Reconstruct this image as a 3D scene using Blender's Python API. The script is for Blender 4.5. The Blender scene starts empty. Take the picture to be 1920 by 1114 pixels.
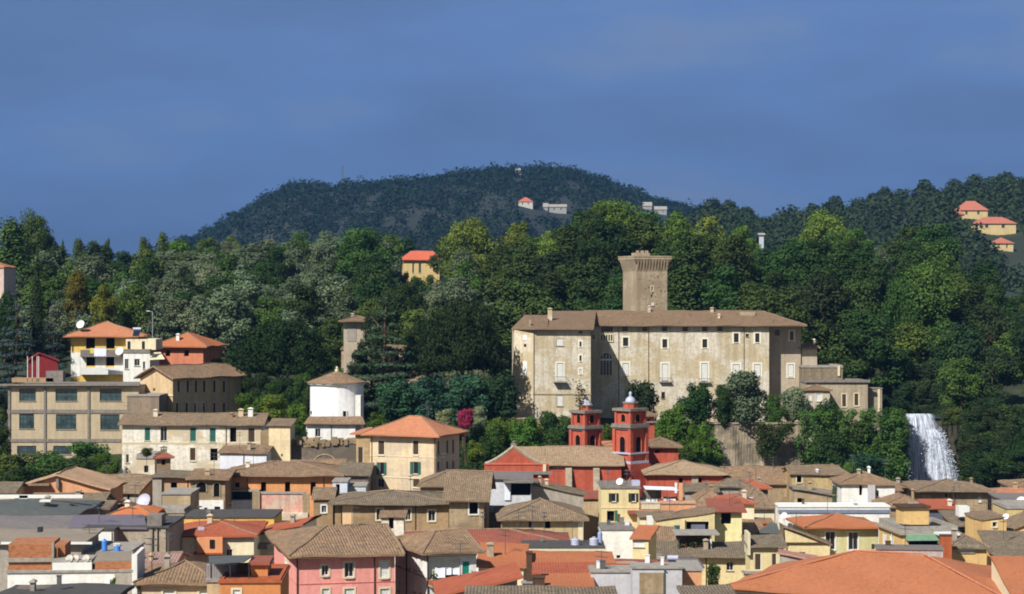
import bpy, math, random
import numpy as np
from mathutils import Vector, Matrix
R = math.radians
rng = random.Random(7)
# ------------------------------------------------------------------ camera, sky, sun
sc = bpy.context.scene
F = 4000.0; CX = 960.0; CY = 557.0; EYE = 40.0       # focal length and centre in photograph pixels, eye height in metres
cam = bpy.data.cameras.new('camera'); camo = bpy.data.objects.new('camera', cam)
sc.collection.objects.link(camo); sc.camera = camo
cam.sensor_width = 36.0; cam.lens = 36.0 * F / 1920.0; cam.clip_start = 1; cam.clip_end = 20000
camo.location = (0, 0, EYE); camo.rotation_euler = (R(90), 0, 0)
SUN_EL, SUN_AZ = 43.0, 37.0       # sun up to the left and behind the camera
w = bpy.data.worlds.new('World'); sc.world = w; w.use_nodes = True
nt = w.node_tree; nt.nodes.clear()
N = nt.nodes.new; L = nt.links.new
sky = N('ShaderNodeTexSky'); sky.sky_type = 'NISHITA'; sky.sun_disc = False
sky.sun_elevation = R(SUN_EL); sky.sun_rotation = R(180 + SUN_AZ); sky.altitude = 200
bg = N('ShaderNodeBackground'); bg.inputs[1].default_value = 0.050; L(sky.outputs[0], bg.inputs[0])
# a bank of slate-blue storm cloud fills the northern sky
tc = N('ShaderNodeTexCoord'); sep = N('ShaderNodeSeparateXYZ'); L(tc.outputs['Generated'], sep.inputs[0])
mp = N('ShaderNodeMapping'); mp.inputs['Scale'].default_value = (3, 3, 11); L(tc.outputs['Generated'], mp.inputs[0])
ns = N('ShaderNodeTexNoise'); ns.inputs['Scale'].default_value = 1.6; ns.inputs['Detail'].default_value = 7; ns.inputs['Roughness'].default_value = .5
L(mp.outputs[0], ns.inputs['Vector'])
cr = N('ShaderNodeValToRGB'); L(ns.outputs[0], cr.inputs[0])
cr.color_ramp.elements[0].position = .38; cr.color_ramp.elements[0].color = (.074, .128, .262, 1)
cr.color_ramp.elements[1].position = .70; cr.color_ramp.elements[1].color = (.118, .172, .290, 1)
e_ = cr.color_ramp.elements.new(.56); e_.color = (.084, .152, .318, 1)
el = N('ShaderNodeMapRange'); L(sep.outputs[2], el.inputs[0]); el.inputs[1].default_value = 0.0; el.inputs[2].default_value = .14
el.inputs[3].default_value = .86; el.inputs[4].default_value = 1.14
hs = N('ShaderNodeVectorMath'); hs.operation = 'SCALE'; L(cr.outputs[0], hs.inputs[0]); L(el.outputs[0], hs.inputs['Scale'])
bg2 = N('ShaderNodeBackground'); L(hs.outputs[0], bg2.inputs[0]); bg2.inputs[1].default_value = 1.0
m1 = N('ShaderNodeMapRange'); m1.interpolation_type = 'SMOOTHSTEP'; L(sep.outputs[1], m1.inputs[0]); m1.inputs[1].default_value = .1; m1.inputs[2].default_value = .7
m2 = N('ShaderNodeMapRange'); m2.interpolation_type = 'SMOOTHSTEP'; L(sep.outputs[2], m2.inputs[0]); m2.inputs[1].default_value = .75; m2.inputs[2].default_value = .35
mm = N('ShaderNodeMath'); mm.operation = 'MULTIPLY'; L(m1.outputs[0], mm.inputs[0]); L(m2.outputs[0], mm.inputs[1])
mx = N('ShaderNodeMixShader'); L(mm.outputs[0], mx.inputs[0]); L(bg.outputs[0], mx.inputs[1]); L(bg2.outputs[0], mx.inputs[2])
wo = N('ShaderNodeOutputWorld'); L(mx.outputs[0], wo.inputs[0])
sl = bpy.data.lights.new('sun', 'SUN'); sl.energy = 5.0; sl.angle = R(.5); sl.color = (1.0, .96, .90)
so = bpy.data.objects.new('sun', sl); sc.collection.objects.link(so)
sd = Vector((-math.sin(R(SUN_AZ)) * math.cos(R(SUN_EL)), -math.cos(R(SUN_AZ)) * math.cos(R(SUN_EL)), math.sin(R(SUN_EL))))
so.rotation_euler = sd.to_track_quat('Z', 'Y').to_euler()
sc.view_settings.view_transform = 'Standard'; sc.view_settings.look = 'None'
sc.view_settings.exposure = 0.42; sc.view_settings.gamma = 1; sc.view_settings.use_curve_mapping = False
sc.render.engine = 'CYCLES'; sc.cycles.use_denoising = True; sc.cycles.max_bounces = 6; sc.cycles.diffuse_bounces = 3
sc.cycles.transparent_max_bounces = 12; sc.cycles.volume_bounces = 0; sc.cycles.volume_step_rate = 10; sc.cycles.sample_clamp_indirect = 4
sc.cycles.filter_width = 1.9

# ------------------------------------------------------------------ small helpers
def lin(c):
    return tuple(((v / 255 + .055) / 1.055) ** 2.4 if v > 10 else v / 255 / 12.92 for v in c)
COL = sc.collection
def tag(o, label=None, cat=None, group=None, kind=None):
    if label: o['label'] = label
    if cat: o['category'] = cat
    if group: o['group'] = group
    if kind: o['kind'] = kind
    return o
def empty(name, loc, rz=0.0):
    o = bpy.data.objects.new(name, None); COL.objects.link(o); o.location = loc; o.rotation_euler = (0, 0, rz)
    o.empty_display_size = .5
    return o
def P(px, py, D):
    return Vector(((px - CX) / F * D, D, EYE - (py - CY) / F * D))
def hsh(*a):
    s = math.sin(sum(v * k for v, k in zip(a, (12.9898, 78.233, 37.719)))) * 43758.5453
    return s - math.floor(s)
class MB:
    def __init__(s): s.v = []; s.f = []; s.uv = []; s.hasuv = False
    def face(s, pts, uv=None):
        i = len(s.v); s.v += [tuple(p) for p in pts]; s.f.append(tuple(range(i, i + len(pts))))
        s.uv.append(uv or [(0, 0)] * len(pts))
        if uv: s.hasuv = True
    def box(s, x0, x1, y0, y1, z0, z1):
        if x1 < x0: x0, x1 = x1, x0
        if y1 < y0: y0, y1 = y1, y0
        if z1 < z0: z0, z1 = z1, z0
        a = [(x, y, z) for z in (z0, z1) for y in (y0, y1) for x in (x0, x1)]
        for q in ((0, 2, 3, 1), (4, 5, 7, 6), (0, 1, 5, 4), (2, 6, 7, 3), (0, 4, 6, 2), (1, 3, 7, 5)):
            s.face([a[k] for k in q])
    def hexa(s, b, t):            # b, t: four points each
        s.face(b[::-1]); s.face(t)
        for i in range(len(b)):
            j = (i + 1) % len(b); s.face([b[i], b[j], t[j], t[i]])
    def tube(s, p, q, r0, r1=None, n=6):
        p = Vector(p); q = Vector(q); r1 = r0 if r1 is None else r1
        d = (q - p)
        if d.length < 1e-6: return
        d.normalize(); a = d.orthogonal().normalized(); b = d.cross(a)
        A = [p + (a * math.cos(k * 2 * math.pi / n) + b * math.sin(k * 2 * math.pi / n)) * r0 for k in range(n)]
        B = [q + (a * math.cos(k * 2 * math.pi / n) + b * math.sin(k * 2 * math.pi / n)) * r1 for k in range(n)]
        s.hexa(A, B)
    def lathe(s, prof, c=(0, 0), n=24, cap=True):
        rings = [[(c[0] + r * math.cos(2 * math.pi * k / n), c[1] + r * math.sin(2 * math.pi * k / n), z) for k in range(n)] for r, z in prof]
        for i in range(len(rings) - 1):
            for k in range(n):
                j = (k + 1) % n; s.face([rings[i][k], rings[i][j], rings[i + 1][j], rings[i + 1][k]])
        if cap: s.face(rings[-1]); s.face(rings[0][::-1])
    def build(s, name, mat, parent=None, label=None, smooth=False, M=None):
        me = bpy.data.meshes.new(name)
        vs = s.v if M is None else [tuple(M @ Vector(p)) for p in s.v]
        me.from_pydata(vs, [], s.f)
        if s.hasuv:
            u = me.uv_layers.new(name='UVMap'); u.data.foreach_set('uv', [c for f in s.uv for t in f for c in t])
        me.materials.append(mat)
        if smooth: me.polygons.foreach_set('use_smooth', [True] * len(me.polygons))
        o = bpy.data.objects.new(name, me); COL.objects.link(o)
        if parent: o.parent = parent
        if label: o['label'] = label
        return o

# ------------------------------------------------------------------ materials
MATS = {}
def newmat(name):
    m = bpy.data.materials.new(name); m.use_nodes = True; t = m.node_tree
    return m, t, t.nodes['Principled BSDF'], t.nodes.new, t.links.new
def noise(n, l, vec, scale, detail=4, rough=.55):
    t = n('ShaderNodeTexNoise'); t.inputs['Scale'].default_value = scale; t.inputs['Detail'].default_value = detail; t.inputs['Roughness'].default_value = rough
    if vec: l(vec, t.inputs['Vector'])
    return t.outputs[0]
def ramp(n, l, src, stops):
    r = n('ShaderNodeValToRGB'); l(src, r.inputs[0]); e = r.color_ramp.elements
    while len(e) < len(stops): e.new(.5)
    for k, (p, c) in enumerate(stops):
        e[k].position = p; e[k].color = (*(c if isinstance(c, tuple) else (c, c, c)), 1)
    return r.outputs[0]
def mixc(n, l, fac, a, b, mode='MIX'):
    m = n('ShaderNodeMix'); m.data_type = 'RGBA'; m.blend_type = mode
    for s, v in ((m.inputs[0], fac), (m.inputs[6], a), (m.inputs[7], b)):
        if hasattr(v, 'is_output'): l(v, s)
        elif isinstance(v, (int, float)): s.default_value = v
        else: s.default_value = (*v, 1)
    return m.outputs[2]
def pos_scaled(n, l, sc_):
    g = n('ShaderNodeNewGeometry'); m = n('ShaderNodeMapping'); m.inputs['Scale'].default_value = sc_; l(g.outputs['Position'], m.inputs[0])
    return m.outputs[0]
def plaster(rgb, dirt=.35, patch=None, name='plaster', gain=.84):
    dirt = max(dirt, .27)
    k = ('pl', rgb, dirt, patch)
    if k in MATS: return MATS[k]
    m, t, b, n, l = newmat(name)
    c = tuple(min(.8, v * gain) for v in lin(rgb))
    d = tuple(v * q for v, q in zip(c, (.66, .63, .58)))
    g = tuple(min(.8, v * 1.12) for v in c)
    g1 = noise(n, l, pos_scaled(n, l, (.35, .35, .35)), 1.0, 6, .6)
    col = mixc(n, l, ramp(n, l, g1, [(.36, 0.), (.66, 1.)]), c, g)
    if patch:
        pc = tuple(v * gain for v in lin(patch))
        g2 = noise(n, l, pos_scaled(n, l, (.16, .16, .3)), 1.0, 5, .65)
        col = mixc(n, l, ramp(n, l, g2, [(.46, 0.), (.56, 1.)]), col, pc)
    st = noise(n, l, pos_scaled(n, l, (1.6, 1.6, .13)), 1.0, 5, .6)
    col = mixc(n, l, ramp(n, l, st, [(.44, 0.), (.68, min(1, dirt * 1.5))]), col, d)
    fn = noise(n, l, pos_scaled(n, l, (1.1, 1.1, 1.1)), 2.2, 5, .7)
    col = mixc(n, l, ramp(n, l, fn, [(.47, 0.), (.66, min(1, dirt * 1.5))]), col, d)
    l(col, b.inputs['Base Color']); b.inputs['Roughness'].default_value = .92; b.inputs['Specular IOR Level'].default_value = .15
    bp = n('ShaderNodeBump'); bp.inputs['Strength'].default_value = .5; bp.inputs['Distance'].default_value = .05; l(fn, bp.inputs['Height']); l(bp.outputs[0], b.inputs['Normal'])
    MATS[k] = m; return m
def tile(c1, c2, c3=None, lich=.4, name='roof_tiles', gain=.8, bump=.06):
    c3 = c3 or tuple(int(v * .75) for v in c1)
    k = ('ti', c1, c2, c3, lich, bump)
    if k in MATS: return MATS[k]
    m, t, b, n, l = newmat(name)
    A, B, C = [tuple(v * gain for v in lin(c)) for c in (c1, c2, c3)]
    uv = n('ShaderNodeUVMap'); uv.uv_map = 'UVMap'
    sn = n('ShaderNodeVectorMath'); sn.operation = 'SNAP'; sn.inputs[1].default_value = (.26, .38, 1); l(uv.outputs[0], sn.inputs[0])
    wn = n('ShaderNodeTexWhiteNoise'); wn.noise_dimensions = '2D'; l(sn.outputs[0], wn.inputs['Vector'])
    col = ramp(n, l, wn.outputs[0], [(.0, C), (.3, A), (.72, A), (1., B)])
    big = noise(n, l, pos_scaled(n, l, (.5, .5, .5)), 1.0, 6, .65)
    col = mixc(n, l, ramp(n, l, big, [(.36, 0.), (.6, .85)]), col, mixc(n, l, .35, B, C))
    md = noise(n, l, pos_scaled(n, l, (1.3, 1.3, 1.3)), 1.0, 6, .75)
    col = mixc(n, l, ramp(n, l, md, [(.5, 0.), (.68, min(.8, lich * 1.6))]), col, tuple(min(1, v * 1.35) for v in B))
    sm = noise(n, l, pos_scaled(n, l, (2.2, 2.2, 2.2)), 1.0, 5, .7)
    lc = tuple(v * .8 for v in lin((118, 110, 92)))
    col = mixc(n, l, ramp(n, l, sm, [(.52, 0.), (.66, lich)]), col, lc)
    dk = tuple(v * .35 for v in C)
    sp = noise(n, l, pos_scaled(n, l, (3.3, 3.3, 3.3)), 1.3, 3, .8)
    col = mixc(n, l, ramp(n, l, sp, [(.54, 0.), (.66, min(1, lich * 1.3))]), col, dk)
    l(col, b.inputs['Base Color']); b.inputs['Roughness'].default_value = .85; b.inputs['Specular IOR Level'].default_value = .2
    wv = n('ShaderNodeTexWave'); wv.wave_type = 'BANDS'; wv.bands_direction = 'X'; wv.inputs['Scale'].default_value = 1 / .26 * .314; wv.inputs['Distortion'].default_value = 2.2
    l(uv.outputs[0], wv.inputs['Vector'])
    ad = n('ShaderNodeMath'); ad.operation = 'MULTIPLY_ADD'; ad.inputs[1].default_value = .6; l(wn.outputs[0], ad.inputs[0]); l(wv.outputs[1], ad.inputs[2])
    bp = n('ShaderNodeBump'); bp.inputs['Strength'].default_value = .8; bp.inputs['Distance'].default_value = bump; l(ad.outputs[0], bp.inputs['Height']); l(bp.outputs[0], b.inputs['Normal'])
    MATS[k] = m; return m
def plain(rgb, rough=.7, metal=0., name='paint', spec=.3, var=.12, gain=.85, sc_=1.2):
    k = ('p', rgb, rough, metal, var)
    if k in MATS: return MATS[k]
    m, t, b, n, l = newmat(name); c = tuple(v * gain for v in lin(rgb))
    nz = noise(n, l, pos_scaled(n, l, (sc_,) * 3), 1.5, 5, .65)
    l(mixc(n, l, ramp(n, l, nz, [(.35, 0.), (.7, 1.)]), c, tuple(v * (1 - var * 2.2) for v in c)), b.inputs['Base Color'])
    b.inputs['Roughness'].default_value = rough; b.inputs['Metallic'].default_value = metal; b.inputs['Specular IOR Level'].default_value = spec
    MATS[k] = m; return m
def brick(rgb=(178, 118, 78), rgb2=(146, 88, 58), name='brick'):
    k = ('b', rgb)
    if k in MATS: return MATS[k]
    m, t, b, n, l = newmat(name); A = tuple(v * .8 for v in lin(rgb)); B = tuple(v * .8 for v in lin(rgb2))
    nz = noise(n, l, pos_scaled(n, l, (1.2, 1.2, 4)), 1.6, 5, .7)
    l(ramp(n, l, nz, [(.35, B), (.55, A), (.8, tuple(v * 1.2 for v in A))]), b.inputs['Base Color']); b.inputs['Roughness'].default_value = .95
    MATS[k] = m; return m
def rock(c1, c2, name='rock', s=.5):
    m, t, b, n, l = newmat(name)
    a = noise(n, l, pos_scaled(n, l, (s, s, s * .7)), 1.0, 8, .7)
    l(ramp(n, l, a, [(.33, lin(c1)), (.66, lin(c2))]), b.inputs['Base Color']); b.inputs['Roughness'].default_value = .95
    bp = n('ShaderNodeBump'); bp.inputs['Distance'].default_value = .6; bp.inputs['Strength'].default_value = .9; l(a, bp.inputs['Height']); l(bp.outputs[0], b.inputs['Normal'])
    return m
def leafmat(c1, c2, name='leaves', var=.35):
    m, t, b, n, l = newmat(name)
    at = n('ShaderNodeAttribute'); at.attribute_name = 'tone'
    oi = n('ShaderNodeObjectInfo')
    col = mixc(n, l, at.outputs['Fac'], lin(c1), lin(c2))
    hv = n('ShaderNodeHueSaturation'); l(col, hv.inputs['Color'])
    r1 = n('ShaderNodeMapRange'); l(oi.outputs['Random'], r1.inputs[0]); r1.inputs[3].default_value = 1 - var; r1.inputs[4].default_value = 1 + var
    l(r1.outputs[0], hv.inputs['Value'])
    r2 = n('ShaderNodeMath'); r2.operation = 'MULTIPLY'; r2.inputs[1].default_value = 7.31; l(oi.outputs['Random'], r2.inputs[0])
    r3 = n('ShaderNodeMath'); r3.operation = 'FRACT'; l(r2.outputs[0], r3.inputs[0])
    r4 = n('ShaderNodeMapRange'); l(r3.outputs[0], r4.inputs[0]); r4.inputs[3].default_value = .47; r4.inputs[4].default_value = .53
    l(r4.outputs[0], hv.inputs['Hue'])
    l(hv.outputs[0], b.inputs['Base Color']); b.inputs['Roughness'].default_value = .75; b.inputs['Specular IOR Level'].default_value = .12
    return m
# glass, shutters, metals
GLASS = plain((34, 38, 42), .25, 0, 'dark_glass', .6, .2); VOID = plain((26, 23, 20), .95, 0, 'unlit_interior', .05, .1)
M_WHITE = plain((232, 232, 226), .7, 0, 'white_paint', .25, .05); M_CREAM = plain((226, 214, 180), .8, 0, 'cream_stone', .2, .08)
M_BROWN = plain((92, 70, 52), .7, 0, 'brown_wood', .2, .15); M_DKG = plain((52, 62, 52), .6, 0, 'dark_shutter', .2, .1)
M_GREEN = plain((52, 112, 96), .6, 0, 'green_shutter', .25, .12); M_TEAL = plain((40, 160, 140), .6, 0, 'teal_paint', .25, .06)
M_METAL = plain((120, 122, 124), .45, .6, 'grey_metal', .5, .12); M_DARK = plain((52, 52, 54), .6, .2, 'dark_metal', .4, .1)
M_STONE = plain((178, 164, 140), .9, 0, 'cornice_stone', .2, .18); M_GREYST = plain((142, 134, 126), .9, 0, 'grey_cornice', .2, .18)
M_LILAC = plain((190, 192, 214), .5, .1, 'pale_plastic', .4, .06); M_BLUE = plain((76, 140, 220), .45, 0, 'blue_plastic', .4, .05)
M_TERRA = plain((178, 98, 62), .8, 0, 'terracotta', .2, .15); M_CLOTH = plain((236, 240, 248), .9, 0, 'white_cloth', .1, .04)
M_EAVE = plain((104, 84, 66), .85, 0, 'eave_wood', .1, .12); M_RIDGE = plain((158, 136, 114), .9, 0, 'ridge_mortar', .1, .25, sc_=3)
T_OLD = tile((134, 116, 94), (158, 134, 108), (98, 84, 68), .5)
T_OLD2 = tile((140, 118, 94), (170, 138, 108), (102, 82, 64), .42)
T_GREY = tile((124, 112, 94), (146, 130, 108), (92, 82, 70), .55)
T_CAST = tile((128, 106, 84), (150, 124, 98), (100, 82, 66), .3)
T_SALM = tile((192, 126, 92), (202, 138, 102), (176, 112, 80), .14, bump=.03)
T_ORNG = tile((180, 110, 72), (190, 120, 82), (168, 100, 66), .08, bump=.015)
T_BIG = tile((178, 112, 76), (188, 120, 84), (166, 102, 68), .12, bump=.012)
T_RED = tile((172, 92, 64), (184, 104, 76), (154, 80, 56), .14, bump=.03)
T_DKRED = tile((150, 86, 68), (164, 98, 80), (128, 72, 60), .2, bump=.03)
T_FIRE = tile((208, 122, 70), (218, 134, 84), (190, 106, 58), .1, bump=.02)
SLATE = plain((98, 102, 98), .7, .1, 'dark_sheet_roof', .3, .14); SHEET = plain((132, 124, 120), .75, .1, 'grey_sheet_roof', .3, .12); LILSH = plain((120, 112, 122), .7, .1, 'mauve_sheet_roof', .3, .08)
BEISH = plain((150, 138, 122), .8, 0, 'beige_sheet_roof', .2, .1); CONC = plain((168, 162, 152), .95, 0, 'concrete', .2, .18); BITUM = plain((86, 84, 82), .9, 0, 'bitumen', .2, .12)
MAROON = plain((142, 46, 48), .6, .1, 'maroon_sheet', .3, .08)
# ------------------------------------------------------------------ the lie of the land
TC = [-400, 0, 110, 220, 450, 640, 760, 900, 1000, 1100, 1300, 1420, 1500, 1640, 1700, 1800, 1920, 2400]
TR = {280: [0] * 18,
 310: [3, 3, 4, 5, 5, 4, 3, 3, 1, 0, 0, 0, 0, 0, 0, 0, 0, 0],
 345: [12, 12, 13, 14, 14, 14, 12, 9, 5, 2, 0, 0, 0, 0, 0, 0, 0, 0],
 375: [18, 19, 19, 20, 20, 18, 16, 14, 12, 8, 6, 4, 4, 2, 0, 0, 0, 0],
 400: [24, 25, 25, 26, 25, 22, 20, 18, 17, 17, 16, 16, 15, 14, 1, 0, 0, 0],
 411: [26, 26.5, 27, 27, 26.5, 24, 22, 19, 18, 18, 17, 17, 16, 15, 0, 0, 0, 0],
 415: [26, 27, 27.5, 27.5, 27, 24.5, 22.5, 19.5, 18.5, 18.5, 17.5, 17.5, 16.5, 15.5, 14, 14, 15, 16],
 420: [27, 27, 28, 28, 28, 25, 23, 20, 19, 19, 18, 18, 17, 16, 15.8, 15.8, 18, 20],
 470: [31, 31, 32, 32, 33, 31, 31, 30, 29, 30, 30, 30, 30, 28, 26, 26, 26, 26],
 520: [36, 36, 37, 37, 37, 36, 37, 38, 38, 41, 41, 38, 38, 38, 38, 34, 29, 29],
 560: [41, 41, 40, 40, 40, 39, 40, 42, 43, 50, 47, 40, 44, 46, 45, 37, 28, 28],
 640: [45, 45, 44, 44, 45, 46, 43, 44, 46, 50, 44, 36, 40, 44, 43, 33, 26, 26],
 700: [46, 46, 45, 45, 47, 48, 44, 46, 47, 48, 40, 32, 36, 40, 38, 28, 24, 24],
 800: [30] * 18, 1000: [22] * 18, 1600: [16] * 18, 4000: [10] * 18}
TD = sorted(TR)
TRA = np.array([TR[d] for d in TD], float)
def ground(X, Y):
    D = max(Y, 60.); px = CX + F * X / D
    col = [np.interp(px, TC, TRA[i]) for i in range(len(TD))]
    return float(np.interp(D, TD, col))
# ------------------------------------------------------------------ houses
def jit(x, y, a=.05):
    return a * (math.sin(x * .55 + y * .8 + 1) * .6 + math.sin(x * 1.0 - y * .6) * .4)
def patch(mb, p00, p10, p11, p01, t, ja=.05, step=1.1, under=True):
    """one roof slope: the eave runs p00 to p10, the ridge p01 to p11; real thickness t"""
    p00, p10, p11, p01 = map(Vector, (p00, p10, p11, p01))
    n = max(1, int((p10 - p00).length / step)); m = max(1, int(max((p01 - p00).length, (p11 - p10).length) / step))
    e = (p10 - p00); e.z = 0; e.normalize() if e.length > 1e-6 else None
    def q(i, j):
        a = p00.lerp(p10, i / n); b = p01.lerp(p11, i / n); p = a.lerp(b, j / m)
        if ja: p = p + Vector((0, 0, jit(p.x, p.y, ja)))
        return p
    g = [[q(i, j) for j in range(m + 1)] for i in range(n + 1)]
    def uvof(p):
        r = p - p00; u = r.dot(e); return (u, math.sqrt(max(0, r.length_squared - u * u)))
    dz = Vector((0, 0, -t))
    for i in range(n):
        for j in range(m):
            f = [g[i][j], g[i + 1][j], g[i + 1][j + 1], g[i][j + 1]]
            mb.face(f, [uvof(p) for p in f])
        a, b = g[i][0], g[i + 1][0]
        mb.face([a + dz, b + dz, b, a], [(0, 0)] * 4)
    for j in range(m):
        for i, s in ((0, 1), (n, -1)):
            a, b = g[i][j], g[i][j + 1]
            if (a - b).length > 1e-4: mb.face([a + dz, a, b, b + dz], [(0, 0)] * 4)
    if under: mb.face([g[0][0] + dz, g[0][m] + dz, g[n][m] + dz, g[n][0] + dz], [(0, 0)] * 4)
W_IN = plaster((232, 226, 206), .15, name='inner_wall')
G_TEAL = plain((66, 92, 96), .15, 0, 'factory_glass', .8, .35, sc_=.5)
class House: pass
HOUSES = []
def house(name, label, cat, xa, xb, D, ye, yr=None, dep=10, yaw=0, roof='gx', wall=None, rmat=None, ov=.45, inset=None,
          wins=(), zb=None, apex=None, group=None, zeR=None, cpx=None, t=.2, ridge=True, ja=.10, par=.45, rlabel=None, surround=None, fmt=None, insetL=None, insetR=None, rx=False, ext=0, se=.16):
    h = House(); c, s = math.cos(R(yaw)), math.sin(R(yaw)); h.c, h.s = c, s
    A = Vector(((xa - CX) / F * D, D)); h.A = A
    a = (xb - CX) / F; W = (a * A.y - A.x) / (c - a * s); h.w = W
    B = Vector((A.x + W * c, A.y + W * s)); h.B = B
    if cpx is not None:
        a = (cpx - CX) / F; O = B if cpx > xb else A
        dep = (a * O.y - O.x) / (-s - a * c)
    h.d = dep
    zg = min(ground(A.x, A.y), ground(B.x, B.y)) - 2 if zb is None else zb
    h.zb = zg
    root = empty(name, (A.x, A.y, zg), R(yaw)); h.root = root; tag(root, label, cat, group)
    def zat(py, Y): return EYE - (py - CY) / F * Y - zg
    h.zat = zat
    ze = zat(ye, A.y); h.ze = ze
    zr = ze
    def wy(u, v): return A.y + u * s + v * c
    if yr is not None:
        v = dep / 2 if roof in ('gx', 'hip') else (dep if roof == 'sh' else 0)
        u = W / 2
        if roof == 'hip' and dep > W and not rx: v = (inset if inset is not None else W / 2)
        if roof == 'shx': v = 0; u = W
        if roof == 'shl': v = 0; u = 0
        zr = zat(yr, wy(u, v))
    h.zr = zr
    zR = zat(zeR, B.y) if zeR is not None else ze
    X0, X1, Y0, Y1 = -ov, W + ov + ext, -ov, dep + ov
    rb = MB(); rl = []
    if roof == 'hip':
        if W >= dep or rx:
            i = (dep / 2 + ov) if inset is None else inset; m = dep / 2; l_, r_ = X0 + (i if insetL is None else insetL), X1 - (i if insetR is None else insetR)
            if l_ > r_: l_ = r_ = W / 2
            patch(rb, (X0, Y0, ze), (X1, Y0, ze), (r_, m, zr), (l_, m, zr), t, ja)
            patch(rb, (X1, Y1, ze), (X0, Y1, ze), (l_, m, zr), (r_, m, zr), t, ja)
            patch(rb, (X0, Y1, ze), (X0, Y0, ze), (l_, m, zr), (l_, m, zr), t, ja)
            patch(rb, (X1, Y0, ze), (X1, Y1, ze), (r_, m, zr), (r_, m, zr), t, ja)
            rl = [((l_, m, zr), (r_, m, zr)), ((X0, Y0, ze), (l_, m, zr)), ((X1, Y0, ze), (r_, m, zr)), ((X0, Y1, ze), (l_, m, zr)), ((X1, Y1, ze), (r_, m, zr))]
        else:
            i = (W / 2 + ov) if inset is None else inset; m = W / 2; f_, k_ = Y0 + i, Y1 - i
            if f_ > k_: f_ = k_ = dep / 2
            patch(rb, (X0, Y0, ze), (X1, Y0, ze), (m, f_, zr), (m, f_, zr), t, ja)
            patch(rb, (X1, Y1, ze), (X0, Y1, ze), (m, k_, zr), (m, k_, zr), t, ja)
            patch(rb, (X0, Y1, ze), (X0, Y0, ze), (m, f_, zr), (m, k_, zr), t, ja)
            patch(rb, (X1, Y0, ze), (X1, Y1, ze), (m, k_, zr), (m, f_, zr), t, ja)
            rl = [((m, f_, zr), (m, k_, zr)), ((X0, Y0, ze), (m, f_, zr)), ((X1, Y0, ze), (m, f_, zr))]
    elif roof == 'gx':
        m = dep / 2
        patch(rb, (X0, Y0, ze), (X1, Y0, ze), (X1, m, zr), (X0, m, zr), t, ja)
        patch(rb, (X1, Y1, ze), (X0, Y1, ze), (X0, m, zr), (X1, m, zr), t, ja)
        rl = [((X0, m, zr), (X1, m, zr))]
    elif roof == 'gy':
        m = W / 2 if apex is None else ((apex - CX) / F * A.y - A.x) / (c - (apex - CX) / F * s)
        patch(rb, (X0, Y1, ze), (X0, Y0, ze), (m, Y0, zr), (m, Y1, zr), t, ja)
        patch(rb, (X1, Y0, zR), (X1, Y1, zR), (m, Y1, zr), (m, Y0, zr), t, ja)
        rl = [((m, Y0, zr), (m, Y1, zr))]
    elif roof == 'sh':
        patch(rb, (X0, Y0, ze), (X1, Y0, ze), (X1, Y1, zr), (X0, Y1, zr), t, ja)
    elif roof == 'shx':      # falls to the left
        patch(rb, (X0, Y1, ze), (X0, Y0, ze), (X1, Y0, zr), (X1, Y1, zr), t, ja)
    elif roof == 'shl':      # falls to the right, ze is the right eave
        patch(rb, (X1, Y0, ze), (X1, Y1, ze), (X0, Y1, zr), (X0, Y0, zr), t, ja)
    elif roof == 'flat':
        rb.box(-.12, W + .12, -.12, dep + .12, ze - .02, ze + .16)
        if par:
            for b in ((0, W, 0, .25), (0, W, dep - .25, dep), (0, .25, .253, dep - .253), (W - .25, W, .253, dep - .253)):
                rb.box(*b, ze + .16, ze + .16 + par)
    if rmat is None: rmat = T_OLD
    h.roof = rb.build('roof', rmat, root, rlabel)
    if ridge and rl and roof != 'flat':
        cb = MB()
        for p, q in rl:
            p, q = Vector(p), Vector(q); p.z += .03; q.z += .03
            k = max(1, int((q - p).length / .9)); pr = None
            for i in range(k + 1):
                r = p.lerp(q, i / k); r.z += jit(r.x, r.y, ja) + (hsh(r.x, r.y) - .5) * .05
                if pr is not None: cb.tube(pr, r, .09, .09, 5)
                pr = r
        cb.build('ridge_tiles', M_RIDGE, h.roof)
    # ---- walls: each face is pierced by its windows
    top = ze - (.02 if roof == 'flat' or ja < .06 else .13)
    h.rects = {'F': [], 'L': [], 'R': []}
    def loc(face, px):
        a = (px - CX) / F
        if face == 'F': u = (a * A.y - A.x) / (c - a * s); return u, A.y + u * s
        O = A if face == 'L' else B
        v = (a * O.y - O.x) / (-s - a * c); return v, O.y + v * c
    h.loc = loc
    def T(face, u, off, z):
        return (u, -off, z) if face == 'F' else ((-off, u, z) if face == 'L' else (W + off, u, z))
    h.T = T
    Ls = {'F': W, 'L': dep, 'R': dep}
    wl = []
    for wn in wins:
        face, x0, y0, x1, y1, st = wn
        u0, Ya = loc(face, x0); u1, Yb = loc(face, x1)
        if u1 < u0: u0, u1 = u1, u0
        Ym = (Ya + Yb) / 2; z1, z0 = zat(y0, Ym), zat(y1, Ym)
        lim = top - .03
        u0 = max(.06, u0); u1 = min(Ls[face] - .06, u1); z0 = max(.1, z0); z1 = min(lim, z1)
        if u1 - u0 < .1 or z1 - z0 < .1: print('WIN?', name, wn, u0, u1, Ls[face]); continue
        wl.append((face, u0, u1, z0, z1, st)); h.rects[face].append((u0, u1, z0, z1, st))
    wb = MB()
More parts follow.
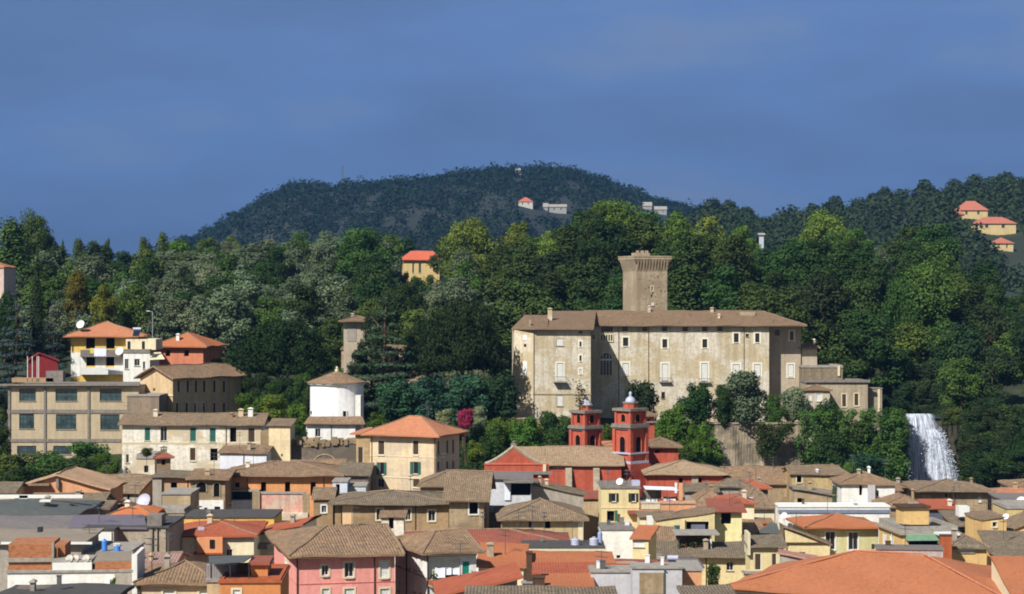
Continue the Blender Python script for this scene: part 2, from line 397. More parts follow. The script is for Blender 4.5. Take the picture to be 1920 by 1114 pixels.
    for face in ('F', 'L', 'R'):
        rs = h.rects[face]
        us = sorted({0., Ls[face], *[r[0] for r in rs], *[r[1] for r in rs]}); zs = sorted({0., top, *[r[2] for r in rs], *[r[3] for r in rs]})
        for i in range(len(us) - 1):
            for j in range(len(zs) - 1):
                uc, zc = (us[i] + us[i + 1]) / 2, (zs[j] + zs[j + 1]) / 2
                if any(r[0] < uc < r[1] and r[2] < zc < r[3] for r in rs): continue
                wb.face([T(face, us[i], 0, zs[j]), T(face, us[i + 1], 0, zs[j]), T(face, us[i + 1], 0, zs[j + 1]), T(face, us[i], 0, zs[j + 1])])
        for u0, u1, z0, z1, st in rs:
            r = -.55 if 'D' in st else (-.1 if st[-1] in 'wgbt' and 'o' not in st else -.2)
            q = [(u0, z0), (u1, z0), (u1, z1), (u0, z1)]
            for k in range(4):
                (a0, b0), (a1, b1) = q[k], q[(k + 1) % 4]
                wb.face([T(face, a0, 0, b0), T(face, a1, 0, b1), T(face, a1, r - .05, b1), T(face, a0, r - .05, b0)])
    wb.face([(0, dep, 0), (W, dep, 0), (W, dep, top), (0, dep, top)])
    wb.face([(0, 0, top), (W, 0, top), (W, dep, top), (0, dep, top)])
    zu = zr - t - .1
    if roof == 'gx':
        for u in (0, W): wb.face([(u, 0, top), (u, dep, top), (u, dep / 2, zu)])
    if roof == 'gy':
        for v in (0, dep): wb.face([(0, v, top), (W, v, top), (W, v, max(top, zR - t)), (m, v, zu), (0, v, top)])
        wb.face([(W, 0, top), (W, dep, top), (W, dep, max(top + .01, zR - t)), (W, 0, max(top + .01, zR - t))])
    if roof == 'sh':
        wb.face([(0, dep, top), (W, dep, top), (W, dep, zu), (0, dep, zu)])
        for u in (0, W): wb.face([(u, 0, top), (u, dep, top), (u, dep, zu)])
    if roof == 'shx':
        for v in (0, dep): wb.face([(0, v, top), (W, v, top), (W, v, zu)])
        wb.face([(W, 0, top), (W, dep, top), (W, dep, zu), (W, 0, zu)])
    if roof == 'shl':
        for v in (0, dep): wb.face([(0, v, top), (W, v, top), (0, v, zu)])
        wb.face([(0, 0, top), (0, dep, top), (0, dep, zu), (0, 0, zu)])
    h.wall = wb.build('wall', wall, root)
    SC = surround or M_CREAM
    for face, u0, u1, z0, z1, st in wl:
        def bx(mb, a0, a1, o0, o1, b0, b1):
            p, q = T(face, a0, o0, b0), T(face, a1, o1, b1); mb.box(p[0], q[0], p[1], q[1], p[2], q[2])
        k = st[-1]; r = -.55 if 'D' in st else (-.1 if k in 'wgbt' and 'o' not in st else -.2)
        fb = MB(); ww, hh = u1 - u0, z1 - z0; fw = min(.055, ww * .09)
        bx(fb, u0, u0 + fw, r, r + .06, z0, z1); bx(fb, u1 - fw, u1, r, r + .06, z0, z1)
        bx(fb, u0 + fw, u1 - fw, r, r + .06, z1 - fw, z1); bx(fb, u0 + fw, u1 - fw, r, r + .06, z0, z0 + fw)
        if k == 'd' and ww > .5: bx(fb, (u0 + u1) / 2 - .02, (u0 + u1) / 2 + .02, r, r + .05, z0 + fw, z1 - fw)
        if k == 'G':
            for q in range(1, 4): bx(fb, u0 + ww * q / 4 - .03, u0 + ww * q / 4 + .03, r, r + .05, z0 + fw, z1 - fw)
            for q in range(1, 3): bx(fb, u0 + fw, u1 - fw, r, r + .045, z0 + hh * q / 3 - .03, z0 + hh * q / 3 + .03)
        fm = {'D': M_BROWN, 'G': M_DARK}.get(k, M_WHITE if fmt is None else fmt)
        wo_ = fb.build('window', fm, root)
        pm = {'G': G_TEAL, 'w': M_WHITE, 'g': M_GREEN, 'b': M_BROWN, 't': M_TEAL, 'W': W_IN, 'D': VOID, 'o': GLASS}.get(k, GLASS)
        if 'o' in st and k in 'gbkw': pm = GLASS
        pb = MB()
        bx(pb, u0 + fw, u1 - fw, r - .04, r + .02, z0 + fw, z1 - fw)
        if pm in (M_WHITE, M_GREEN, M_BROWN, M_TEAL):
            for q in range(int(hh / .12)):
                zz = z0 + fw + q * .12 + .03
                if zz + .05 < z1 - fw: bx(pb, u0 + fw * 1.6, (u0 + u1) / 2 - .03, r + .02, r + .045, zz, zz + .05); bx(pb, (u0 + u1) / 2 + .03, u1 - fw * 1.6, r + .02, r + .045, zz, zz + .05)
            pb.build('shutter', pm, wo_)
        else: pb.build('pane', pm, wo_)
        if 'o' in st:
            sm = {'g': M_GREEN, 'b': M_BROWN, 'k': M_DKG, 'w': M_WHITE}[k]
            for sx in (0, 1):
                sb = MB(); lw = ww * .48
                a0, a1 = (u0 - lw - .02, u0 - .02) if sx == 0 else (u1 + .02, u1 + lw + .02)
                bx(sb, a0, a1, .03, .07, z0, z1)
                for q in range(int(hh / .14)): bx(sb, a0 + .05, a1 - .05, .07, .09, z0 + .06 + q * .14, z0 + .11 + q * .14)
                sb.build('shutter', sm, wo_)
        if 's' in st:
            sb = MB(); e = se
            o_ = .05
            bx(sb, u0 - e, u0, -.01, o_, z0 - e * .8, z1 + e); bx(sb, u1, u1 + e, -.01, o_, z0 - e * .8, z1 + e)
            bx(sb, u0, u1, -.01, o_, z1, z1 + e); bx(sb, u0, u1, -.01, .14, z0 - .14, z0)
            sb.build('surround', SC, wo_)
        elif k != 'D':
            sb = MB(); bx(sb, u0 - .08, u1 + .08, -.01, .12, z0 - .09, z0); sb.build('sill', M_STONE, wo_)
    def band(y0, y1, mat=M_STONE, faces='F', out=.08, name='cornice'):
        mb = MB()
        z1, z0 = zat(y0, A.y), zat(y1, A.y)
        if z0 > z1: z0, z1 = z1, z0
        for f in faces:
            a0, a1 = (-out, W + out) if f == 'F' else (.003, Ls[f] + out)
            p, q = T(f, a0, .003, z0), T(f, a1, out, z1); mb.box(p[0], q[0], p[1], q[1], p[2], q[2])
        return mb.build(name, mat, root)
    h.band = band
    def pipe(px, y0=None, y1=None, face='F', mat=M_BROWN):
        u, Y = loc(face, px); z1 = ze - .1 if y0 is None else zat(y0, Y); z0 = .1 if y1 is None else zat(y1, Y)
        mb = MB(); mb.tube(T(face, u, .08, z0), T(face, u, .08, z1), .055, .055, 6)
        mb.tube(T(face, u, .08, z1), T(face, u, min(ov, .3) + .02, z1 + .1), .055, .055, 6)
        return mb.build('drainpipe', mat, root)
    h.pipe = pipe
    def at(px, v):     # local u where the ray through px meets the vertical plane v metres behind the front
        a = (px - CX) / F; Ox, Oy = A.x - s * v, A.y + c * v
        return (a * Oy - Ox) / (c - a * s), Oy
    h.at = at
    def chimney(px, ytop, wpx=6, v=None, mat=None, capm=T_OLD, hh=None):
        v = dep * .35 if v is None else v; u, Y0_ = at(px, v); Y = wy(u, v); k = wpx * Y / F / 2; zt = zat(ytop, Y)
        mb = MB(); zl = min(ze, zt - .8); mb.box(u - k, u + k, v - .3, v + .3, zl, zt - .35)
        for q in (-1, 0, 1): mb.box(u + q * k * .75 - .06, u + q * k * .75 + .06, v - .25, v + .25, zt - .35, zt - .14)
        mb.box(u - k - .08, u + k + .08, v - .38, v + .38, zt - .14, zt - .05)
        mb.face([(u - k - .08, v - .38, zt - .05), (u + k + .08, v - .38, zt - .05), (u, v, zt + .12)]); mb.face([(u + k + .08, v - .38, zt - .05), (u + k + .08, v + .38, zt - .05), (u, v, zt + .12)]); mb.face([(u - k - .08, v + .38, zt - .05), (u - k - .08, v - .38, zt - .05), (u, v, zt + .12)])
        return mb.build('chimney', mat or wall, h.roof)
    h.chimney = chimney
    def aerial(px, hgt=2.2, v=None):
        v = dep * .45 if v is None else v; u, _ = at(px, v); f = min(1, max(0, v / (dep / 2))) if roof in ('gx', 'hip') else 1
        z = ze + (zr - ze) * f * .8
        mb = MB(); mb.tube((u, v, z - .3), (u, v, z + hgt), .035, .03, 5)
        a = hsh(px, D) * 3; dx, dy = math.cos(a), math.sin(a)
        for zz in (hgt - .1, hgt - .55):
            mb.tube((u - dx * .7, v - dy * .7, z + zz), (u + dx * .7, v + dy * .7, z + zz), .025, .025, 4)
            for q in range(-3, 4): mb.tube((u + dx * q * .22 + dy * .25, v + dy * q * .22 - dx * .25, z + zz), (u + dx * q * .22 - dy * .25, v + dy * q * .22 + dx * .25, z + zz), .016, .016, 4)
        return mb.build('aerial', M_METAL, h.roof)
    h.aerial = aerial
    def dish(px, py, r=.45, v=0., mat=M_WHITE):
        u, _ = at(px, v); Y = wy(u, v); z = zat(py, Y)
        mb = MB(); prof = [(.02, 0), (r * .5, r * .07), (r * .8, r * .18), (r, r * .3)]
        mb.lathe(prof, n=16, cap=False); mb.lathe([(a_, b_ - .03) for a_, b_ in prof], n=16, cap=False)
        mb.tube((0, 0, 0), (0, 0, r * .8), .02, .015, 4); mb.tube((r, 0, r * .3), (0, 0, r * .8), .015, .015, 4)
        M_ = Matrix.Translation((u, v - .4, z)) @ Matrix.Rotation(R(-25), 4, 'Z') @ Matrix.Rotation(R(62), 4, 'X')
        d_ = mb.build('satellite_dish', mat, h.roof, M=M_)
        pb = MB(); pb.tube((u, v - .32, z - .02), (u, v, z - .8), .03, .03, 5); pb.build('bracket', M_METAL, d_)
        return d_
    h.dish = dish
    def balcony(x0, x1, yfl, out=1.1, hgt=1.0, face='F', mat=CONC, rail=M_DARK, solid=False):
        u0, Ya = loc(face, x0); u1, Yb = loc(face, x1); z = zat(yfl, (Ya + Yb) / 2)
        mb = MB(); p, q = T(face, u0, .003, z - .18), T(face, u1, out, z); mb.box(p[0], q[0], p[1], q[1], p[2], q[2])
        b_ = mb.build('balcony', mat, root); rb_ = MB()
        def bx(a0, a1, o0, o1, b0, b1):
            p, q = T(face, a0, o0, b0), T(face, a1, o1, b1); rb_.box(p[0], q[0], p[1], q[1], p[2], q[2])
        if solid:
            bx(u0, u1, out - .1, out, z, z + hgt); bx(u0, u0 + .1, .003, out - .1, z, z + hgt); bx(u1 - .1, u1, .003, out - .1, z, z + hgt)
        else:
            bx(u0, u1, out - .06, out - .01, z + hgt - .06, z + hgt)
            k = int(abs(u1 - u0) / .22)
            for i in range(k + 1): uu = u0 + (u1 - u0 - .03) * i / max(1, k); bx(uu, uu + .03, out - .05, out - .02, z, z + hgt - .06)
            for uu in (u0, u1 - .04): bx(uu, uu + .04, .003, out - .06, z + hgt - .06, z + hgt)
        rb_.build('railing', rail, b_); return b_
    h.balcony = balcony
    def part(nm, mat, boxes, parent=None, label=None):
        mb = MB()
        for b in boxes: mb.box(*b)
        return mb.build(nm, mat, parent or root, label)
    h.part = part
    def pbox(nm, mat, x0, x1, y0, y1, v0, v1, parent=None, label=None):   # a box given by its outline on the plane v0
        u0, _ = at(x0, v0); u1, _ = at(x1, v0); Y = wy((u0 + u1) / 2, v0)
        return part(nm, mat, [(u0, u1, v0, v1, zat(y1, Y), zat(y0, Y))], parent, label)
    h.pbox = pbox
    HOUSES.append(h)
    return h
# ------------------------------------------------------------------ the town, nearest row first
W_PINK = plaster((240, 162, 150), .16, name='pink_plaster'); W_ORNG = plaster((216, 158, 118), .2, name='orange_plaster'); W_OCH = plaster((222, 170, 108), .3, (196, 160, 120), name='ochre_plaster')
W_YEL = plaster((224, 206, 156), .18, name='yellow_plaster'); W_CRM = plaster((240, 226, 190), .22, name='cream_plaster'); W_WHT = plaster((238, 236, 228), .2, name='white_plaster')
W_WHT2 = plaster((238, 230, 214), .55, (206, 186, 150), name='stained_white_plaster'); W_BEI = plaster((196, 174, 138), .4, (170, 150, 120), name='beige_plaster'); W_STN = plaster((172, 152, 122), .6, (140, 122, 98), name='rubble_stone')
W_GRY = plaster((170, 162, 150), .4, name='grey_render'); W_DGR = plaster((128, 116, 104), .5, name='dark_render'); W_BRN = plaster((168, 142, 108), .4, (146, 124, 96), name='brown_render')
W_RED = plaster((186, 94, 74), .42, name='red_plaster'); W_PCH = plaster((222, 200, 166), .3, (208, 190, 164), name='peach_plaster'); W_GRN = plaster((208, 202, 152), .16, name='pale_green_plaster')
W_DOR = plaster((206, 136, 84), .2, name='deep_orange_plaster'); W_BRKO = brick(); W_YOC = plaster((220, 184, 124), .2, name='yellow_ochre_plaster'); W_LIL = plaster((196, 194, 196), .25, name='pale_grey_plaster')
W_GOLD = plaster((226, 180, 96), .15, name='golden_plaster')
H = house
# bottom left
h = H('low_house', 'dark roofed low house below the white parapet in the bottom left corner', 'house', 8, 215, 150, 1112, 1097, 5, 0, 'sh', W_DGR, BITUM, zb=-1)
h.chimney(62, 1088, 8, v=1, mat=CONC)
h = H('unfinished_house', 'half built house of bare orange brick above white walls, bottom left corner', 'house', 14, 249, 168, 1074, None, 9, 4, 'flat', W_WHT, CONC, zb=-1, par=0)
h.pbox('brick_storey', W_BRKO, 16, 97, 1020, 1066, 2.2, 7); h.pbox('brick_parapet', W_BRKO, 14, 97, 1062, 1073.5, .3, .6); h.pbox('concrete_beam', CONC, 13, 100, 1047, 1054, 2.0, 2.2)
h.pbox('corner_pillar', CONC, 97, 101, 1018, 1066, 1.7, 2.2); h.pbox('brick_storey', W_BRKO, 101, 122, 1022, 1052, 2.6, 6)
h.pbox('parapet', M_WHITE, 98, 172, 1056, 1073, .1, .5, label='white painted parapet'); h.pbox('roof_slab', CONC, 98, 172, 1050, 1056, .6, 4)
h.pbox('brick_parapet', W_BRKO, 178, 247, 1054, 1073, .2, .5); h.pbox('corner_pillar', M_WHITE, 247, 251, 1040, 1114, -.1, .4)
mb = MB(); patch(mb, (h.at(170, .7)[0], .7, h.zat(1054, 168.7)), (h.at(250, .7)[0], .7, h.zat(1052, 168.7)), (h.at(250, 6)[0], 6, h.zat(1034, 174)), (h.at(182, 6)[0], 6, h.zat(1035, 174)), .15); mb.build('shed_roof', BEISH, h.root)
h.pbox('side_wall', W_GRY, 215, 247, 1075, 1114, -.12, -.02)
for x in (132, 143, 163): h.dish(x, 1047, .34, 1.2, plain((204, 198, 184), .7, 0, 'dull_dish', .2, .08))
def barrel(px, y0, y1, D, wpx, mat, label, cat='water tank', name='water_tank', group=None, horiz=False):
    r = wpx * D / F / 2; b = P(px, y1, D); hh = (y1 - y0) * D / F
    mb = MB(); mb.lathe([(r * .86, 0), (r * .97, hh * .04), (r, hh * .12), (r * .97, hh * .3), (r, hh * .33), (r * .97, hh * .36), (r * .97, hh * .6), (r, hh * .64), (r * .97, hh * .67), (r, hh * .86), (r * .8, hh * .95), (r * .35, hh * .97), (r * .35, hh)], n=20)
    e = empty(name, b); tag(e, label, cat, group); mb.build('body', mat, e, smooth=False); lb = MB(); lb.lathe([(r * .38, hh), (r * .38, hh * 1.05), (r * .1, hh * 1.09)], n=12); lb.build('lid', mat, e)
    fb = MB(); fb.box(-r * .9, r * .9, -r * .9, r * .9, -1.1, -.01); fb.build('plinth', CONC, e); return e
barrel(196, 1012, 1033, 190, 11, M_BLUE, 'tall bright blue water tank on the flat roof behind the brick house', group='blue water tanks on the flat roof')
barrel(220, 1023, 1035, 190, 12, M_BLUE, 'squat bright blue water tank beside the taller blue one', group='blue water tanks on the flat roof')
h = H('tile_roofed_house', 'peach house with brown hipped tile roof and white shuttered windows, bottom edge left', 'house', 262, 408, 163, 1092, 1051, 10, 3, 'hip', W_PCH, T_OLD2, zb=-1, inset=5.5, wins=[('F', 306, 1108, 327, 1140, 'sw'), ('F', 374, 1108, 395, 1140, 'sw')])
h.pipe(262.8); h.band(1094, 1098, M_CREAM, 'FR', .25); h.pbox('parapet', M_WHITE, 250, 257, 1040, 1114, 0, 5); h.aerial(285)
h = H('pink_roofed_house', 'low house under a faded pink-brown tile roof behind the grey rendered wall', 'house', 252, 318, 180, 1062, 1036, 9, 0, 'gx', W_BEI, tile((168, 136, 128), (184, 150, 138), (136, 108, 100), .3), zb=-1); h.chimney(284, 1038, 7, v=2)
h = H('terrace_house', 'orange house with a dark awning over its roof terrace left of the pink building', 'house', 412, 526, 158, 1093, None, 9, 2, 'flat', W_DOR, M_TERRA, zb=-1, par=.1, wins=[('F', 437, 1106, 450, 1130, 'sw')])
mb = MB(); u0 = h.at(383, 2)[0]; u1 = h.at(470, 2)[0]
patch(mb, (u0 + .5, .8, h.zat(1056, 159)), (u1 - .4, .8, h.zat(1052, 159)), (u1, 5, h.zat(1041, 163)), (u0, 5, h.zat(1042, 163)), .08, 0, 2); mb.build('awning', SLATE, h.root)
h.part('awning_post', M_DARK, [(u0 + .6 + k * 1.4, u0 + .68 + k * 1.4, .9, .98, h.ze + .2, h.zat(1055, 159)) for k in range(3)])
h.pbox('back_wall', W_DGR, 385, 470, 1056, 1092, 5, 5.3)
h.pbox('side_room', W_DOR, 471, 502, 1060, 1092, 2.5, 6); h.pbox('side_room_roof', T_DKRED, 466, 506, 1054, 1060, 2.2, 6.3)
h = H('railed_terrace', 'pale green railed roof terrace under the dark awning', 'terrace', 388, 470, 162, 1091, None, 3, 2, 'flat', W_BEI, CONC, zb=-1, par=0)
mb = MB()
for k in range(15): mb.box(k * .15, k * .15 + .04, -.05, -.01, h.ze + .1, h.ze + 1.3)
mb.box(0, 2.3, -.05, -.01, h.ze + 1.3, h.ze + 1.36); mb.build('railing', M_LILAC, h.root)
# grey sheds left
h = H('grey_rendered_house', 'tall streaked grey rendered wall house under a mauve flat roof', 'house', 214, 315, 205, 990, None, 10, 0, 'flat', plaster((176, 164, 146), .5, name='streaked_render'), BITUM, zb=-1, par=0, wins=[])
mb = MB(); patch(mb, (h.at(128, 0)[0], -.2, h.zat(989, 205)), (h.at(276, 0)[0], -.2, h.zat(989, 205)), (h.at(270, 7)[0], 7, h.zat(965, 212)), (h.at(138, 7)[0], 7, h.zat(965, 212)), .2); mb.build('sheet_roof', LILSH, h.root)
h.pbox('parapet', M_GREYST, 276, 303, 966, 987, .2, 2.5); h.pipe(287, 990, 1040, mat=M_DARK); h.pipe(296, 990, 1045, mat=M_DARK); h.pipe(312)
h = H('workshop', 'pale workshop wall with a white panel left of the grey rendered house', 'house', 155, 213.5, 203, 994, None, 9, 0, 'flat', W_GRY, BITUM, zb=-1, par=0)
h.pbox('panel', M_WHITE, 178, 209, 998, 1014, -.12, -.003); h.pbox('parapet', M_WHITE, 157, 219, 1018, 1028, -1.5, -1.2); h.aerial(186)
h = H('flat_annexe', 'low flat roof annexe carrying the blue water tanks', 'house', 120, 240, 189, 1039, None, 8, 0, 'flat', W_GRY, CONC, zb=-1, par=0); h.dish(118, 1024, .5, -.5)
h = H('shed', 'long beige metal shed roof above the brick house, left edge', 'shed', -80, 152, 188, 1016, 992, 8, 0, 'sh', W_GRY, BEISH, zb=-1); h.part('gutter', M_WHITE, [(4, 12.0, -.65, -.46, h.ze - .15, h.ze + .05)])
h.pbox('vent_box', M_DARK, 70, 78, 989, 998, -.3, .3)
h = H('shed', 'long grey metal shed roof between the dark green roof and the beige one', 'shed', -80, 148, 206, 990, 967, 8, 0, 'sh', W_DGR, SHEET, zb=-1)
h = H('dark_roofed_hall', 'hall under a wide dark green-grey roof at the left edge', 'hall', -140, 137, 228, 965, 935, 15, 0, 'hip', W_DGR, SLATE, zb=-1, inset=9, ridge=False)
h.pbox('skylight', M_WHITE, 74, 95, 938, 941.5, 4, 5); h.pbox('skylight', M_WHITE, 36, 52, 929, 936, 9, 10)
h.part('skylight', M_WHITE, [(5, 15, 9, 9.6, h.zr - .1, h.zr + .25)])
# golden house
h = H('golden_house', 'golden yellow house with flat black coping behind the red hip roof', 'house', 345, 514, 236, 971, None, 8, 0, 'flat', W_GOLD, BITUM, zb=-1, par=0, wins=[('F', 488, 976, 498, 991, 'D')])
h = H('red_roofed_house', 'cream house with orange bay under a smooth red hip roof', 'house', 330, 476, 214, 1003, 978, 12, 2, 'hip', W_CRM, T_RED, zb=-1, inset=5.2, wins=[('F', 424, 1030, 436, 1060, 'd')])
h.pbox('bay', plaster((226, 158, 112), .2), 369, 417, 1008, 1038, -.9, .0); h.pbox('bay_window', GLASS, 393, 402, 1012, 1028, -.98, -.9); h.pbox('bay_floor', M_TERRA, 362, 418, 1037, 1040, -1.1, -.003)
h.pipe(331); h.pbox('roof_window', M_LILAC, 371, 383, 988, 994, 1.4, 1.6, parent=h.roof); h.aerial(440)
h = H('red_roofed_house', 'cream house whose bright orange roof rises to the right, beside the golden wall', 'house', 478, 562, 222, 1003, 980, 9, -6, 'shx', W_CRM, T_RED, zb=-1, ridge=False, wins=[('F', 484, 1011, 488, 1020, 'd')])
h.pbox('terrace', M_GREYST, 462, 500, 1022, 1030, -3, -.5)
# pink building
h = H('pink_building', 'large pink building with pale framed windows under a weathered brown tile roof', 'house', 556, 740, 184, 1041, 985, 10, 13, 'hip', W_PINK, T_OLD2, zb=-1, cpx=514, inset=4.6, insetR=0, rx=True, ov=.75,
      wins=[('F', 603, 1060, 616, 1079, 'sd'), ('F', 646, 1055, 663, 1082, 'sd'), ('F', 713, 1053, 729, 1083, 'sw'), ('F', 604, 1104, 617, 1125, 'sw'), ('F', 646, 1104, 664, 1130, 'sw'), ('F', 713, 1104, 730, 1130, 'sw'), ('L', 534, 1052, 542, 1080, 'sw'), ('L', 534, 1100, 542, 1128, 'sw')])
h.band(1041.5, 1047, M_CREAM, 'FL', .3); h.pipe(557); h.pipe(702); h.band(1095, 1096.5, plaster((214, 128, 118), .15), 'FL', .04, 'string_course'); h.aerial(660)
h.roof.name = 'roof'
# white house with loggia
h = H('white_house', 'white and cream house with teal door and potted plants on its balcony', 'house', 801, 893, 188, 1036, 996, 8, 20, 'hip', W_WHT, T_OLD2, zb=-1, cpx=741, inset=2.9, insetR=0, rx=True, ov=.6,
      wins=[('L', 747, 1040, 751, 1062, 'w'), ('L', 766, 1043, 770.5, 1066, 'w'), ('L', 777.5, 1045, 782, 1069, 'w'), ('L', 788, 1047, 792, 1070, 'd'), ('L', 746, 1090, 750, 1108, 'd'), ('L', 777, 1096, 780, 1110, 'd'), ('L', 788, 1098, 791, 1112, 'd'),
            ('F', 867, 1052, 881, 1087, 't'), ('F', 806, 1050, 862, 1086, 'W')])
h.pipe(763.5, face='L', mat=M_DARK); h.pipe(801.5, mat=M_DARK); h.balcony(802, 893, 1093, 1.3, .35, rail=M_TERRA, solid=True)
h.band(1038, 1046, M_CREAM, 'F', .05, 'string_course'); h.band(1084, 1085.5, M_GREYST, 'L', .04, 'string_course')
for i, px in enumerate((810, 821, 829, 838, 846, 886, 891)):
    u, Y = h.loc('F', px); mb = MB(); b = (u, -.9)
    e = empty('potted_plant', h.root.matrix_world @ Vector((0, 0, 0)) if False else (h.A.x + u * h.c + .9 * h.s, h.A.y + u * h.s - .9 * h.c, h.zb + h.zat(1093, Y) + .02))
    tag(e, ('leafless twiggy plant', 'grey green plant', 'small dark green plant', 'low spreading plant', 'tiny green plant', 'tall bushy plant', 'round green plant')[i] + ' in a terracotta pot on the teal door balcony', 'potted plant', 'pots on the balcony with the teal door')
    mb.lathe([(.14, 0), (.2, .32), (.23, .34), (.23, .4)], n=12); mb.build('pot', M_TERRA, e); lb = MB()
    for k in range(60):
        p = Vector((rng.gauss(0, .16), rng.gauss(0, .16), .42 + abs(rng.gauss(.2, .18)))); a = Vector((rng.uniform(-1, 1), rng.uniform(-1, 1), rng.uniform(-1, 1))).normalized() * .09; b2 = a.orthogonal().normalized() * .07
        lb.face([p - a - b2, p + a - b2, p + a + b2, p - a + b2])
    lb.build('foliage', plain((70, 92, 48), .8, name='pot_leaves'), e)
# orange roofs in the middle
h = H('smooth_orange_roofed_house', 'house under the left smooth orange roof beside the teal door balcony', 'house', 897, 981, 196, 1060, 1018, 9, -2, 'sh', W_CRM, T_ORNG, zb=-1, ov=.3, wins=[('F', 912, 1074, 925, 1100, 'w')])
h = H('smooth_orange_roofed_house', 'house under the long smooth orange roof right of the tall thin chimney', 'house', 982, 1150, 199, 1062, 1034, 8, 0, 'sh', W_CRM, T_ORNG, zb=-1, ov=.3)
h = H('flat_roofed_house', 'long grey flat roof strip with pale coping behind the orange roofs', 'house', 980, 1133, 212, 1029, None, 6, 0, 'flat', W_WHT, BITUM, zb=-1, par=0); h.band(1029, 1033, M_CREAM, 'F', .2)
barrel(1079, 1009, 1027, 214, 17, M_LILAC, 'left of the two fat pale lilac tanks on the grey flat roof', group='pale tanks on the grey flat roof')
barrel(1114, 1008, 1028, 214, 18, M_LILAC, 'fat pale lilac tank next to the slim blue one', group='pale tanks on the grey flat roof')
barrel(1125, 996, 1026, 215, 9, plain((150, 170, 200), .5, 0, 'pale_blue_plastic', .3, .05), 'slim upright pale blue tank beside the white house corner', group='pale tanks on the grey flat roof')
h = H('dull_red_roofed_house', 'long dull red tile roof behind the smooth orange roofs', 'house', 758, 1062, 230, 1017, 992, 9, 0, 'hip', W_WHT, T_DKRED, zb=-1, inset=6.5)
for x in (905, 972, 1020): h.aerial(x)
h = H('low_red_roofed_house', 'narrow red tile roof strip below the long smooth orange roof', 'house', 1000, 1182, 188, 1073, 1056, 6, 0, 'sh', W_LIL, T_RED, zb=-1)
h = H('low_orange_roofed_house', 'small orange lean-to roof in front of the brown chimney stack', 'house', 1024, 1106, 180, 1098, 1076, 6, 0, 'sh', W_LIL, T_ORNG, zb=-1)
h = H('pale_grey_house', 'pale grey plastered house below the red roof strip', 'house', 1108, 1188, 184, 1073, None, 3.5, 0, 'flat', W_LIL, CONC, zb=-1, par=0)
h = H('patched_grey_house', 'grey house with a patch of bare rubble stone on its wall', 'house', 1186, 1279, 180, 1066, None, 3, 0, 'flat', W_LIL, CONC, zb=-1, par=0); h.pbox('stone_patch', W_STN, 1199, 1244, 1074, 1114, -.06, -.003); h.pipe(1246, mat=M_METAL)
h = H('apricot_house', 'apricot plastered cube house right of the patched grey house', 'house', 1280, 1316, 183, 1070, None, 6, 0, 'flat', W_ORNG, CONC, zb=-1, par=0)
h = H('red_roofed_house', 'low house under the dull red roof behind the patched grey house', 'house', 1160, 1272, 206, 1064, 1050, 7, 0, 'sh', W_BEI, T_DKRED, zb=-1)
h = H('grey_roofed_house', 'low mauve-grey roof with a white solar tank behind the apricot house', 'house', 1268, 1312, 212, 1062, 1048, 7, 0, 'sh', W_BEI, LILSH, zb=-1)
def solar(px, py, D, wpx, label, h_=None):
    e = empty('solar_heater', P(px, py, D)); tag(e, label, 'solar heater', 'rooftop solar heaters'); k = wpx * D / F / 2
    mb = MB(); mb.tube((-k, 0, .5), (k, 0, .5), .26, .26, 14); mb.build('tank', M_LILAC, e)
    mb = MB(); mb.face([(-k * .8, -1.3, -.7), (k * .8, -1.3, -.7), (k * .8, -.1, .3), (-k * .8, -.1, .3)]); mb.face([(-k * .8, -1.3, -.76), (k * .8, -1.3, -.76), (k * .8, -.1, .24), (-k * .8, -.1, .24)]); mb.build('panel', plain((40, 48, 66), .15, .2, 'solar_glass', .8, .05), e)
    mb = MB(); mb.tube((-k * .7, -.1, .5), (-k * .7, -.1, -1.6), .03); mb.tube((k * .7, -.1, .5), (k * .7, -.1, -1.6), .03); mb.tube((-k * .7, -1.3, -.75), (-k * .7, -1.3, -1.6), .03); mb.tube((k * .7, -1.3, -.75), (k * .7, -1.3, -1.6), .03); mb.build('stand', M_METAL, e)
solar(1261, 1056, 205, 20, 'white solar heater tank on the mauve-grey roof by the apricot house')
e = empty('chimney_stack', P(992, 1085, 184)); tag(e, 'tall thin dark brown chimney rising before the orange roofs', 'chimney')
mb = MB(); mb.box(-.24, .24, -.24, .24, -12, 2.2); mb.build('shaft', M_BROWN, e); mb = MB(); mb.box(-.3, .3, -.3, .3, 2.2, 2.35); mb.build('cap', M_BROWN, e); mb = MB(); mb.box(-.6, .62, -.5, .5, -13, -.35); mb.box(-.7, .72, -.6, .6, -.35, -.22); mb.build('base', CONC, e)
e = empty('chimney_stack', P(1010, 1085, 180)); tag(e, 'squat dark weathered chimney block next to the tall thin one', 'chimney'); mb = MB(); mb.box(-.5, .5, -.5, .5, -15, .1); mb.build('shaft', plaster((96, 72, 58), .6), e); mb = MB(); mb.box(-.56, .56, -.56, .56, .1, .22); mb.build('cap', M_BROWN, e)
h = H('gabled_house', 'grey gable end with an orange tile verge at the bottom edge, centre', 'house', 828, 970, 168, 1118, 1078, 8, 4, 'shx', W_LIL, T_RED, zb=-1, ridge=False)
h = H('mossy_roofed_house', 'mossy grey roof along the bottom edge, centre', 'house', 880, 1150, 160, 1124, 1100, 6, 0, 'sh', W_DGR, T_GREY, zb=-1)
h = H('mossy_roofed_house', 'dark lean-to roof at the bottom edge left of the big orange roof', 'house', 1290, 1372, 160, 1116, 1098, 5, 0, 'sh', W_DGR, T_GREY, zb=-1)
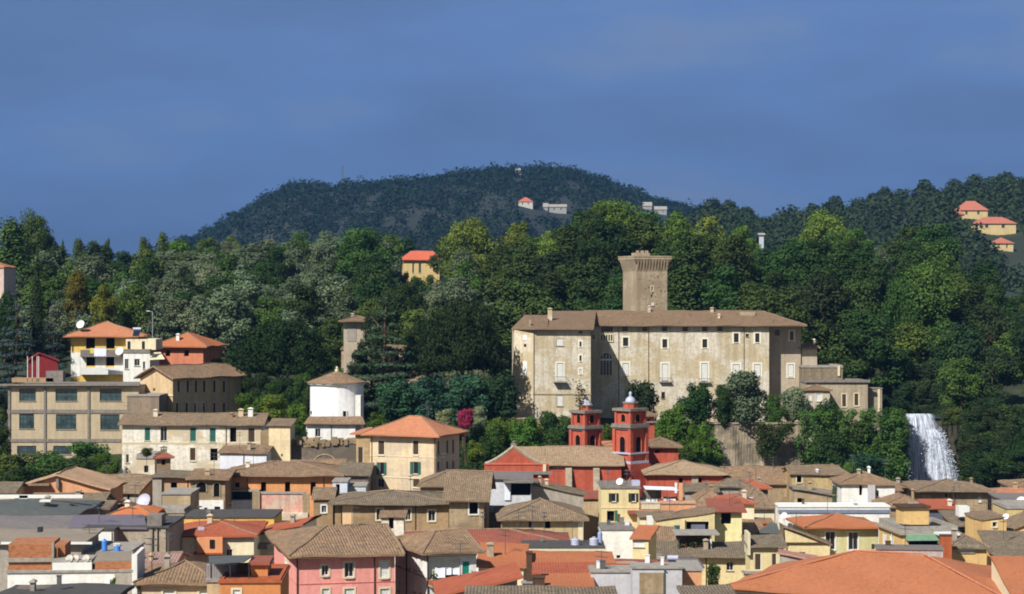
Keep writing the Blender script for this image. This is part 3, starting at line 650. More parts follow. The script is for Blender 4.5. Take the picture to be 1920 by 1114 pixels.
# yellow houses centre right
h = H('yellow_house', 'yellow house under the brown tile roof, with one dark window above the big orange roof', 'house', 1219, 1407, 250, 1040, 1016, 7, -3, 'sh', W_YEL, T_GREY, zb=-1, ov=.8, wins=[('F', 1362, 1054, 1375, 1070, 'd'), ('F', 1283, 1056, 1290, 1066, 'd')])
h.pipe(1401); h.pipe(1324)
h = H('steep_brown_roofed_house', 'house with a steep brown tile roof left of the dark plant terrace', 'house', 1219, 1268, 255, 1037, 987, 9, -2, 'sh', W_BEI, T_OLD2, zb=-1, ov=.3)
h = H('covered_terrace', 'deep shaded terrace full of plants under a flat canopy', 'terrace', 1272, 1339, 253, 1036, None, 4, 0, 'flat', W_BEI, CONC, zb=-1, par=0)
z0 = h.ze + .17; z1 = h.zat(1003, 253)
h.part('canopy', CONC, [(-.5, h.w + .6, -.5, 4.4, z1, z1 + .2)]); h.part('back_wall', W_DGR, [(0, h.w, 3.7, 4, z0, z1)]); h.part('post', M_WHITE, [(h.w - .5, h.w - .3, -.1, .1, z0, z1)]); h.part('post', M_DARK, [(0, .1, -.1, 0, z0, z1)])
for i in range(9):
    e = empty('potted_plant', (h.A.x + .5 + i * .42, h.A.y + .5 + (i % 3) * .3, h.zb + z0)); tag(e, 'leafy potted plant crowded on the shaded canopy terrace', 'potted plant', 'plants on the shaded terrace')
    mb = MB(); mb.lathe([(.13, 0), (.2, .35), (.22, .4)], n=10); mb.build('pot', M_TERRA, e); lb = MB()
    for k in range(90):
        p = Vector((rng.gauss(0, .2), rng.gauss(0, .2), .42 + abs(rng.gauss(.3, .22)))); a = Vector((rng.uniform(-1, 1), rng.uniform(-1, 1), rng.uniform(-1, 1))).normalized() * .1; b2 = a.orthogonal().normalized() * .08
        lb.face([p - a - b2, p + a - b2, p + a + b2, p - a + b2])
    lb.build('foliage', plain(((70, 92, 48), (120, 60, 50), (90, 110, 50))[i % 3], .8, name='pot_leaves'), e)
h = H('cream_framed_house', 'cream house with sloping top and a deep square loggia opening', 'house', 1231, 1340, 266, 975, 957, 6, 0, 'shx', W_YEL, T_OLD, zb=-1, ridge=False, ov=.15, wins=[('F', 1263, 985, 1276, 996, 'g'), ('F', 1287, 978, 1329, 1003, 'D')])
h.pbox('opening_panel', plain((120, 118, 140), .8, name='grey_curtain'), 1296, 1322, 982, 1000, .35, .42); h.pipe(1285)
h = H('cream_house', 'plain cream wall house with a plant filled balcony under a red roof', 'house', 1341, 1391, 268, 958, 936, 7, 0, 'sh', plaster((240, 228, 170), .12), T_DKRED, zb=-1, ov=.6, wins=[('F', 1352, 962, 1371, 983, 'D')])
h.aerial(1368)
solar(1400, 943, 285, 22, 'silvery solar heater tank beside the red roof above the cream house')
h = H('yellow_block_house', 'yellow house with two tall brown shutters under a small brown tile roof', 'house', 1407, 1469, 236, 1024, 1003, 5, 0, 'sh', W_YEL, T_GREY, zb=-1, wins=[('F', 1415, 1038, 1427, 1069, 'b'), ('F', 1447, 1038, 1456, 1069, 'b')])
h.pbox('verge', M_CREAM, 1402, 1407, 1000, 1041, -.5, 3)
h = H('yellow_gabled_house', 'yellow house with an off-centre gable and one small brown window', 'house', 1474, 1556, 246, 1019, 986, 3, 0, 'gy', W_YEL, T_OLD, zb=-1, apex=1468, ov=.25, wins=[('F', 1498, 1035, 1511, 1041, 'b')])
h.band(1017, 1020, M_BROWN, 'F', .18, 'eave_board'); h.pipe(1475)
h = H('lean_to', 'low lean-to with a pink tile edge in front of the yellow gabled house', 'shed', 1462, 1530, 226, 1050, 1036, 4, -8, 'shl', W_GRY, tile((190, 140, 124), (200, 154, 136), (160, 112, 98), .2), zb=-1, ov=.2)
h = H('lean_to', 'tiny lean-to roof at the foot of the brown shuttered yellow house', 'shed', 1400, 1436, 226, 1073, 1069, 3, 0, 'sh', W_YEL, CONC, zb=-1, ov=.2)
h = H('brown_roofed_house', 'brown tile roof with a dark tarpaulin corner behind the yellow block house', 'house', 1394, 1458, 272, 1003, 970, 9, 0, 'sh', W_BEI, T_OLD2, zb=-1, ov=.3); h.chimney(1434, 980, 6, v=4, mat=M_TERRA)
mb = MB(); patch(mb, (h.w * .35, -.4, h.ze + .25), (h.w + .3, -.4, h.ze + .25), (h.w + .3, 3.2, h.ze + 1.15), (h.w * .85, 3.2, h.ze + 1.15), .05); mb.build('tarpaulin', SLATE, h.roof)
h = H('hip_roofed_house', 'cream house under a broad pyramid of brown tiles left of the white terrace', 'house', 1394, 1452, 298, 952, 913, 9, 6, 'hip', W_CRM, T_OLD, zb=-1, ov=.5)
h = H('white_terrace_house', 'white house with a tall green door below a long white roof terrace', 'house', 1461, 1668, 276, 951, None, 4, 0, 'flat', W_WHT, M_WHITE, zb=-1, par=.06, wins=[('F', 1495, 973, 1512, 998, 'g')])
h.band(955.5, 962, plain((128, 136, 156), .8, name='blue_grey_band'), 'F', .15); h.dish(1470, 966, .4, -1)
h = H('pale_green_house', 'pale green house with two tall white framed windows under a smooth orange roof', 'house', 1519, 1647, 250, 988, 960, 9, 5, 'hip', W_GRN, T_ORNG, zb=-1, ov=.8, inset=6.5, wins=[('F', 1548, 997, 1566, 1031, 'sd'), ('F', 1591, 998, 1609, 1031, 'sd'), ('F', 1634, 1020, 1641, 1031, 'b')], surround=M_WHITE)
h = H('ochre_terrace_house', 'ochre house with a roof terrace, stair box and teal awning beside the pale green house', 'house', 1692, 1796, 238, 1000, None, 9, 6, 'flat', W_YOC, CONC, zb=-1, par=.6, cpx=1648, wins=[('F', 1704, 1008, 1760, 1026, 'D'), ('L', 1655, 1000, 1662, 1030, 'w'), ('L', 1668, 1004, 1675, 1034, 'w')])
h.pbox('stair_box', W_YOC, 1694, 1742, 953, 984, 4, 7); h.pbox('stair_box_roof', M_BROWN, 1690, 1746, 949.5, 953, 3.7, 7.3); h.pbox('awning', M_TEAL if False else plain((140, 178, 150), .8, name='teal_awning'), 1703, 1762, 1003, 1014, -1.1, -.05); h.pbox('canopy', M_WHITE, 1760, 1800, 1000, 1004, -2.4, -.6)
h.band(999, 1003, M_STONE, 'FL', .35)
h.pipe(1673, face='L', mat=M_WHITE)
e = empty('brick_pillar', P(1773, 1040, 224)); tag(e, 'square red-brown brick pillar under the white canopy', 'pillar'); mb = MB(); mb.box(-.55, .55, -.5, .5, -12, 2.0); mb.build('shaft', plaster((176, 96, 60), .3), e); mb = MB(); mb.box(-.6, .6, -.55, .55, 2, 2.1); mb.build('cap', M_BROWN, e)
h = H('grey_walled_yard', 'yard wall of streaked grey panels just above the big orange roof', 'wall', 1645, 1768, 215, 1030, None, 3, -6, 'flat', plaster((180, 172, 166), .5), SHEET, zb=-1, par=0)
h = H('low_arcade_house', 'small ochre house with dark arch and grey roof right of the brick pillar', 'house', 1784, 1850, 226, 1026, 1004, 5, 0, 'hip', W_YOC, T_GREY, zb=-1, ov=.4, wins=[('F', 1796, 1030, 1826, 1036, 'w')])
h = H('narrow_ochre_house', 'narrow ochre house wall with a small framed window near the right edge', 'house', 1842, 1887, 244, 974, 968, 7, 4, 'shx', W_YOC, T_OLD, zb=-1, ridge=False, ov=.1, wins=[('F', 1861, 979, 1869, 988, 'sd')]); h.dish(1884, 968, .35, -1)
h = H('grey_gabled_house', 'house under the large mossy grey roof at the right edge', 'house', 1864, 2010, 228, 1042, 995, 10, -4, 'sh', W_YOC, T_GREY, zb=-1, ov=.3)
h = H('apricot_gabled_house', 'apricot gable rising behind the mossy grey roof, right edge', 'house', 1882, 2030, 246, 1000, 972, 8, 0, 'gy', plaster((236, 188, 132), .15), T_OLD, zb=-1, ov=.2, apex=1950)
h = H('beige_cube_house', 'beige flat topped house behind the narrow ochre one, right edge', 'house', 1888, 2030, 268, 954, None, 8, 0, 'flat', plaster((208, 184, 132), .3), CONC, zb=-1, par=.2)
h = H('grey_roofed_house', 'grey roofed house with balcony clutter behind the ochre stair box', 'house', 1795, 1878, 262, 985, 958, 9, 0, 'sh', W_DGR, T_GREY, zb=-1, wins=[('F', 1800, 990, 1838, 1000, 'D')])
h.balcony(1790, 1842, 1002, .8, .7); h.aerial(1850); h.pbox('roof_box', M_WHITE, 1798, 1818, 950, 969, 2, 4)
h = H('tiny_red_roofed_house', 'small red roof over a grey wall left of the white roof box', 'house', 1742, 1794, 286, 953, 936, 6, 0, 'sh', plain((96, 100, 112), .7, name='blue_grey_sheet'), T_RED, zb=-1, ov=.4)  # wall sheet is a mottled blue-grey
h.aerial(1788)
h = H('brown_roofed_house', 'long low brown tile roof below the white house by the waterfall', 'house', 1659, 1738, 298, 950, 929, 8, 0, 'hip', W_BRN, T_OLD2, zb=-1, inset=2); h.pbox('roof_window', M_WHITE, 1704, 1724, 943.5, 947, -.3, 0, parent=h.roof); h.chimney(1711, 917, 4)
# big orange roof in the foreground
h = H('big_orange_roofed_building', 'large building under the smooth orange hip roof filling the bottom right corner', 'house', 1363, 1893, 202, 1101, None, 20, -23, 'hip', plaster((214, 220, 224), .1, name='pale_blue_plaster'), T_BIG, zb=-1, ov=.5, inset=10.4)
bpy.data.objects.remove(h.roof.children[0]) if h.roof.children else None
me = h.roof.data; zr = h.ze + 2.75
for v_ in me.vertices:          # raise the ridge to its height (built level above)
    f = min(1, max(0, (v_.co.y + .5) / 10.5)); g = min(1, max(0, (20.5 - v_.co.y) / 10.5)); q = min(1, max(0, (v_.co.x + .5) / 10.4), max(0, (h.w + .5 - v_.co.x) / 10.4))
    v_.co.z += 2.75 * min(f, g, q)
mb = MB(); pts = [Vector((-.5, -.5, h.ze + .1)), Vector((9.9, 10, zr + .08)), Vector((h.w - 9.9, 10, zr + .08)), Vector((h.w + .5, -.5, h.ze + .1))]
for a, b in ((0, 1), (1, 2), (2, 3)):
    for i in range(24): mb.tube(pts[a].lerp(pts[b], i / 24), pts[a].lerp(pts[b], (i + .96) / 24), .1, .1, 6)
mb.build('ridge_tiles', T_SALM if False else plain((196, 128, 96), .85, name='ridge_clay'), h.roof); h.band(1103, 1109, M_BROWN, 'F', .4, 'gutter')
h = H('orange_roofed_wing', 'orange tiled wing with coarser tile lines meeting the big roof at the right edge', 'house', 1897, 2120, 190, 1114, 1043, 10.5, -3, 'sh', W_CRM, T_BIG, zb=-1, ov=.1)
# ------------------------------------------------------------------ middle row
h = H('orange_gabled_house', 'wide orange gable end with a pale tile roof at the left', 'house', 27, 201, 268, 917, 888, 11, 0, 'gy', W_ORNG, T_SALM if False else tile((196, 158, 124), (210, 176, 142), (160, 126, 98), .3), zb=-1, apex=107, ov=.5)
h.pbox('lean_to_roof', T_OLD, 45, 92, 907, 911, -.8, -.02)
h.pbox('chimney_flue', M_GREYST, 105, 110, 898, 916, -.5, -.003)
h = H('grey_walled_house', 'grey plastered house with tile roof behind the orange gable', 'house', 160, 258, 286, 920, 890, 10, -14, 'gx', W_GRY, T_OLD, zb=0, ov=.5, wins=[('F', 228, 928, 232, 935, 'd'), ('F', 238, 926, 243, 938, 'd')]); h.aerial(200)
h = H('low_tiled_house', 'low lichen covered tile roof in front of the orange gable', 'house', 55, 192, 255, 944, 925, 7, 0, 'gx', W_BRN, T_GREY, zb=-1, ov=.3)
h = H('low_tiled_house', 'small beige house with grey tiles at the left edge', 'house', -60, 27, 262, 921, 905, 7, 0, 'gx', W_PCH, T_GREY, zb=-1, ov=.3)
h = H('yard_house', 'cluttered yard house with white gables behind the mauve roof', 'house', 140, 200, 240, 952, 940, 7, 0, 'gx', W_GRY, T_GREY, zb=-1); h.dish(150, 952, .5, -1); h.dish(180, 956, .45, -1)
h = H('orange_hipped_house', 'small house with a vivid orange hip roof above the mauve roof', 'house', 208, 281, 236, 966, 944, 8, 0, 'hip', W_WHT2, T_FIRE, zb=-1, ov=.4, inset=4.5)
h = H('brown_gabled_house', 'brown tile roof half hidden left of the vivid orange hip roof', 'house', 180, 250, 246, 963, 942, 8, 0, 'hip', W_BRN, T_OLD, zb=-1, ov=.4); h.dish(272, 940, .9, -1, M_LILAC)
h = H('beige_cube_house', 'windowless beige plaster block below the peach walled house', 'house', 304, 357, 252, 927, None, 7, 0, 'flat', W_BEI, CONC, zb=-1, par=0)
h = H('ruined_outhouse', 'ragged grey outhouse between the beige block and the golden house', 'house', 272, 345, 243, 962, None, 5, 0, 'flat', W_GRY, CONC, zb=-1, par=.3, wins=[('F', 279, 966, 289, 974, 'D'), ('F', 318, 968, 330, 980, 'D')])
h = H('peach_house', 'peach walled house with a dark eave and one black window', 'house', 288, 357, 282, 893, 882, 9, 0, 'sh', plaster((224, 170, 124), .35, (188, 160, 130)), T_GREY, zb=0, ov=.6, wins=[('F', 320, 905, 332, 919, 'D')]); h.pbox('buttress', W_GRY, 286, 303, 893, 1000, -.4, -.003)
h.pipe(352)
h = H('belvedere', 'small rooftop belvedere with a dull red pyramid roof and chimney pots', 'turret', 294, 320, 296, 858, 848, 3, 10, 'hip', W_BRN, T_DKRED, zb=4, ov=.5, wins=[('F', 303, 862, 310, 872, 'D')]); h.chimney(307, 838, 12, v=1, mat=W_DGR)
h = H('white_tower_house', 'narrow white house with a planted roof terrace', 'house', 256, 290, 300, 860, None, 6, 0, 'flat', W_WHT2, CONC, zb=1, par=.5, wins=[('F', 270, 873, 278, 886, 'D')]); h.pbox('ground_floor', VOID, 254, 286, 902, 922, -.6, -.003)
h = H('arcaded_house', 'stone house with two dark arched openings under a brown tile roof', 'house', 357, 422, 280, 897, 880, 7, 0, 'sh', W_STN, T_OLD2, zb=0, ov=.6)
mb = MB()
def arch(h, x0, x1, ytop, ybot, mat=VOID, off=.03, ring=None, nm='arch', face='F'):
    u0, Ya = h.loc(face, x0); u1, Yb = h.loc(face, x1); Y = (Ya + Yb) / 2; zt, zb_ = h.zat(ytop, Y), h.zat(ybot, Y); r = abs(u1 - u0) / 2; m = (u0 + u1) / 2
    pts = [(m - r, zb_), (m + r, zb_)] + [(m + r * math.cos(a), zt - r + r * math.sin(a)) for a in [math.pi * k / 10 for k in range(11)]]
    b = MB(); b.hexa([Vector(h.T(face, p[0], -.25, p[1])) for p in pts], [Vector(h.T(face, p[0], off, p[1])) for p in pts]); o = b.build(nm, mat, h.root)
    if ring:
        b = MB(); q = pts[1:] + [pts[0]]
        for i in range(len(q) - 1): b.tube(h.T(face, q[i][0], off, q[i][1]), h.T(face, q[i + 1][0], off, q[i + 1][1]), .1, .1, 5)
        b.build('surround', ring, o)
    return o
arch(h, 367, 388, 903, 923, ring=M_STONE); arch(h, 400, 413, 905, 931, ring=M_STONE)
h.pbox('lower_wall', W_WHT, 369, 419, 938, 968, -.12, -.003); h.pbox('window', VOID, 383, 388, 952, 960, -.2, -.12); h.pbox('window', VOID, 402, 412, 950, 959, -.2, -.12)
h = H('long_orange_house', 'long orange house with a row of tall dark windows under a pale tile roof', 'house', 422, 634, 288, 890, 865, 12, 0, 'hip', W_DOR if False else plaster((220, 156, 104), .3), T_OLD2, zb=0, ov=.9, inset=7,
      wins=[('F', 440, 905, 449, 914, 'D'), ('F', 489, 904, 499, 922, 'D'), ('F', 534, 904, 544, 923, 'D'), ('F', 582, 904, 592, 930, 'D')])
h.pbox('balcony_floor', CONC, 422, 486, 919, 922, -1.6, -.003); h.pipe(464); h.pipe(607); h.aerial(500)
mb = MB()
for k in range(14): mb.box(k * .32, k * .32 + .08, -1.55, -1.5, h.zat(936, 286), h.zat(922, 286))
mb.build('railing', M_DARK, h.root)
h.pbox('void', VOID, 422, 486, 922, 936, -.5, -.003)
h.pbox('lower_wall', W_WHT, 421, 473, 938, 969, -1.6, -.6)
h = H('ruined_pink_wall', 'ruined wall with faded pink plaster below the long orange house', 'wall', 485, 570, 276, 926, None, 1.2, 0, 'flat', plaster((222, 168, 152), .55, (206, 190, 168)), CONC, zb=-1, par=0)
h.pbox('stone_pier', W_STN, 473, 487, 922, 975, -.3, -.003); h.pbox('stone_pier', W_STN, 567, 580, 926, 980, -.3, -.003); h.pbox('plinth', W_WHT2, 500, 577, 962, 976, -.6, -.003)
h = H('small_stone_house', 'small brown stone house with a white cross window', 'house', 588, 624, 268, 935, 914, 6, 0, 'gx', W_BRN, T_OLD, zb=-1, ov=.3, wins=[('F', 603, 948, 612, 961, 'sd')], surround=M_WHITE)
h = H('pale_blue_house', 'pale blue little house with a dark doorway below the ruined arch', 'house', 624, 651, 276, 904, None, 5, 0, 'flat', plaster((206, 216, 228), .15), CONC, zb=0, par=0, wins=[('F', 630, 908, 637, 925, 'D')])
h = H('pale_blue_annexe', 'pale blue annexe with a white framed window left of the peach palazzo', 'house', 652, 686, 278, 912, None, 5, 0, 'flat', plaster((206, 214, 222), .15), CONC, zb=0, par=0, wins=[('F', 660, 918, 667, 925, 'sw')])
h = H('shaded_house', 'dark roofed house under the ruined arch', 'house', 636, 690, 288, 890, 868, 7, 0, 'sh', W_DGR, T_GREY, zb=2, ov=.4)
h = H('tiled_house', 'low tile roof below the ruined stone wall', 'house', 545, 640, 300, 884, 862, 8, 0, 'gx', W_STN, T_OLD2, zb=2, ov=.5)
h = H('beige_long_house', 'long brown-beige house with three cream framed windows and a wide dark eave', 'house', 628, 841, 262, 943, 919, 12, 0, 'hip', W_BRN, T_GREY, zb=-1, ov=.9, inset=8, wins=[('F', 706, 954, 718, 975, 'sd'), ('F', 760, 954, 770, 975, 'sd'), ('F', 803, 957, 816, 977, 'sd')])
h.pbox('plaster_panel', plaster((234, 196, 150), .1), 642, 662, 946, 985, -.05, -.003); h.pipe(640); h.pipe(779); h.aerial(690); h.aerial(770)
h = H('roof_hut', 'tiny hut with white doors and a brown roof before the beige long house', 'hut', 715, 757, 250, 968, 956, 3, 0, 'sh', W_WHT2, T_OLD2, zb=-1, ov=.3, wins=[('F', 729, 970, 738, 992, 'D')])
h = H('hipped_stone_house', 'stone house with an open black window under a broad hip roof', 'house', 842, 907, 258, 937, 883, 16, -2, 'gx', W_STN, T_OLD, zb=-1, ov=.8, wins=[('F', 880, 942, 896, 964, 'sD')], surround=M_WHITE)
h = H('hipped_tile_house', 'house under the tile roof whose pale verge points left, behind the black window house', 'house', 788, 880, 275, 911, 884, 12, 0, 'hip', W_STN, T_OLD, zb=-1, ov=.4, inset=5)
h = H('peach_palazzo', 'three storey peach palazzo with green shutters and an orange hip roof', 'palazzo', 694, 817, 296, 813, 781, 12, -22, 'hip', W_PCH, T_SALM, zb=0, cpx=861, ov=1.0,
      wins=[('F', 709, 826, 721, 853, 'sb'), ('F', 774, 826, 785, 853, 'sb'), ('F', 711, 867, 720, 890, 'og'), ('F', 774, 866, 784, 889, 'og'), ('F', 708, 898, 720, 914, 'sd'), ('F', 774, 898, 787, 914, 'sb'),
            ('R', 820.5, 826, 824.5, 853, 'b'), ('R', 837, 825, 841, 850, 'b'), ('R', 848, 824, 852, 849, 'b'), ('R', 820.5, 865, 824.5, 882, 'b'), ('R', 837, 864, 841, 880, 'b'), ('R', 848, 863, 852, 879, 'b')])
h.pipe(697.5); h.pipe(815.5); h.band(853.5, 855, M_CREAM, 'F', .05, 'string_course'); h.band(892.5, 894.5, M_CREAM, 'F', .06, 'string_course'); h.chimney(780, 780, 8, v=8); h.aerial(803)
h = H('palazzo_wing', 'plain brown wing set back at the left of the peach palazzo', 'house', 668, 694, 300, 815, None, 9, 0, 'flat', plaster((206, 176, 136), .5, (172, 150, 110)), T_SALM, zb=2, par=0, wins=[('F', 671, 838, 681, 868, 'b')])
mb = MB(); patch(mb, (-.9, -.5, h.ze + .2), (h.w + .2, -.5, h.ze + .2), (h.w + .1, 3, h.ze + .9), (1.5, 3, h.ze + .9), .2); mb.build('roof', T_SALM, h.root)
# white row and its neighbours up the bank
h = H('white_row_house', 'long weathered white row house with teal and brown shutters', 'house', 229, 490, 330, 795, 775, 10, 0, 'gx', W_WHT2, T_OLD, zb=5, ov=.6,
      wins=[('F', 271, 801, 282, 827, 'g'), ('F', 301, 800, 313, 827, 'd'), ('F', 356, 801, 368, 828, 'og' if False else 'g'), ('F', 393, 802, 405, 829, 'g'), ('F', 431, 802, 443, 829, 'D'), ('F', 465, 802, 478, 831, 'b'),
            ('F', 356.5, 840, 367, 864, 'sb'), ('F', 394, 841, 408, 864, 'D'), ('F', 272, 845, 282, 862, 'D'), ('F', 236, 852, 242, 868, 'b')])
h.band(828.5, 832, M_CREAM, 'F', .06, 'string_course'); h.pipe(424); h.pbox('plaster_panel', plaster((214, 178, 130), .3), 341, 420, 835, 866, -.05, -.003) if False else None
h.chimney(292, 768, 8); h.chimney(452, 767, 9); h.chimney(470, 765, 9, mat=M_WHITE); h.aerial(380); h.aerial(240)
h = H('grey_brown_block', 'flat topped grey-brown block behind the left end of the white row house', 'house', 238, 298, 344, 743, None, 9, 0, 'flat', plaster((150, 134, 116), .4), CONC, zb=8, par=0)
h = H('cream_pier_house', 'tall narrow cream house at the right end of the white row', 'house', 504, 544, 318, 797, 785, 7, 0, 'sh', plaster((236, 216, 176), .3, (210, 190, 150)), T_OLD, zb=4, ov=.3, wins=[('F', 527, 851, 530, 856, 'D')]); h.part('buttress', W_STN, [(-1.3, -.01, .5, 5, 0, h.ze - 1)])
h = H('white_shed', 'low white shed with a tiled edge in front of the white row house', 'shed', 412, 500, 312, 848, 835, 6, 0, 'sh', plaster((232, 234, 244), .12), T_OLD2, zb=4, ov=.3); h.pipe(457)
# factory, monastery, yellow house
h = H('concrete_factory', 'grey concrete factory with white pilasters and large grid windows', 'factory', 15, 260, 348, 725, None, 16, 0, 'flat', plaster((186, 170, 142), .25), M_GREYST, zb=9, par=0, surround=M_WHITE,
      wins=[('F', 36, 729, 67, 752, 'G'), ('F', 104, 729, 145, 752, 'G'), ('F', 187, 729, 228, 752, 'G'), ('F', 36, 776, 64, 804, 'G'), ('F', 105, 777, 143, 805, 'G'), ('F', 188, 777, 224, 806, 'G'), ('F', 32, 836, 68, 852, 'G'), ('F', 100, 836, 134, 852, 'G')])
h.band(768, 775, M_GREYST, 'F', .12, 'floor_band'); h.band(823, 829, M_GREYST, 'F', .12, 'floor_band')
for x in (15, 82, 164): h.pbox('pilaster', M_GREYST, x, x + 4, 726, 860, -.2, -.13)
h.part('cornice', M_GREYST, [(-1.2, h.w + .3, -.9, .0, h.ze + .17, h.ze + .45)]); h.pbox('roof_box', W_BRN, 22, 100, 709, 717, 5, 8); h.pbox('roof_box', M_GREYST, 86, 118, 696, 716, 5, 7)
for x in (51, 60, 69, 72): h.pbox('post', M_WHITE, x, x + 1, 668, 716, 5, 5.1)
h = H('maroon_hut', 'maroon metal hut on the roof of the concrete factory', 'hut', 55, 108, 368, 676, 662, 6, 14, 'gy', MAROON, MAROON, zb=14, ov=.3, apex=74, ridge=False)
h = H('old_monastery', 'old brown convent with rows of narrow windows and a sunlit tile roof', 'convent', 263, 324, 355, 708, 686, 10, -33, 'gy', plaster((206, 180, 142), .4), T_OLD2, zb=10, cpx=452, ov=.8,
      wins=[('F', 287, 728, 291, 733, 'D')] + [('R', x, 713, x + 5, 736, 'b') for x in (333, 350, 365.5, 381, 400, 418)] + [('R', x, 755, x + 5, 776, 'b') for x in (330, 348, 364, 380, 400, 418)])
h.band(738, 741, M_CREAM, 'F', .15)
h = H('yellow_villa', 'yellow and white villa with an orange hip roof, balconies and hanging laundry', 'villa', 133, 258, 385, 630, 603, 12, 6, 'hip', plaster((236, 200, 110), .12), T_ORNG if False else T_SALM, zb=16, ov=1.3,
      wins=[('F', 161, 634, 178, 654, 'D'), ('F', 199, 634, 215, 654, 'D'), ('F', 162, 669, 178, 686, 'D'), ('F', 199, 669, 214, 686, 'D'), ('F', 135, 648, 138, 660, 'd')])
h.pbox('lower_wall', W_WHT, 133, 150, 661, 706, -.06, -.003); h.pbox('lower_wall', W_WHT, 150, 232, 661, 668, -.05, -.003); h.pbox('lower_wall', W_WHT, 178.5, 198.5, 668, 700, -.05, -.003); h.pbox('lower_wall', W_WHT, 150.5, 161.5, 668, 700, -.05, -.003); h.pbox('lower_wall', W_WHT, 214.5, 232, 668, 700, -.05, -.003)
h.balcony(152, 232, 667, 1.3, 1.1, mat=M_GREYST, rail=M_GREYST, solid=True); h.balcony(152, 232, 700, 1.3, 1.1, mat=M_WHITE, rail=M_WHITE, solid=True); h.dish(152, 609, .8, 1); h.dish(225, 659, .8, -2)
e = empty('laundry', P(188, 655, 381)); tag(e, 'white sheets hanging over the villa balcony', 'laundry'); mb = MB()
for k in range(12):
    x0_ = -1.1 + k * .18; mb.hexa([Vector((x0_, -.03 * (k % 2), -1.35 + .12 * (k % 3))), Vector((x0_ + .18, -.03 * ((k + 1) % 2), -1.35 + .12 * ((k + 1) % 3))), Vector((x0_ + .18, .05, -1.3)), Vector((x0_, .05, -1.3))], [Vector((x0_, 0, .2)), Vector((x0_ + .18, 0, .2)), Vector((x0_ + .18, .05, .2)), Vector((x0_, .05, .2))])
mb.build('sheet', M_CLOTH, e); mb = MB(); mb.box(-1.8, -1.15, -.02, .02, -.7, .2); mb.build('towel', plain((228, 214, 100), .9, name='yellow_cloth'), e); mb = MB(); mb.tube((-2.2, 0, .2), (2.2, 0, .2), .02, .02, 4); mb.build('line', M_METAL, e)
h = H('white_villa_wing', 'white wing of the villa with solar heater and cream awning', 'house', 231, 281, 383, 662, None, 10, 0, 'flat', W_WHT, M_GREYST, zb=16, par=.5, wins=[('F', 234, 673, 241, 692, 'd'), ('F', 252, 673, 262, 686, 'd'), ('F', 268, 678, 272, 692, 'd')])
h.pbox('upper_floor', W_CRM, 236, 292, 636, 656, 1.5, 9); h.pbox('upper_window', GLASS, 239, 244, 640, 654, 1.42, 1.49); h.pbox('upper_window', GLASS, 266, 271, 640, 654, 1.42, 1.49)
mb = MB(); patch(mb, (h.w + .2, -2, h.zat(675, 381)), (h.w + 3, -2, h.zat(673, 381)), (h.w + 1.6, 2, h.zat(660, 385)), (h.w - .5, 2, h.zat(660, 385)), .06); mb.build('awning', M_CREAM, h.root)
solar(257, 622, 380, 15, 'solar heater on a stand in front of the villa roof')
h = H('brick_red_house', 'brick red house with an orange roof right of the yellow villa', 'house', 296, 381, 398, 649, 624, 12, -8, 'hip', plaster((206, 130, 100), .2), T_ORNG, zb=20, ov=1.0, wins=[('F', 310, 657, 319, 668, 'D'), ('F', 345, 657, 354, 668, 'D')]); h.chimney(334, 626, 6, v=1.5, mat=M_WHITE)
h = H('left_edge_building', 'sliver of a tall pinkish building at the left edge', 'house', -60, 7, 420, 500, 488, 10, 0, 'hip', plaster((214, 190, 180), .2), T_SALM, zb=26, ov=.2)
h = H('garden_pavilion', 'slender plastered pavilion tower half hidden behind the cedar', 'tower', 648, 694, 396, 602, 592, 6, 8, 'hip', plaster((196, 182, 160), .4), T_CAST, zb=18, ov=1.0); h.pbox('panel', W_GRY, 650, 668, 610, 640, -.06, -.003); h.chimney(661, 588, 5)
h = H('ruined_villa', 'crumbling pale villa walls behind the cedar and the umbrella pine', 'ruin', 640, 800, 405, 655, 648, 8, 0, 'gx', plaster((206, 176, 150), .7, (160, 136, 116)), T_CAST, zb=18, ov=.2, wins=[('F', 700, 662, 708, 676, 'D'), ('F', 740, 662, 748, 676, 'D')])
# right row by the waterfall
h = H('long_tiled_house', 'long stone house whose tile roof runs below the ivy terrace wall', 'house', 1362, 1486, 332, 906, 875, 11, 0, 'gx', W_STN, T_OLD2, zb=-1, ov=.5, wins=[('F', 1380, 912, 1388, 920, 'd')]); h.aerial(1450)
h = H('stone_gable_house', 'beige stone house with a small black window at the end of the long tile roof', 'house', 1484, 1577, 326, 888, 873, 9, 0, 'gx', plaster((196, 172, 126), .6, (160, 138, 100)), T_OLD, zb=-1, ov=.4, wins=[('F', 1494, 892, 1503, 905, 'sD'), ('F', 1560, 893, 1573, 912, 'D')]); h.chimney(1532, 880, 4, v=1, mat=M_WHITE)
h = H('side_tiled_house', 'tile roof falling to the right beside the stone gable house', 'house', 1545, 1598, 338, 893, 874, 9, 0, 'hip', W_STN, T_OLD, zb=-1, ov=.3)
h = H('canopy_roof_house', 'dark open shed under a small bright red hip roof', 'shed', 1392, 1440, 316, 915, 900, 6, 0, 'hip', W_DGR, T_RED, zb=-1, ov=.6, wins=[('F', 1394, 917, 1416, 930, 'D')])
h = H('grey_tiled_house', 'grey tile roof with a pale verge left of the small red hip roof', 'house', 1345, 1398, 312, 912, 894, 8, 0, 'hip', W_GRY, T_GREY, zb=-1, ov=.4)
h = H('beige_yard_house', 'rough beige walled yard with a sagging roof behind the white terrace', 'house', 1490, 1566, 300, 927, 915, 6, 0, 'shl', W_BEI, BEISH, zb=-1, ov=.3, wins=[('F', 1495, 934, 1504, 944, 'D')])
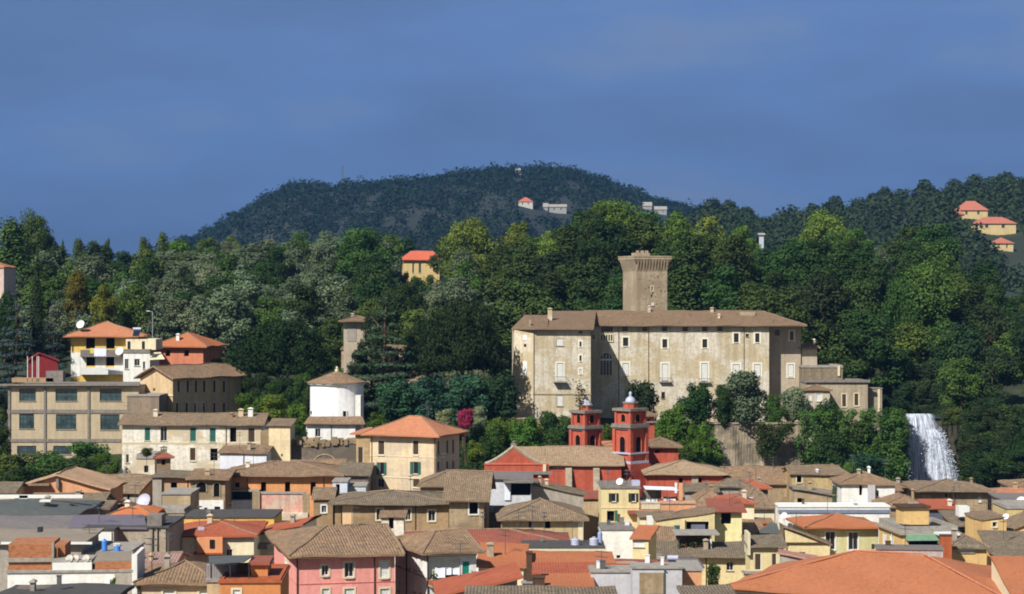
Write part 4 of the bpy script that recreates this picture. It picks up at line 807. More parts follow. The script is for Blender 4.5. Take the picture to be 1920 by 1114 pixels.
h = H('white_gabled_house', 'bright white house with two narrow windows and brown tile roof near the waterfall', 'house', 1578, 1678, 308, 907, 884, 9, 0, 'hip', W_WHT, T_OLD2, zb=-1, ov=.4, inset=5, wins=[('F', 1611, 909, 1617, 929, 'D'), ('F', 1640, 920, 1648, 931, 'd')]); h.pbox('projection', W_LIL, 1628, 1641, 910, 946, -.8, -.003); h.chimney(1629, 875, 4, v=4); h.aerial(1660)
h = H('waterfall_foot_house', 'broad low brown tiled house at the foot of the waterfall', 'house', 1728, 1852, 322, 919, 897, 12, 0, 'hip', W_STN, T_OLD, zb=-1, ov=1.0, inset=8, wins=[('F', 1834, 932, 1840, 942, 'w'), ('F', 1770, 924, 1778, 934, 'b')]); h.chimney(1821, 896, 4); h.pipe(1790)
h = H('low_tiled_house', 'low tile roof between the white gabled house and the waterfall foot house', 'house', 1680, 1745, 335, 919, 903, 9, 0, 'gx', W_STN, T_OLD2, zb=-1, ov=.4); h.chimney(1711, 918, 3, v=0, mat=M_WHITE)
h = H('orange_tiled_house', 'house with a faded orange tile roof below the dark trees, right edge', 'house', 1855, 2000, 328, 932, 915, 9, 0, 'gx', W_BEI, tile((190, 128, 96), (200, 142, 110), (160, 104, 78), .3), zb=-1, ov=.5, wins=[('F', 1857, 938, 1866, 948, 'D')])
h = H('edge_tiled_house', 'pinkish hip roof under the dark trees at the far right edge', 'house', 1897, 2000, 348, 911, 898, 8, 0, 'hip', W_BEI, T_OLD2, zb=-1, ov=.4)
h = H('grey_roofed_house', 'low grey sheet roofed house with a white dish at the right edge', 'house', 1880, 2000, 300, 936, 925, 7, 0, 'sh', W_STN, SHEET, zb=-1, ov=.3, wins=[('F', 1896, 940, 1904, 952, 'D')]); h.dish(1914, 940, .7, -1)
# yellow terrace house, shack, brown house in the centre
h = H('yellow_shuttered_house', 'yellow house with dark open shutters below the church tower', 'house', 1127, 1200, 286, 916, None, 9, 0, 'flat', W_YEL, M_GREYST, zb=-1, par=.15, wins=[('F', 1146, 925, 1155, 941, 'ok'), ('F', 1183, 925, 1192, 941, 'ok'), ('F', 1138, 958, 1152, 978, 'D')])
h.band(951, 953, M_CREAM, 'F', .06, 'string_course'); h.pipe(1199.3, mat=M_METAL); h.dish(1162, 903, .5, 2); h.aerial(1140); h.aerial(1175); h.pbox('roof_box', M_LILAC, 1185, 1200, 902, 912, 1, 3)
h.pbox('open_shutter', M_GREEN, 1152.5, 1158, 957, 978, -.5, -.45); h.pbox('porch_roof', T_DKRED, 1177, 1197, 958, 964, -1, -.003); h.pbox('lower_slab', CONC, 1122, 1190, 990, 994, -2, -.003)
h = H('awning_terrace', 'apricot walled roof terrace under a white awning', 'terrace', 1203, 1304, 283, 945, None, 8, 0, 'flat', W_ORNG, CONC, zb=-1, par=0)
h.pbox('parapet', plaster((214, 200, 170), .3), 1203, 1238, 941, 955, -.1, -.003); h.pbox('parapet', W_ORNG, 1238, 1304, 939, 944, 0, .3); h.pbox('pillar', W_ORNG, 1273, 1280, 906, 940, 0, .5)
mb = MB(); patch(mb, (h.at(1204, .5)[0] + .4, 0, h.zat(917, 283)), (h.at(1272, .5)[0], 0, h.zat(919, 283)), (h.at(1272, 4)[0] - .7, 4, h.zat(913, 287)), (h.at(1206, 4)[0], 4, h.zat(911, 287)), .06, 0, 2); mb.build('awning', M_CLOTH, h.root)
for x in (1206, 1226, 1250, 1270): h.pbox('post', M_DARK, x, x + .7, 917, 944, .1, .2)
h.pbox('back_wall', W_DGR, 1204, 1240, 919, 943, 4, 4.2); h.pbox('clutter', M_TERRA, 1244, 1270, 932, 943, 2, 2.6)
h = H('orange_roof_turret', 'small yellow tower house with an orange pyramid roof', 'house', 1186, 1216, 240, 1009, 984, 5, -14, 'sh', W_YEL, T_ORNG, zb=-1, ov=.3, wins=[('F', 1188, 1014, 1208, 1026, 'w')])
h = H('blank_white_house', 'blank white walled house behind the pale tanks', 'house', 1128, 1187, 246, 994, None, 7, 0, 'flat', W_WHT, M_GREYST, zb=-1, par=0, wins=[('F', 1156, 1041, 1163, 1047, 'D')])
h = H('roof_jumble_house', 'low tile roofs and pale walls below the apricot terrace', 'house', 1200, 1262, 276, 968, 958, 6, 0, 'gx', W_CRM, T_OLD, zb=-1, ov=.3); h.pbox('air_units', M_WHITE, 1213, 1228, 968, 985, -2, -1)
h = H('white_shack', 'pale metal shack with a deep dark opening left of the church', 'shack', 908, 996, 284, 897, 885, 7, 0, 'sh', plaster((206, 208, 212), .3), SHEET, zb=-1, ov=.3, wins=[('F', 958, 906, 995, 929, 'D')]); h.pbox('awning', M_GREYST, 944, 1000, 902, 906, -1.3, -.003); h.pbox('white_sheet', M_CLOTH, 946, 957, 907, 938, -.2, -.003)
h = H('church_side_house', 'grey lean-to house between the shack and the church buttresses', 'house', 996, 1094, 290, 926, 905, 6, 0, 'shl', W_GRY, T_GREY, zb=-1, ov=.3); h.chimney(1012, 893, 5, v=2)
h = H('hipped_brown_house', 'brown walled house with a broad hip roof and a white corner', 'house', 943, 1093, 252, 973, 936, 13, 2, 'hip', plaster((190, 166, 126), .4), T_OLD, zb=-1, ov=.7, inset=6, wins=[('F', 1022, 977, 1032, 991, 'D'), ('F', 990, 977, 998, 990, 'b')]); h.pbox('corner_pilaster', M_CREAM, 1084, 1093, 973, 1020, -.05, -.003)
h = H('red_roofed_house', 'dull red roofed house in the gap right of the broad hip roof', 'house', 1094, 1127, 300, 934, 920, 6, 0, 'sh', W_BEI, T_DKRED, zb=-1, ov=.3)
h = H('brown_hipped_house', 'brown hip roof right of the apricot terrace', 'house', 1296, 1372, 294, 950, 918, 9, 0, 'hip', W_BEI, T_OLD2, zb=-1, ov=.4)
h = H('red_hipped_house', 'bright red hip roof just left of the solar heater', 'house', 1356, 1414, 280, 943, 930, 8, 0, 'hip', W_CRM, T_RED, zb=-1, ov=.4)
h = H('grey_low_house', 'low grey roofed house in front of the red church annexe', 'house', 1284, 1345, 306, 920, 906, 7, 0, 'gx', W_GRY, T_GREY, zb=-1, ov=.4)
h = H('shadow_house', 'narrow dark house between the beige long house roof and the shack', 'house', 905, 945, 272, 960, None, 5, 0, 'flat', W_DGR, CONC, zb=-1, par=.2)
# far houses
h = H('ochre_villa', 'ochre villa with a vivid orange roof standing above the wood', 'villa', 754, 824, 638, 487, 471, 9, 0, 'hip', plaster((206, 180, 124), .2), plain((206, 104, 76), .8, name='orange_tiles'), zb=38, ov=.8, inset=3, wins=[('F', 773, 494, 777, 512, 'd'), ('F', 785, 494, 790, 512, 'd')])
# ------------------------------------------------------------------ the clutter every old roof carries: chimneys, aerials
ar = random.Random(21)
def h_px(h, ar):
    u = h.w * ar.uniform(.15, .85); v = h.d * .5; return CX + F * (h.A.x + u * h.c - v * h.s) / (h.A.y + u * h.s + v * h.c)
for h in HOUSES:
    if h.root.name.split('.')[0] not in ('castle_wing', 'castle_bay') and h.zr - h.ze < .01 and h.w > 3.5 and h.d > 2.5 and h.A.y < 330 and not h.root.name.startswith(('unfinished', 'terrace_h', 'railed', 'ruin', 'covered')):
        for q in range(ar.choice((1, 2, 3))):
            u = h.w * ar.uniform(.1, .85); v = h.d * ar.uniform(.2, .8); a = ar.uniform(.2, .55); b = ar.uniform(.3, 1.0)
            h.part('vent_box', ar.choice((M_WHITE, M_GREYST, M_BROWN, M_METAL, CONC)), [(u, u + a, v, v + a * .8, h.ze + .17, h.ze + b), (u - .04, u + a + .04, v - .04, v + a * .8 + .04, h.ze + b, h.ze + b + .06)], parent=h.roof)
        if ar.random() < .7: h.aerial(h_px(h, ar), ar.uniform(1.6, 2.6), h.d * .5)
    if h.zr - h.ze < .5 or h.w < 3.5 or h.A.y > 345 or h.A.y < 160 or h.root.name.startswith(('big_', 'orange_roofed_wing', 'hill')): continue
    for q in range(ar.choice((0, 1, 1)) if h.w > 5 else ar.choice((0, 0, 1))):
        f = ar.uniform(.15, .85); u = h.w * f; v = h.d * ar.uniform(.3, .5)
        X = h.A.x + u * h.c - v * h.s; Y = h.A.y + u * h.s + v * h.c; px = CX + F * X / Y
        zt = h.ze + (h.zr - h.ze) * min(1, v / (h.d / 2)) * .9 + ar.uniform(.5, 1.0) + h.zb; py = CY + (EYE - zt) * F / Y
        h.chimney(px, py, ar.uniform(.4, .65) * F / Y, v=v, mat=ar.choice((W_BEI, W_BRN, M_STONE, W_WHT2, W_GRY)))
    if ar.random() < .5:
        v = h.d * .5; u = h.w * ar.uniform(.2, .8); Y = h.A.y + u * h.s + v * h.c; h.aerial(CX + F * (h.A.x + u * h.c - v * h.s) / Y, ar.uniform(1.6, 2.8), v)

# sagging cables and washing lines between the houses
def cable(px0, y0, D0, px1, y1, D1, label, wash=0):
    a, b = P(px0, y0, D0), P(px1, y1, D1); e = empty('cable' if not wash else 'washing_line', a); tag(e, label, 'cable' if not wash else 'washing line'); mb = MB(); pr = None; L_ = (b - a).length
    pts = [a.lerp(b, i / 14) - a - Vector((0, 0, L_ * .035 * math.sin(math.pi * i / 14))) for i in range(15)]
    for p, q in zip(pts, pts[1:]): mb.tube(p, q, .022, .022, 4)
    mb.build('wire', M_DARK, e)
    for k in range(wash):
        p = pts[2].lerp(pts[12], k / max(1, wash - 1)); w_, h_ = ar.uniform(.25, .5), ar.uniform(.5, .95); mb = MB(); mb.hexa([p + Vector((-w_, .05, -h_)), p + Vector((w_, -.05, -h_ * .94)), p + Vector((w_, 0, -h_ * .94)), p + Vector((-w_, .09, -h_))], [p + Vector((-w_, 0, 0)), p + Vector((w_, 0, 0)), p + Vector((w_, .03, 0)), p + Vector((-w_, .03, 0))])
        mb.build('garment', ar.choice((M_CLOTH, M_CLOTH, plain((190, 90, 76), .9, name='red_cloth')) if wash > 3 else (M_CLOTH,)), e)
cable(1206, 935, 283.5, 1271, 934, 283.3, 'washing line under the white awning', 5); cable(820, 1064, 187, 856, 1064, 187.3, 'washing line with small cloths on the teal door balcony', 3)
# ------------------------------------------------------------------ castle, church, rotunda, waterfall
M_LIGHT = plain((236, 230, 208), .8, 0, 'light_stone', .2, .05); W_CAS = plaster((202, 187, 156), .45, (224, 216, 198), name='castle_plaster', gain=.8); W_CAS2 = plaster((186, 172, 150), .3, name='castle_grey_plaster', gain=.8); W_TOW = plaster((184, 168, 142), .6, (158, 144, 124), name='tower_stone')
cw = [('F', 1168, 609, 1178, 621, 'd')]
h = H('castle', 'long ochre castle palace with a grey-brown roof and white shuttered windows', 'castle', 1108, 1442, 404, 609.5, 583, 13, 0, 'hip', W_CAS, T_CAST, zb=8, ov=1.0, inset=7.5, insetL=0, ext=6.1, fmt=M_BROWN, se=.34, surround=M_LIGHT,
      wins=[('F', x - 1, 611.5, x + 9, 622, 'd') for x in (1168, 1205, 1242, 1281, 1317, 1346)] +
           [('F', a, b, c_, d_, 'sd') for a, b, c_, d_ in ((1168, 633, 1178, 649), (1242, 636, 1251, 652), (1317, 636, 1326, 652), (1376, 625, 1385, 642), (1416, 625, 1424, 642))] +
           [('F', 1398, 626, 1404, 632, 'd')] +
           [('F', a, b, c_, d_, 'sw') for a, b, c_, d_ in ((1167, 681, 1179, 703), (1241, 682, 1253, 714), (1315, 681, 1327, 715), (1374, 683, 1387, 702), (1414, 683, 1426, 705))] +
           [('F', 1127, 609.5, 1149, 623, 'd'), ('F', 1240, 735, 1247, 748, 'd'), ('F', 1184, 742, 1189, 752, 'd')])
for x in (1160, 1216, 1395): h.pipe(x, mat=M_EAVE)
for x0, x1, y in ((1236, 1258, 715), (1310, 1332, 716)): h.balcony(x0, x1, y, .7, .7)
# balustraded loggia and arched window in the angle
mb = MB(); z0_, z1_ = h.zat(641, 404), h.zat(626, 404); u0 = h.at(1125, 0)[0]; u1 = h.at(1150, 0)[0]
mb.box(u0, u1, -.2, -.003, z1_ - .18, z1_); mb.box(u0, u1, -.2, -.003, z0_, z0_ + .2)
for k in range(6):
    q = u0 + (u1 - u0 - .18) * k / 5; mb.box(q, q + .18, -.18, -.003, z0_ + .2, z1_ - .18)
mb.build('balustrade', M_CREAM, h.root); h.pbox('niche', GLASS, 1126, 1149, 627, 640, -.04, -.003)
arch(h, 1125, 1148, 661, 703, GLASS, .04, M_CREAM, 'arched_window')
mb = MB()
for q in (.25, .5, .75): uu = h.at(1125 + 23 * q, 0)[0]; mb.box(uu - .05, uu + .05, -.09, -.045, h.zat(703, 404), h.zat(665, 404))
mb.box(h.at(1125, 0)[0], h.at(1148, 0)[0], -.1, -.045, h.zat(676, 404), h.zat(673, 404)); mb.build('window_bars', M_WHITE, h.root)
h.pbox('small_window', M_CREAM, 1111, 1116, 625, 638, -.06, -.003); h.pbox('small_window', GLASS, 1112, 1115, 628, 636, -.1, -.06)
h.chimney(1335, 577, 6, v=6); h.chimney(1217, 573.5, 5, v=6); h.pbox('roof_hatch', M_STONE, 1388, 1416, 585, 597, 4, 7, parent=h.roof); h.chimney(1348, 589, 4, v=3, mat=M_CREAM)
# grey plastered east part and the slightly turned east bay
h.pbox('east_bay', W_CAS2, 1366, 1441, 611, 800, -.05, -.003) if False else None
hw = H('castle_wing', 'forward left wing of the castle with rounded corner and balcony window', 'castle', 1000, 1107.5, 392, 617, None, 11, 0, 'flat', W_CAS, T_CAST, zb=8, ov=1.0, par=0, fmt=M_BROWN, surround=M_LIGHT, se=.28,
       wins=[('F', 1043, 635, 1057, 649, 'w'), ('F', 1044, 681, 1056, 713, 'sw'), ('F', 1086.5, 640.5, 1090.5, 650, 'sd'), ('F', 1086.5, 666.5, 1090.5, 677, 'sd'), ('F', 1086.5, 692, 1090.5, 701, 'sw'), ('F', 1086, 620, 1091, 624.5, 'd'), ('F', 1044, 742, 1056, 762, 'w')])
hw.balcony(1037, 1062, 715, 1.2, .9); hw.pipe(1001, mat=M_EAVE); hw.band(738, 740, M_STONE, 'F', .12, 'string_course')
# chamfered left corner bay, joined to the wing as its own wall with windows
u_l = 0.0; a_ = Vector((0, 0)); b_ = Vector((-3.55, 2.2)); c__ = Vector((-3.9, 14))
mb = MB()
for p, q in ((a_, b_), (b_, c__)): mb.face([(p.x, p.y, 0), (q.x, q.y, 0), (q.x, q.y, hw.ze - .02), (p.x, p.y, hw.ze - .02)])
mb.face([(a_.x, a_.y, hw.ze - .02), (b_.x, b_.y, hw.ze - .02), (c__.x, c__.y, hw.ze - .02), (0, 14, hw.ze - .02)]); mb.build('corner_bay', plaster((226, 214, 188), .4, (206, 188, 150), gain=.8), hw.root)
d_ = (b_ - a_).normalized(); nrm = Vector((-d_.y * -1, -d_.x)) if False else Vector((d_.y, -d_.x)) * -1
nrm = Vector((-.527, -.85)).normalized()
def on_bay(f, z0, z1, wd, nm, mat, o0=.003, o1=.06):
    m_ = a_.lerp(b_, f); q = [m_ - d_ * wd / 2, m_ + d_ * wd / 2]; mb = MB()
    mb.hexa([Vector((*(q[0] + nrm * o0), z0)), Vector((*(q[1] + nrm * o0), z0)), Vector((*(q[1] + nrm * o1), z0)), Vector((*(q[0] + nrm * o1), z0))], [Vector((*(q[0] + nrm * o0), z1)), Vector((*(q[1] + nrm * o0), z1)), Vector((*(q[1] + nrm * o1), z1)), Vector((*(q[0] + nrm * o1), z1))])
    return mb.build(nm, mat, hw.root)
on_bay(.42, hw.zat(700, 393), hw.zat(677, 393), .9, 'shutter', M_WHITE); on_bay(.42, hw.zat(650, 393), hw.zat(645, 393), .5, 'window', GLASS); on_bay(.42, hw.zat(638, 393), hw.zat(628, 393), .9, 'shutter', M_WHITE)
mb = MB(); zz = hw.ze + .1
def wp(px, py, D): p = P(px, py, D); return (p.x - hw.A.x, p.y - hw.A.y, p.z - hw.zb)
zl = lambda px, D, z: (P(px, 0, D).x - hw.A.x, D - hw.A.y, z)
patch(mb, zl(1026, 391, zz), zl(1113.5, 391, zz), wp(1118, 583, 410.5), wp(1034, 583, 410.5), .22, .03)
patch(mb, zl(1000, 391, zz), zl(1026, 391, zz), wp(1030, 590.5, 403), wp(984, 590.5, 403), .22, .03)
patch(mb, zl(959, 394.5, zz), zl(1000, 391, zz), wp(984, 590.5, 403), wp(984, 590.5, 403), .22, .03)
patch(mb, zl(962, 408, zz), zl(959, 394.5, zz), wp(984, 590.5, 403), wp(984, 590.5, 403), .22, .03)
patch(mb, wp(1030, 590.5, 403), wp(1030, 590.5, 403.2), zl(1034, 416, zz), zl(962, 416, zz), .22, .03)
mb.face([zl(1113.5, 391, zz), wp(1118, 583, 410.5), (P(1113.5, 0, 403).x - hw.A.x, 403 - hw.A.y, zz - .2)], [(0, 0)] * 3)
q0 = [wp(1026, 0, 391)[0], -1, zz]; mb.face([zl(1026, 391, zz), wp(1034, 583, 410.5), wp(1030, 590.5, 403)], [(0, 0)] * 3)
mb.build('tiled_roof', T_CAST, hw.root); hw.chimney(1031, 578, 8, v=8); hw.pbox('dormer', M_STONE, 992, 995, 600, 612, 1.5, 2.2)
# east bay stands back a few metres under the same eave
he = H('castle_bay', 'grey rendered right-hand bay of the castle, set back beside the long front', 'castle', 1442.5, 1501.5, 407.6, 609.0, None, 6, 0, 'flat', W_CAS2, M_STONE, zb=8, par=0, fmt=M_BROWN, surround=M_LIGHT, se=.28, wins=[('F', 1481, 621, 1488, 638, 'sd'), ('F', 1477, 683, 1488, 707, 'sw'), ('F', 1453, 619, 1462, 629, 'd')])
# keep
ht = H('castle_tower', 'square stone keep with a flaring machicolated crown behind the castle roof', 'tower', 1194, 1251, 412, 484, None, 8, 17, 'flat', W_TOW, M_STONE, zb=14, cpx=1168, par=.0, wins=[('F', 1221, 537, 1224.5, 546, 'sd'), ('F', 1220.5, 552, 1223.5, 558, 'D'), ('F', 1220, 566, 1226, 573, 'w')])
w_, d_c = ht.w, ht.d; zc0 = ht.zat(509, 412); zc1 = ht.zat(489, 412); zc2 = ht.zat(481, 412)
mb = MB(); o_ = .72
mb.hexa([Vector((-o_ * .55, -o_ * .55, zc1 - .35)), Vector((w_ + o_ * .55, -o_ * .55, zc1 - .35)), Vector((w_ + o_ * .55, d_c + o_ * .55, zc1 - .35)), Vector((-o_ * .55, d_c + o_ * .55, zc1 - .35))], [Vector((-o_, -o_, zc1 + .3)), Vector((w_ + o_, -o_, zc1 + .3)), Vector((w_ + o_, d_c + o_, zc1 + .3)), Vector((-o_, d_c + o_, zc1 + .3))])
mb.box(-o_, w_ + o_, -o_, d_c + o_, zc1 + .3, zc2 - .1); mb.box(-o_ - .06, w_ + o_ + .06, -o_ - .06, d_c + o_ + .06, zc2 - .1, zc2 + .15); mb.build('battlement', W_TOW, ht.root)
def corbel(f, u): # wedge bracket
    mb_ = cb; r0 = .02
    A = [ht.T(f, u, r0, zc0), ht.T(f, u + .28, r0, zc0), ht.T(f, u + .28, o_ * .97, zc1 + .25), ht.T(f, u, o_ * .97, zc1 + .25)]
    B = [ht.T(f, u, r0, zc1 + .25), ht.T(f, u + .28, r0, zc1 + .25)]
    A = [Vector(p) for p in A]; B = [Vector(p) for p in B]
    mb_.face([A[0], A[1], A[2], A[3]]); mb_.face([A[0], A[3], B[0]]); mb_.face([A[1], B[1], A[2]]); mb_.face([A[3], A[2], B[1], B[0]])
for f, L_ in (('F', w_), ('L', d_c), ('R', d_c)):
    k = int(L_ / .62)
    for i in range(k + 1):
        cb = MB(); corbel(f, (L_ - .28) * i / k); cb.build('corbel', W_TOW, ht.root)
mb = MB(); mb.box(w_ * .12, w_ * .55, 2, 5, zc2, ht.zat(474, 414)); 
for q in range(3): mb.box(w_ * .12 + q * w_ * .15, w_ * .12 + q * w_ * .15 + .5, 2, 2.5, ht.zat(474, 414), ht.zat(474, 414) + .45)
mb.build('stair_turret', W_TOW, ht.root)
random.seed(3)
mb = MB()
for k in range(26):
    u, z = random.uniform(.5, w_ - .5), random.uniform(ht.zat(575, 412), ht.zat(515, 412)); mb.box(u, u + .16, -.012, -.002, z, z + .18)
mb.build('putlog_hole', VOID, ht.root)
# annexes right of the castle
h = H('castle_annexe', 'small square annexe with a flat capped roof at the right end of the castle', 'annexe', 1503, 1532, 408, 652, 642, 6, 0, 'hip', W_CAS2, T_CAST, zb=12, ov=.6); h.chimney(1526, 636, 4, v=1, mat=M_CREAM)
h = H('garden_terrace', 'stained terrace block between the castle and the stone hall', 'terrace', 1503, 1580, 404, 689, None, 7, 0, 'flat', plaster((140, 128, 108), .7), CONC, zb=10, par=.3); h.pbox('pillar', M_CREAM, 1571, 1575, 686, 705, -.3, -.003)
h = H('stone_hall', 'flat topped stone hall with two closed windows right of the castle', 'hall', 1513, 1627, 396, 719, None, 9, 0, 'flat', plaster((174, 160, 136), .5), M_GREYST, zb=8, par=.4, wins=[('F', 1579, 739, 1587, 763, 'sb'), ('F', 1602, 738, 1610, 761, 'sb')]); h.band(712, 717, M_GREYST, 'F', .4)
h = H('porch_house', 'small porch house with a pink tile roof below the castle corner', 'house', 1512, 1556, 390, 731, 721, 5, 0, 'hip', plaster((190, 180, 160), .3), T_CAST, zb=8, ov=.4, wins=[('F', 1516, 740, 1522, 752, 'w'), ('F', 1530, 738, 1541, 752, 'sw')])
h = H('garden_wall_pier', 'pale pier and garden wall at the end of the stone hall', 'wall', 1627.5, 1654, 398, 729, None, 3, 0, 'flat', plaster((150, 140, 120), .5), M_GREYST, zb=8, par=0); h.pbox('pilaster', M_CREAM, 1646, 1650, 729, 772, -.1, -.003)
# terrace wall with ivy
rw = empty('terrace_wall', (0, 384, 0)); tag(rw, 'high pale retaining wall below the castle gardens, half covered in ivy', 'retaining wall')
mb = MB(); x0, x1 = P(1232, 0, 384).x, P(1504, 0, 384).x; zt = P(0, 795, 384).z; n_ = 60; m_ = 10
g = [[Vector((x0 + (x1 - x0) * i / n_, -(1 - j / m_) * 2.2 + .25 * math.sin(i * 1.1 + j) + .35 * math.sin(i * .37), zt * j / m_ - 1 * (1 - j / m_))) for j in range(m_ + 1)] for i in range(n_ + 1)]
for i in range(n_):
    for j in range(m_): mb.face([g[i][j], g[i + 1][j], g[i + 1][j + 1], g[i][j + 1]])
    a, b = g[i][m_], g[i + 1][m_]; mb.face([a, b, b + Vector((0, 6, 0)), a + Vector((0, 6, 0))])
mb.build('wall', plaster((158, 146, 126), .8, (112, 104, 90), name='retaining_stone'), rw); mb = MB(); mb.box(x0, x1, -.2, .4, zt, zt + .25); mb.build('coping', M_STONE, rw)
rl_ = empty('terrace_wall', (0, 372, 0)); tag(rl_, 'ivy clad terrace wall behind the church nave, left of the bell towers', 'retaining wall'); mb = MB(); x0, x1 = P(925, 0, 372).x, P(1075, 0, 372).x; mb.box(x0, x1, 0, 2, -1, P(0, 786, 372).z); mb.build('wall', W_STN, rl_); mb = MB(); mb.box(x0 - .1, x1 + .1, -.1, 2.1, P(0, 786, 372).z, P(0, 784, 372).z); mb.build('coping', M_STONE, rl_)
# ---- ruin below the rotunda
h = H('ruined_wall', 'ruined dark stone wall with a collapsed arch below the white rotunda', 'ruin', 548, 672, 320, 832, None, 5, 0, 'flat', plaster((132, 120, 108), .6, (104, 96, 86), name='ruin_stone'), rock((90, 82, 70), (128, 116, 98)), zb=2, par=0)
arch(h, 584, 634, 852, 884, plaster((112, 104, 98), .6), .1, plaster((176, 158, 126), .6), 'blocked_arch')
mb = MB(); random.seed(5)
for k in range(60):
    u = random.uniform(0, h.w); z = h.ze + random.uniform(0, .6); r = random.uniform(.15, .5); mb.box(u - r, u + r, random.uniform(-.4, .6), 1 + random.uniform(0, 1), z - .6, z + r * random.uniform(.2, 1.2))
mb.build('rubble', W_STN, h.root)
# ---- rotunda
D_ = 338; e = empty('rotunda', (P(627.5, 0, D_).x, D_ + 4.3, 6)); tag(e, 'round white drum building with a low conical tile roof', 'rotunda'); Z = lambda y, D=D_: P(0, y, D).z - 6
r_ = 4.28
mb = MB(); mb.lathe([(r_, Z(835)), (r_, Z(723))], n=64); mb.build('drum', plaster((242, 242, 246), .1, name='rotunda_white', gain=.9), e, smooth=False)
mb = MB(); mb.lathe([(r_ + .05, Z(724.5)), (r_ + .35, Z(722)), (r_ + .4, Z(719.5)), (r_ + .1, Z(719))], n=64); mb.build('cornice', M_WHITE, e)
mb = MB(); zt, zb_ = Z(697), Z(718); n_ = 16; R_ = 4.85
for k in range(n_):
    a, b = 2 * math.pi * k / n_, 2 * math.pi * (k + 1) / n_; patch(mb, (R_ * math.cos(a), R_ * math.sin(a), zb_), (R_ * math.cos(b), R_ * math.sin(b), zb_), (0, 0, zt), (0, 0, zt), .15, .02, .9)
ro = mb.build('roof', T_OLD2, e); mb = MB(); mb.lathe([(.3, zt - .1), (.3, zt + .25), (.12, zt + .3), (.2, zt + .5), (.02, zt + .75)], n=12); mb.build('finial', M_CREAM, ro)
for px, y0, y1, wd in ((645, 771, 785, .62), (581.5, 772, 778, .35)):
    X = P(px, 0, D_).x - e.location.x; Yf = -math.sqrt(r_ * r_ - X * X); mb = MB(); mb.box(X - wd / 2, X + wd / 2, Yf - .06, Yf + .4, Z(y1), Z(y0)); wn_ = mb.build('window', VOID, e); mb = MB(); mb.box(X - wd / 2 - .12, X + wd / 2 + .12, Yf - .03, Yf + .3, Z(y0), Z(y0) + .1); mb.box(X + wd / 2, X + wd / 2 + .12, Yf - .03, Yf + .3, Z(y1), Z(y0)); mb.build('surround', M_WHITE, wn_)
h = H('annexe_house', 'white lean-to annexe with a tile skirt roof around the rotunda', 'house', 574, 666, 334, 796, None, 2.6, 0, 'flat', plaster((240, 238, 234), .3, name='base_white'), M_GREYST, zb=P(0, 833, 334).z, par=0, wins=[('F', 591, 804, 601, 819, 'd')])
mb = MB(); patch(mb, (-.3, -.6, h.ze + .2), (h.w + 1.6, -.6, h.ze + .2), (h.w + .9, 2.4, h.ze + 1.15), (.2, 2.4, h.ze + 1.15), .15); mb.build('skirt_roof', T_OLD2, h.root); h.pipe(621, mat=M_GREYST)
h.pbox('side_block', W_WHT, 666, 676, 742, 830, 2.5, 5)
# ---- church
D_ = 318
h = H('church', 'red church nave with tile roof, beige buttresses and a gabled front', 'church', 1028, 1165, D_, 871, 837, 13, 0, 'gx', W_RED, T_CAST if False else tile((164, 140, 112), (184, 158, 128), (128, 106, 86), .3), zb=-1, ov=.5, wins=[])
h.band(872, 874.5, M_GREYST, 'F', .25)
mb = MB(); patch(mb, (h.at(1000, -.2)[0], -.5, h.ze), (-.4, -.5, h.ze), (-.4, 6.5, h.zr), (h.at(966, 6)[0], 6.5, h.zr), .2); mb.build('front_roof', tile((164, 140, 112), (184, 158, 128), (128, 106, 86), .3), h.root)
for px, xx in ((1060, 1079), (1112, 1129)):
    u0 = h.at(px, 0)[0]; u1 = h.at(px + 12, 0)[0]; mb = MB(); zt = h.zat(879, D_); prof = [(-.45, zt), (-.75, zt - 1.2), (-1.1, zt - 2.2), (-1.8, zt - 3.2), (-1.8, zt - 12), (-.002, zt - 12), (-.002, zt + .3)]
    mb.hexa([Vector((u0, a, b)) for a, b in prof], [Vector((u1, a, b)) for a, b in prof]); mb.build('buttress', M_STONE, h.root)
# facade: wide low front with a curved pediment
f0 = P(908, 0, 313); u0 = f0.x - h.A.x; u1 = P(1029, 0, 313).x - h.A.x; vF = 313 - D_
zl = EYE - (870 - CY) / F * 313 + 1; za = EYE - (837 - CY) / F * 313 + 1
mb = MB(); ua = P(964, 0, 313).x - h.A.x; hwid = (P(1018, 0, 313).x - P(964, 0, 313).x)
prof = [(u0, 0), (u1, 0), (u1, zl)]
for k in range(9): t_ = k / 8; prof.append((ua + hwid * (1 - t_), zl + (za - zl) * (t_ ** 1.35)))
for k in range(1, 9): t_ = 1 - k / 8; prof.append((ua - hwid * (1 - t_), zl + (za - zl) * (t_ ** 1.35)))
prof.append((u0, zl)); mb.hexa([Vector((a, vF, b)) for a, b in prof], [Vector((a, vF + 1.4, b)) for a, b in prof]); mb.build('facade', W_RED, h.root)
mb = MB(); q = prof[3:20]
for i in range(len(q) - 1): mb.tube((q[i][0], vF + .2, q[i][1]), (q[i + 1][0], vF + .2, q[i + 1][1]), .3, .3, 6)
mb.build('pediment_coping', M_STONE, h.root); mb = MB(); z_ = EYE - (888 - CY) / F * 313 + 1; mb.box(u0 - .3, u1 + .4, vF - .5, vF + 1.6, z_ - .1, z_ + .35); mb.build('cornice', M_GREYST, h.root); mb = MB(); mb.box(u0, u1, vF - .12, vF - .003, zl - .1, zl + .1); mb.build('string_course', plain((216, 120, 96), .85, name='pale_red_trim'), h.root)
mb = MB(); mb.lathe([(.5, za - .3), (.5, za + .3), (.25, za + .4), (.35, za + .7), (.1, za + .8)], c=(ua, vF + .6), n=12); mb.build('finial', M_GREYST, h.root)
h.pbox('facade_pier', M_CREAM, 1018, 1024, 871, 884, -5.3, -5.1)
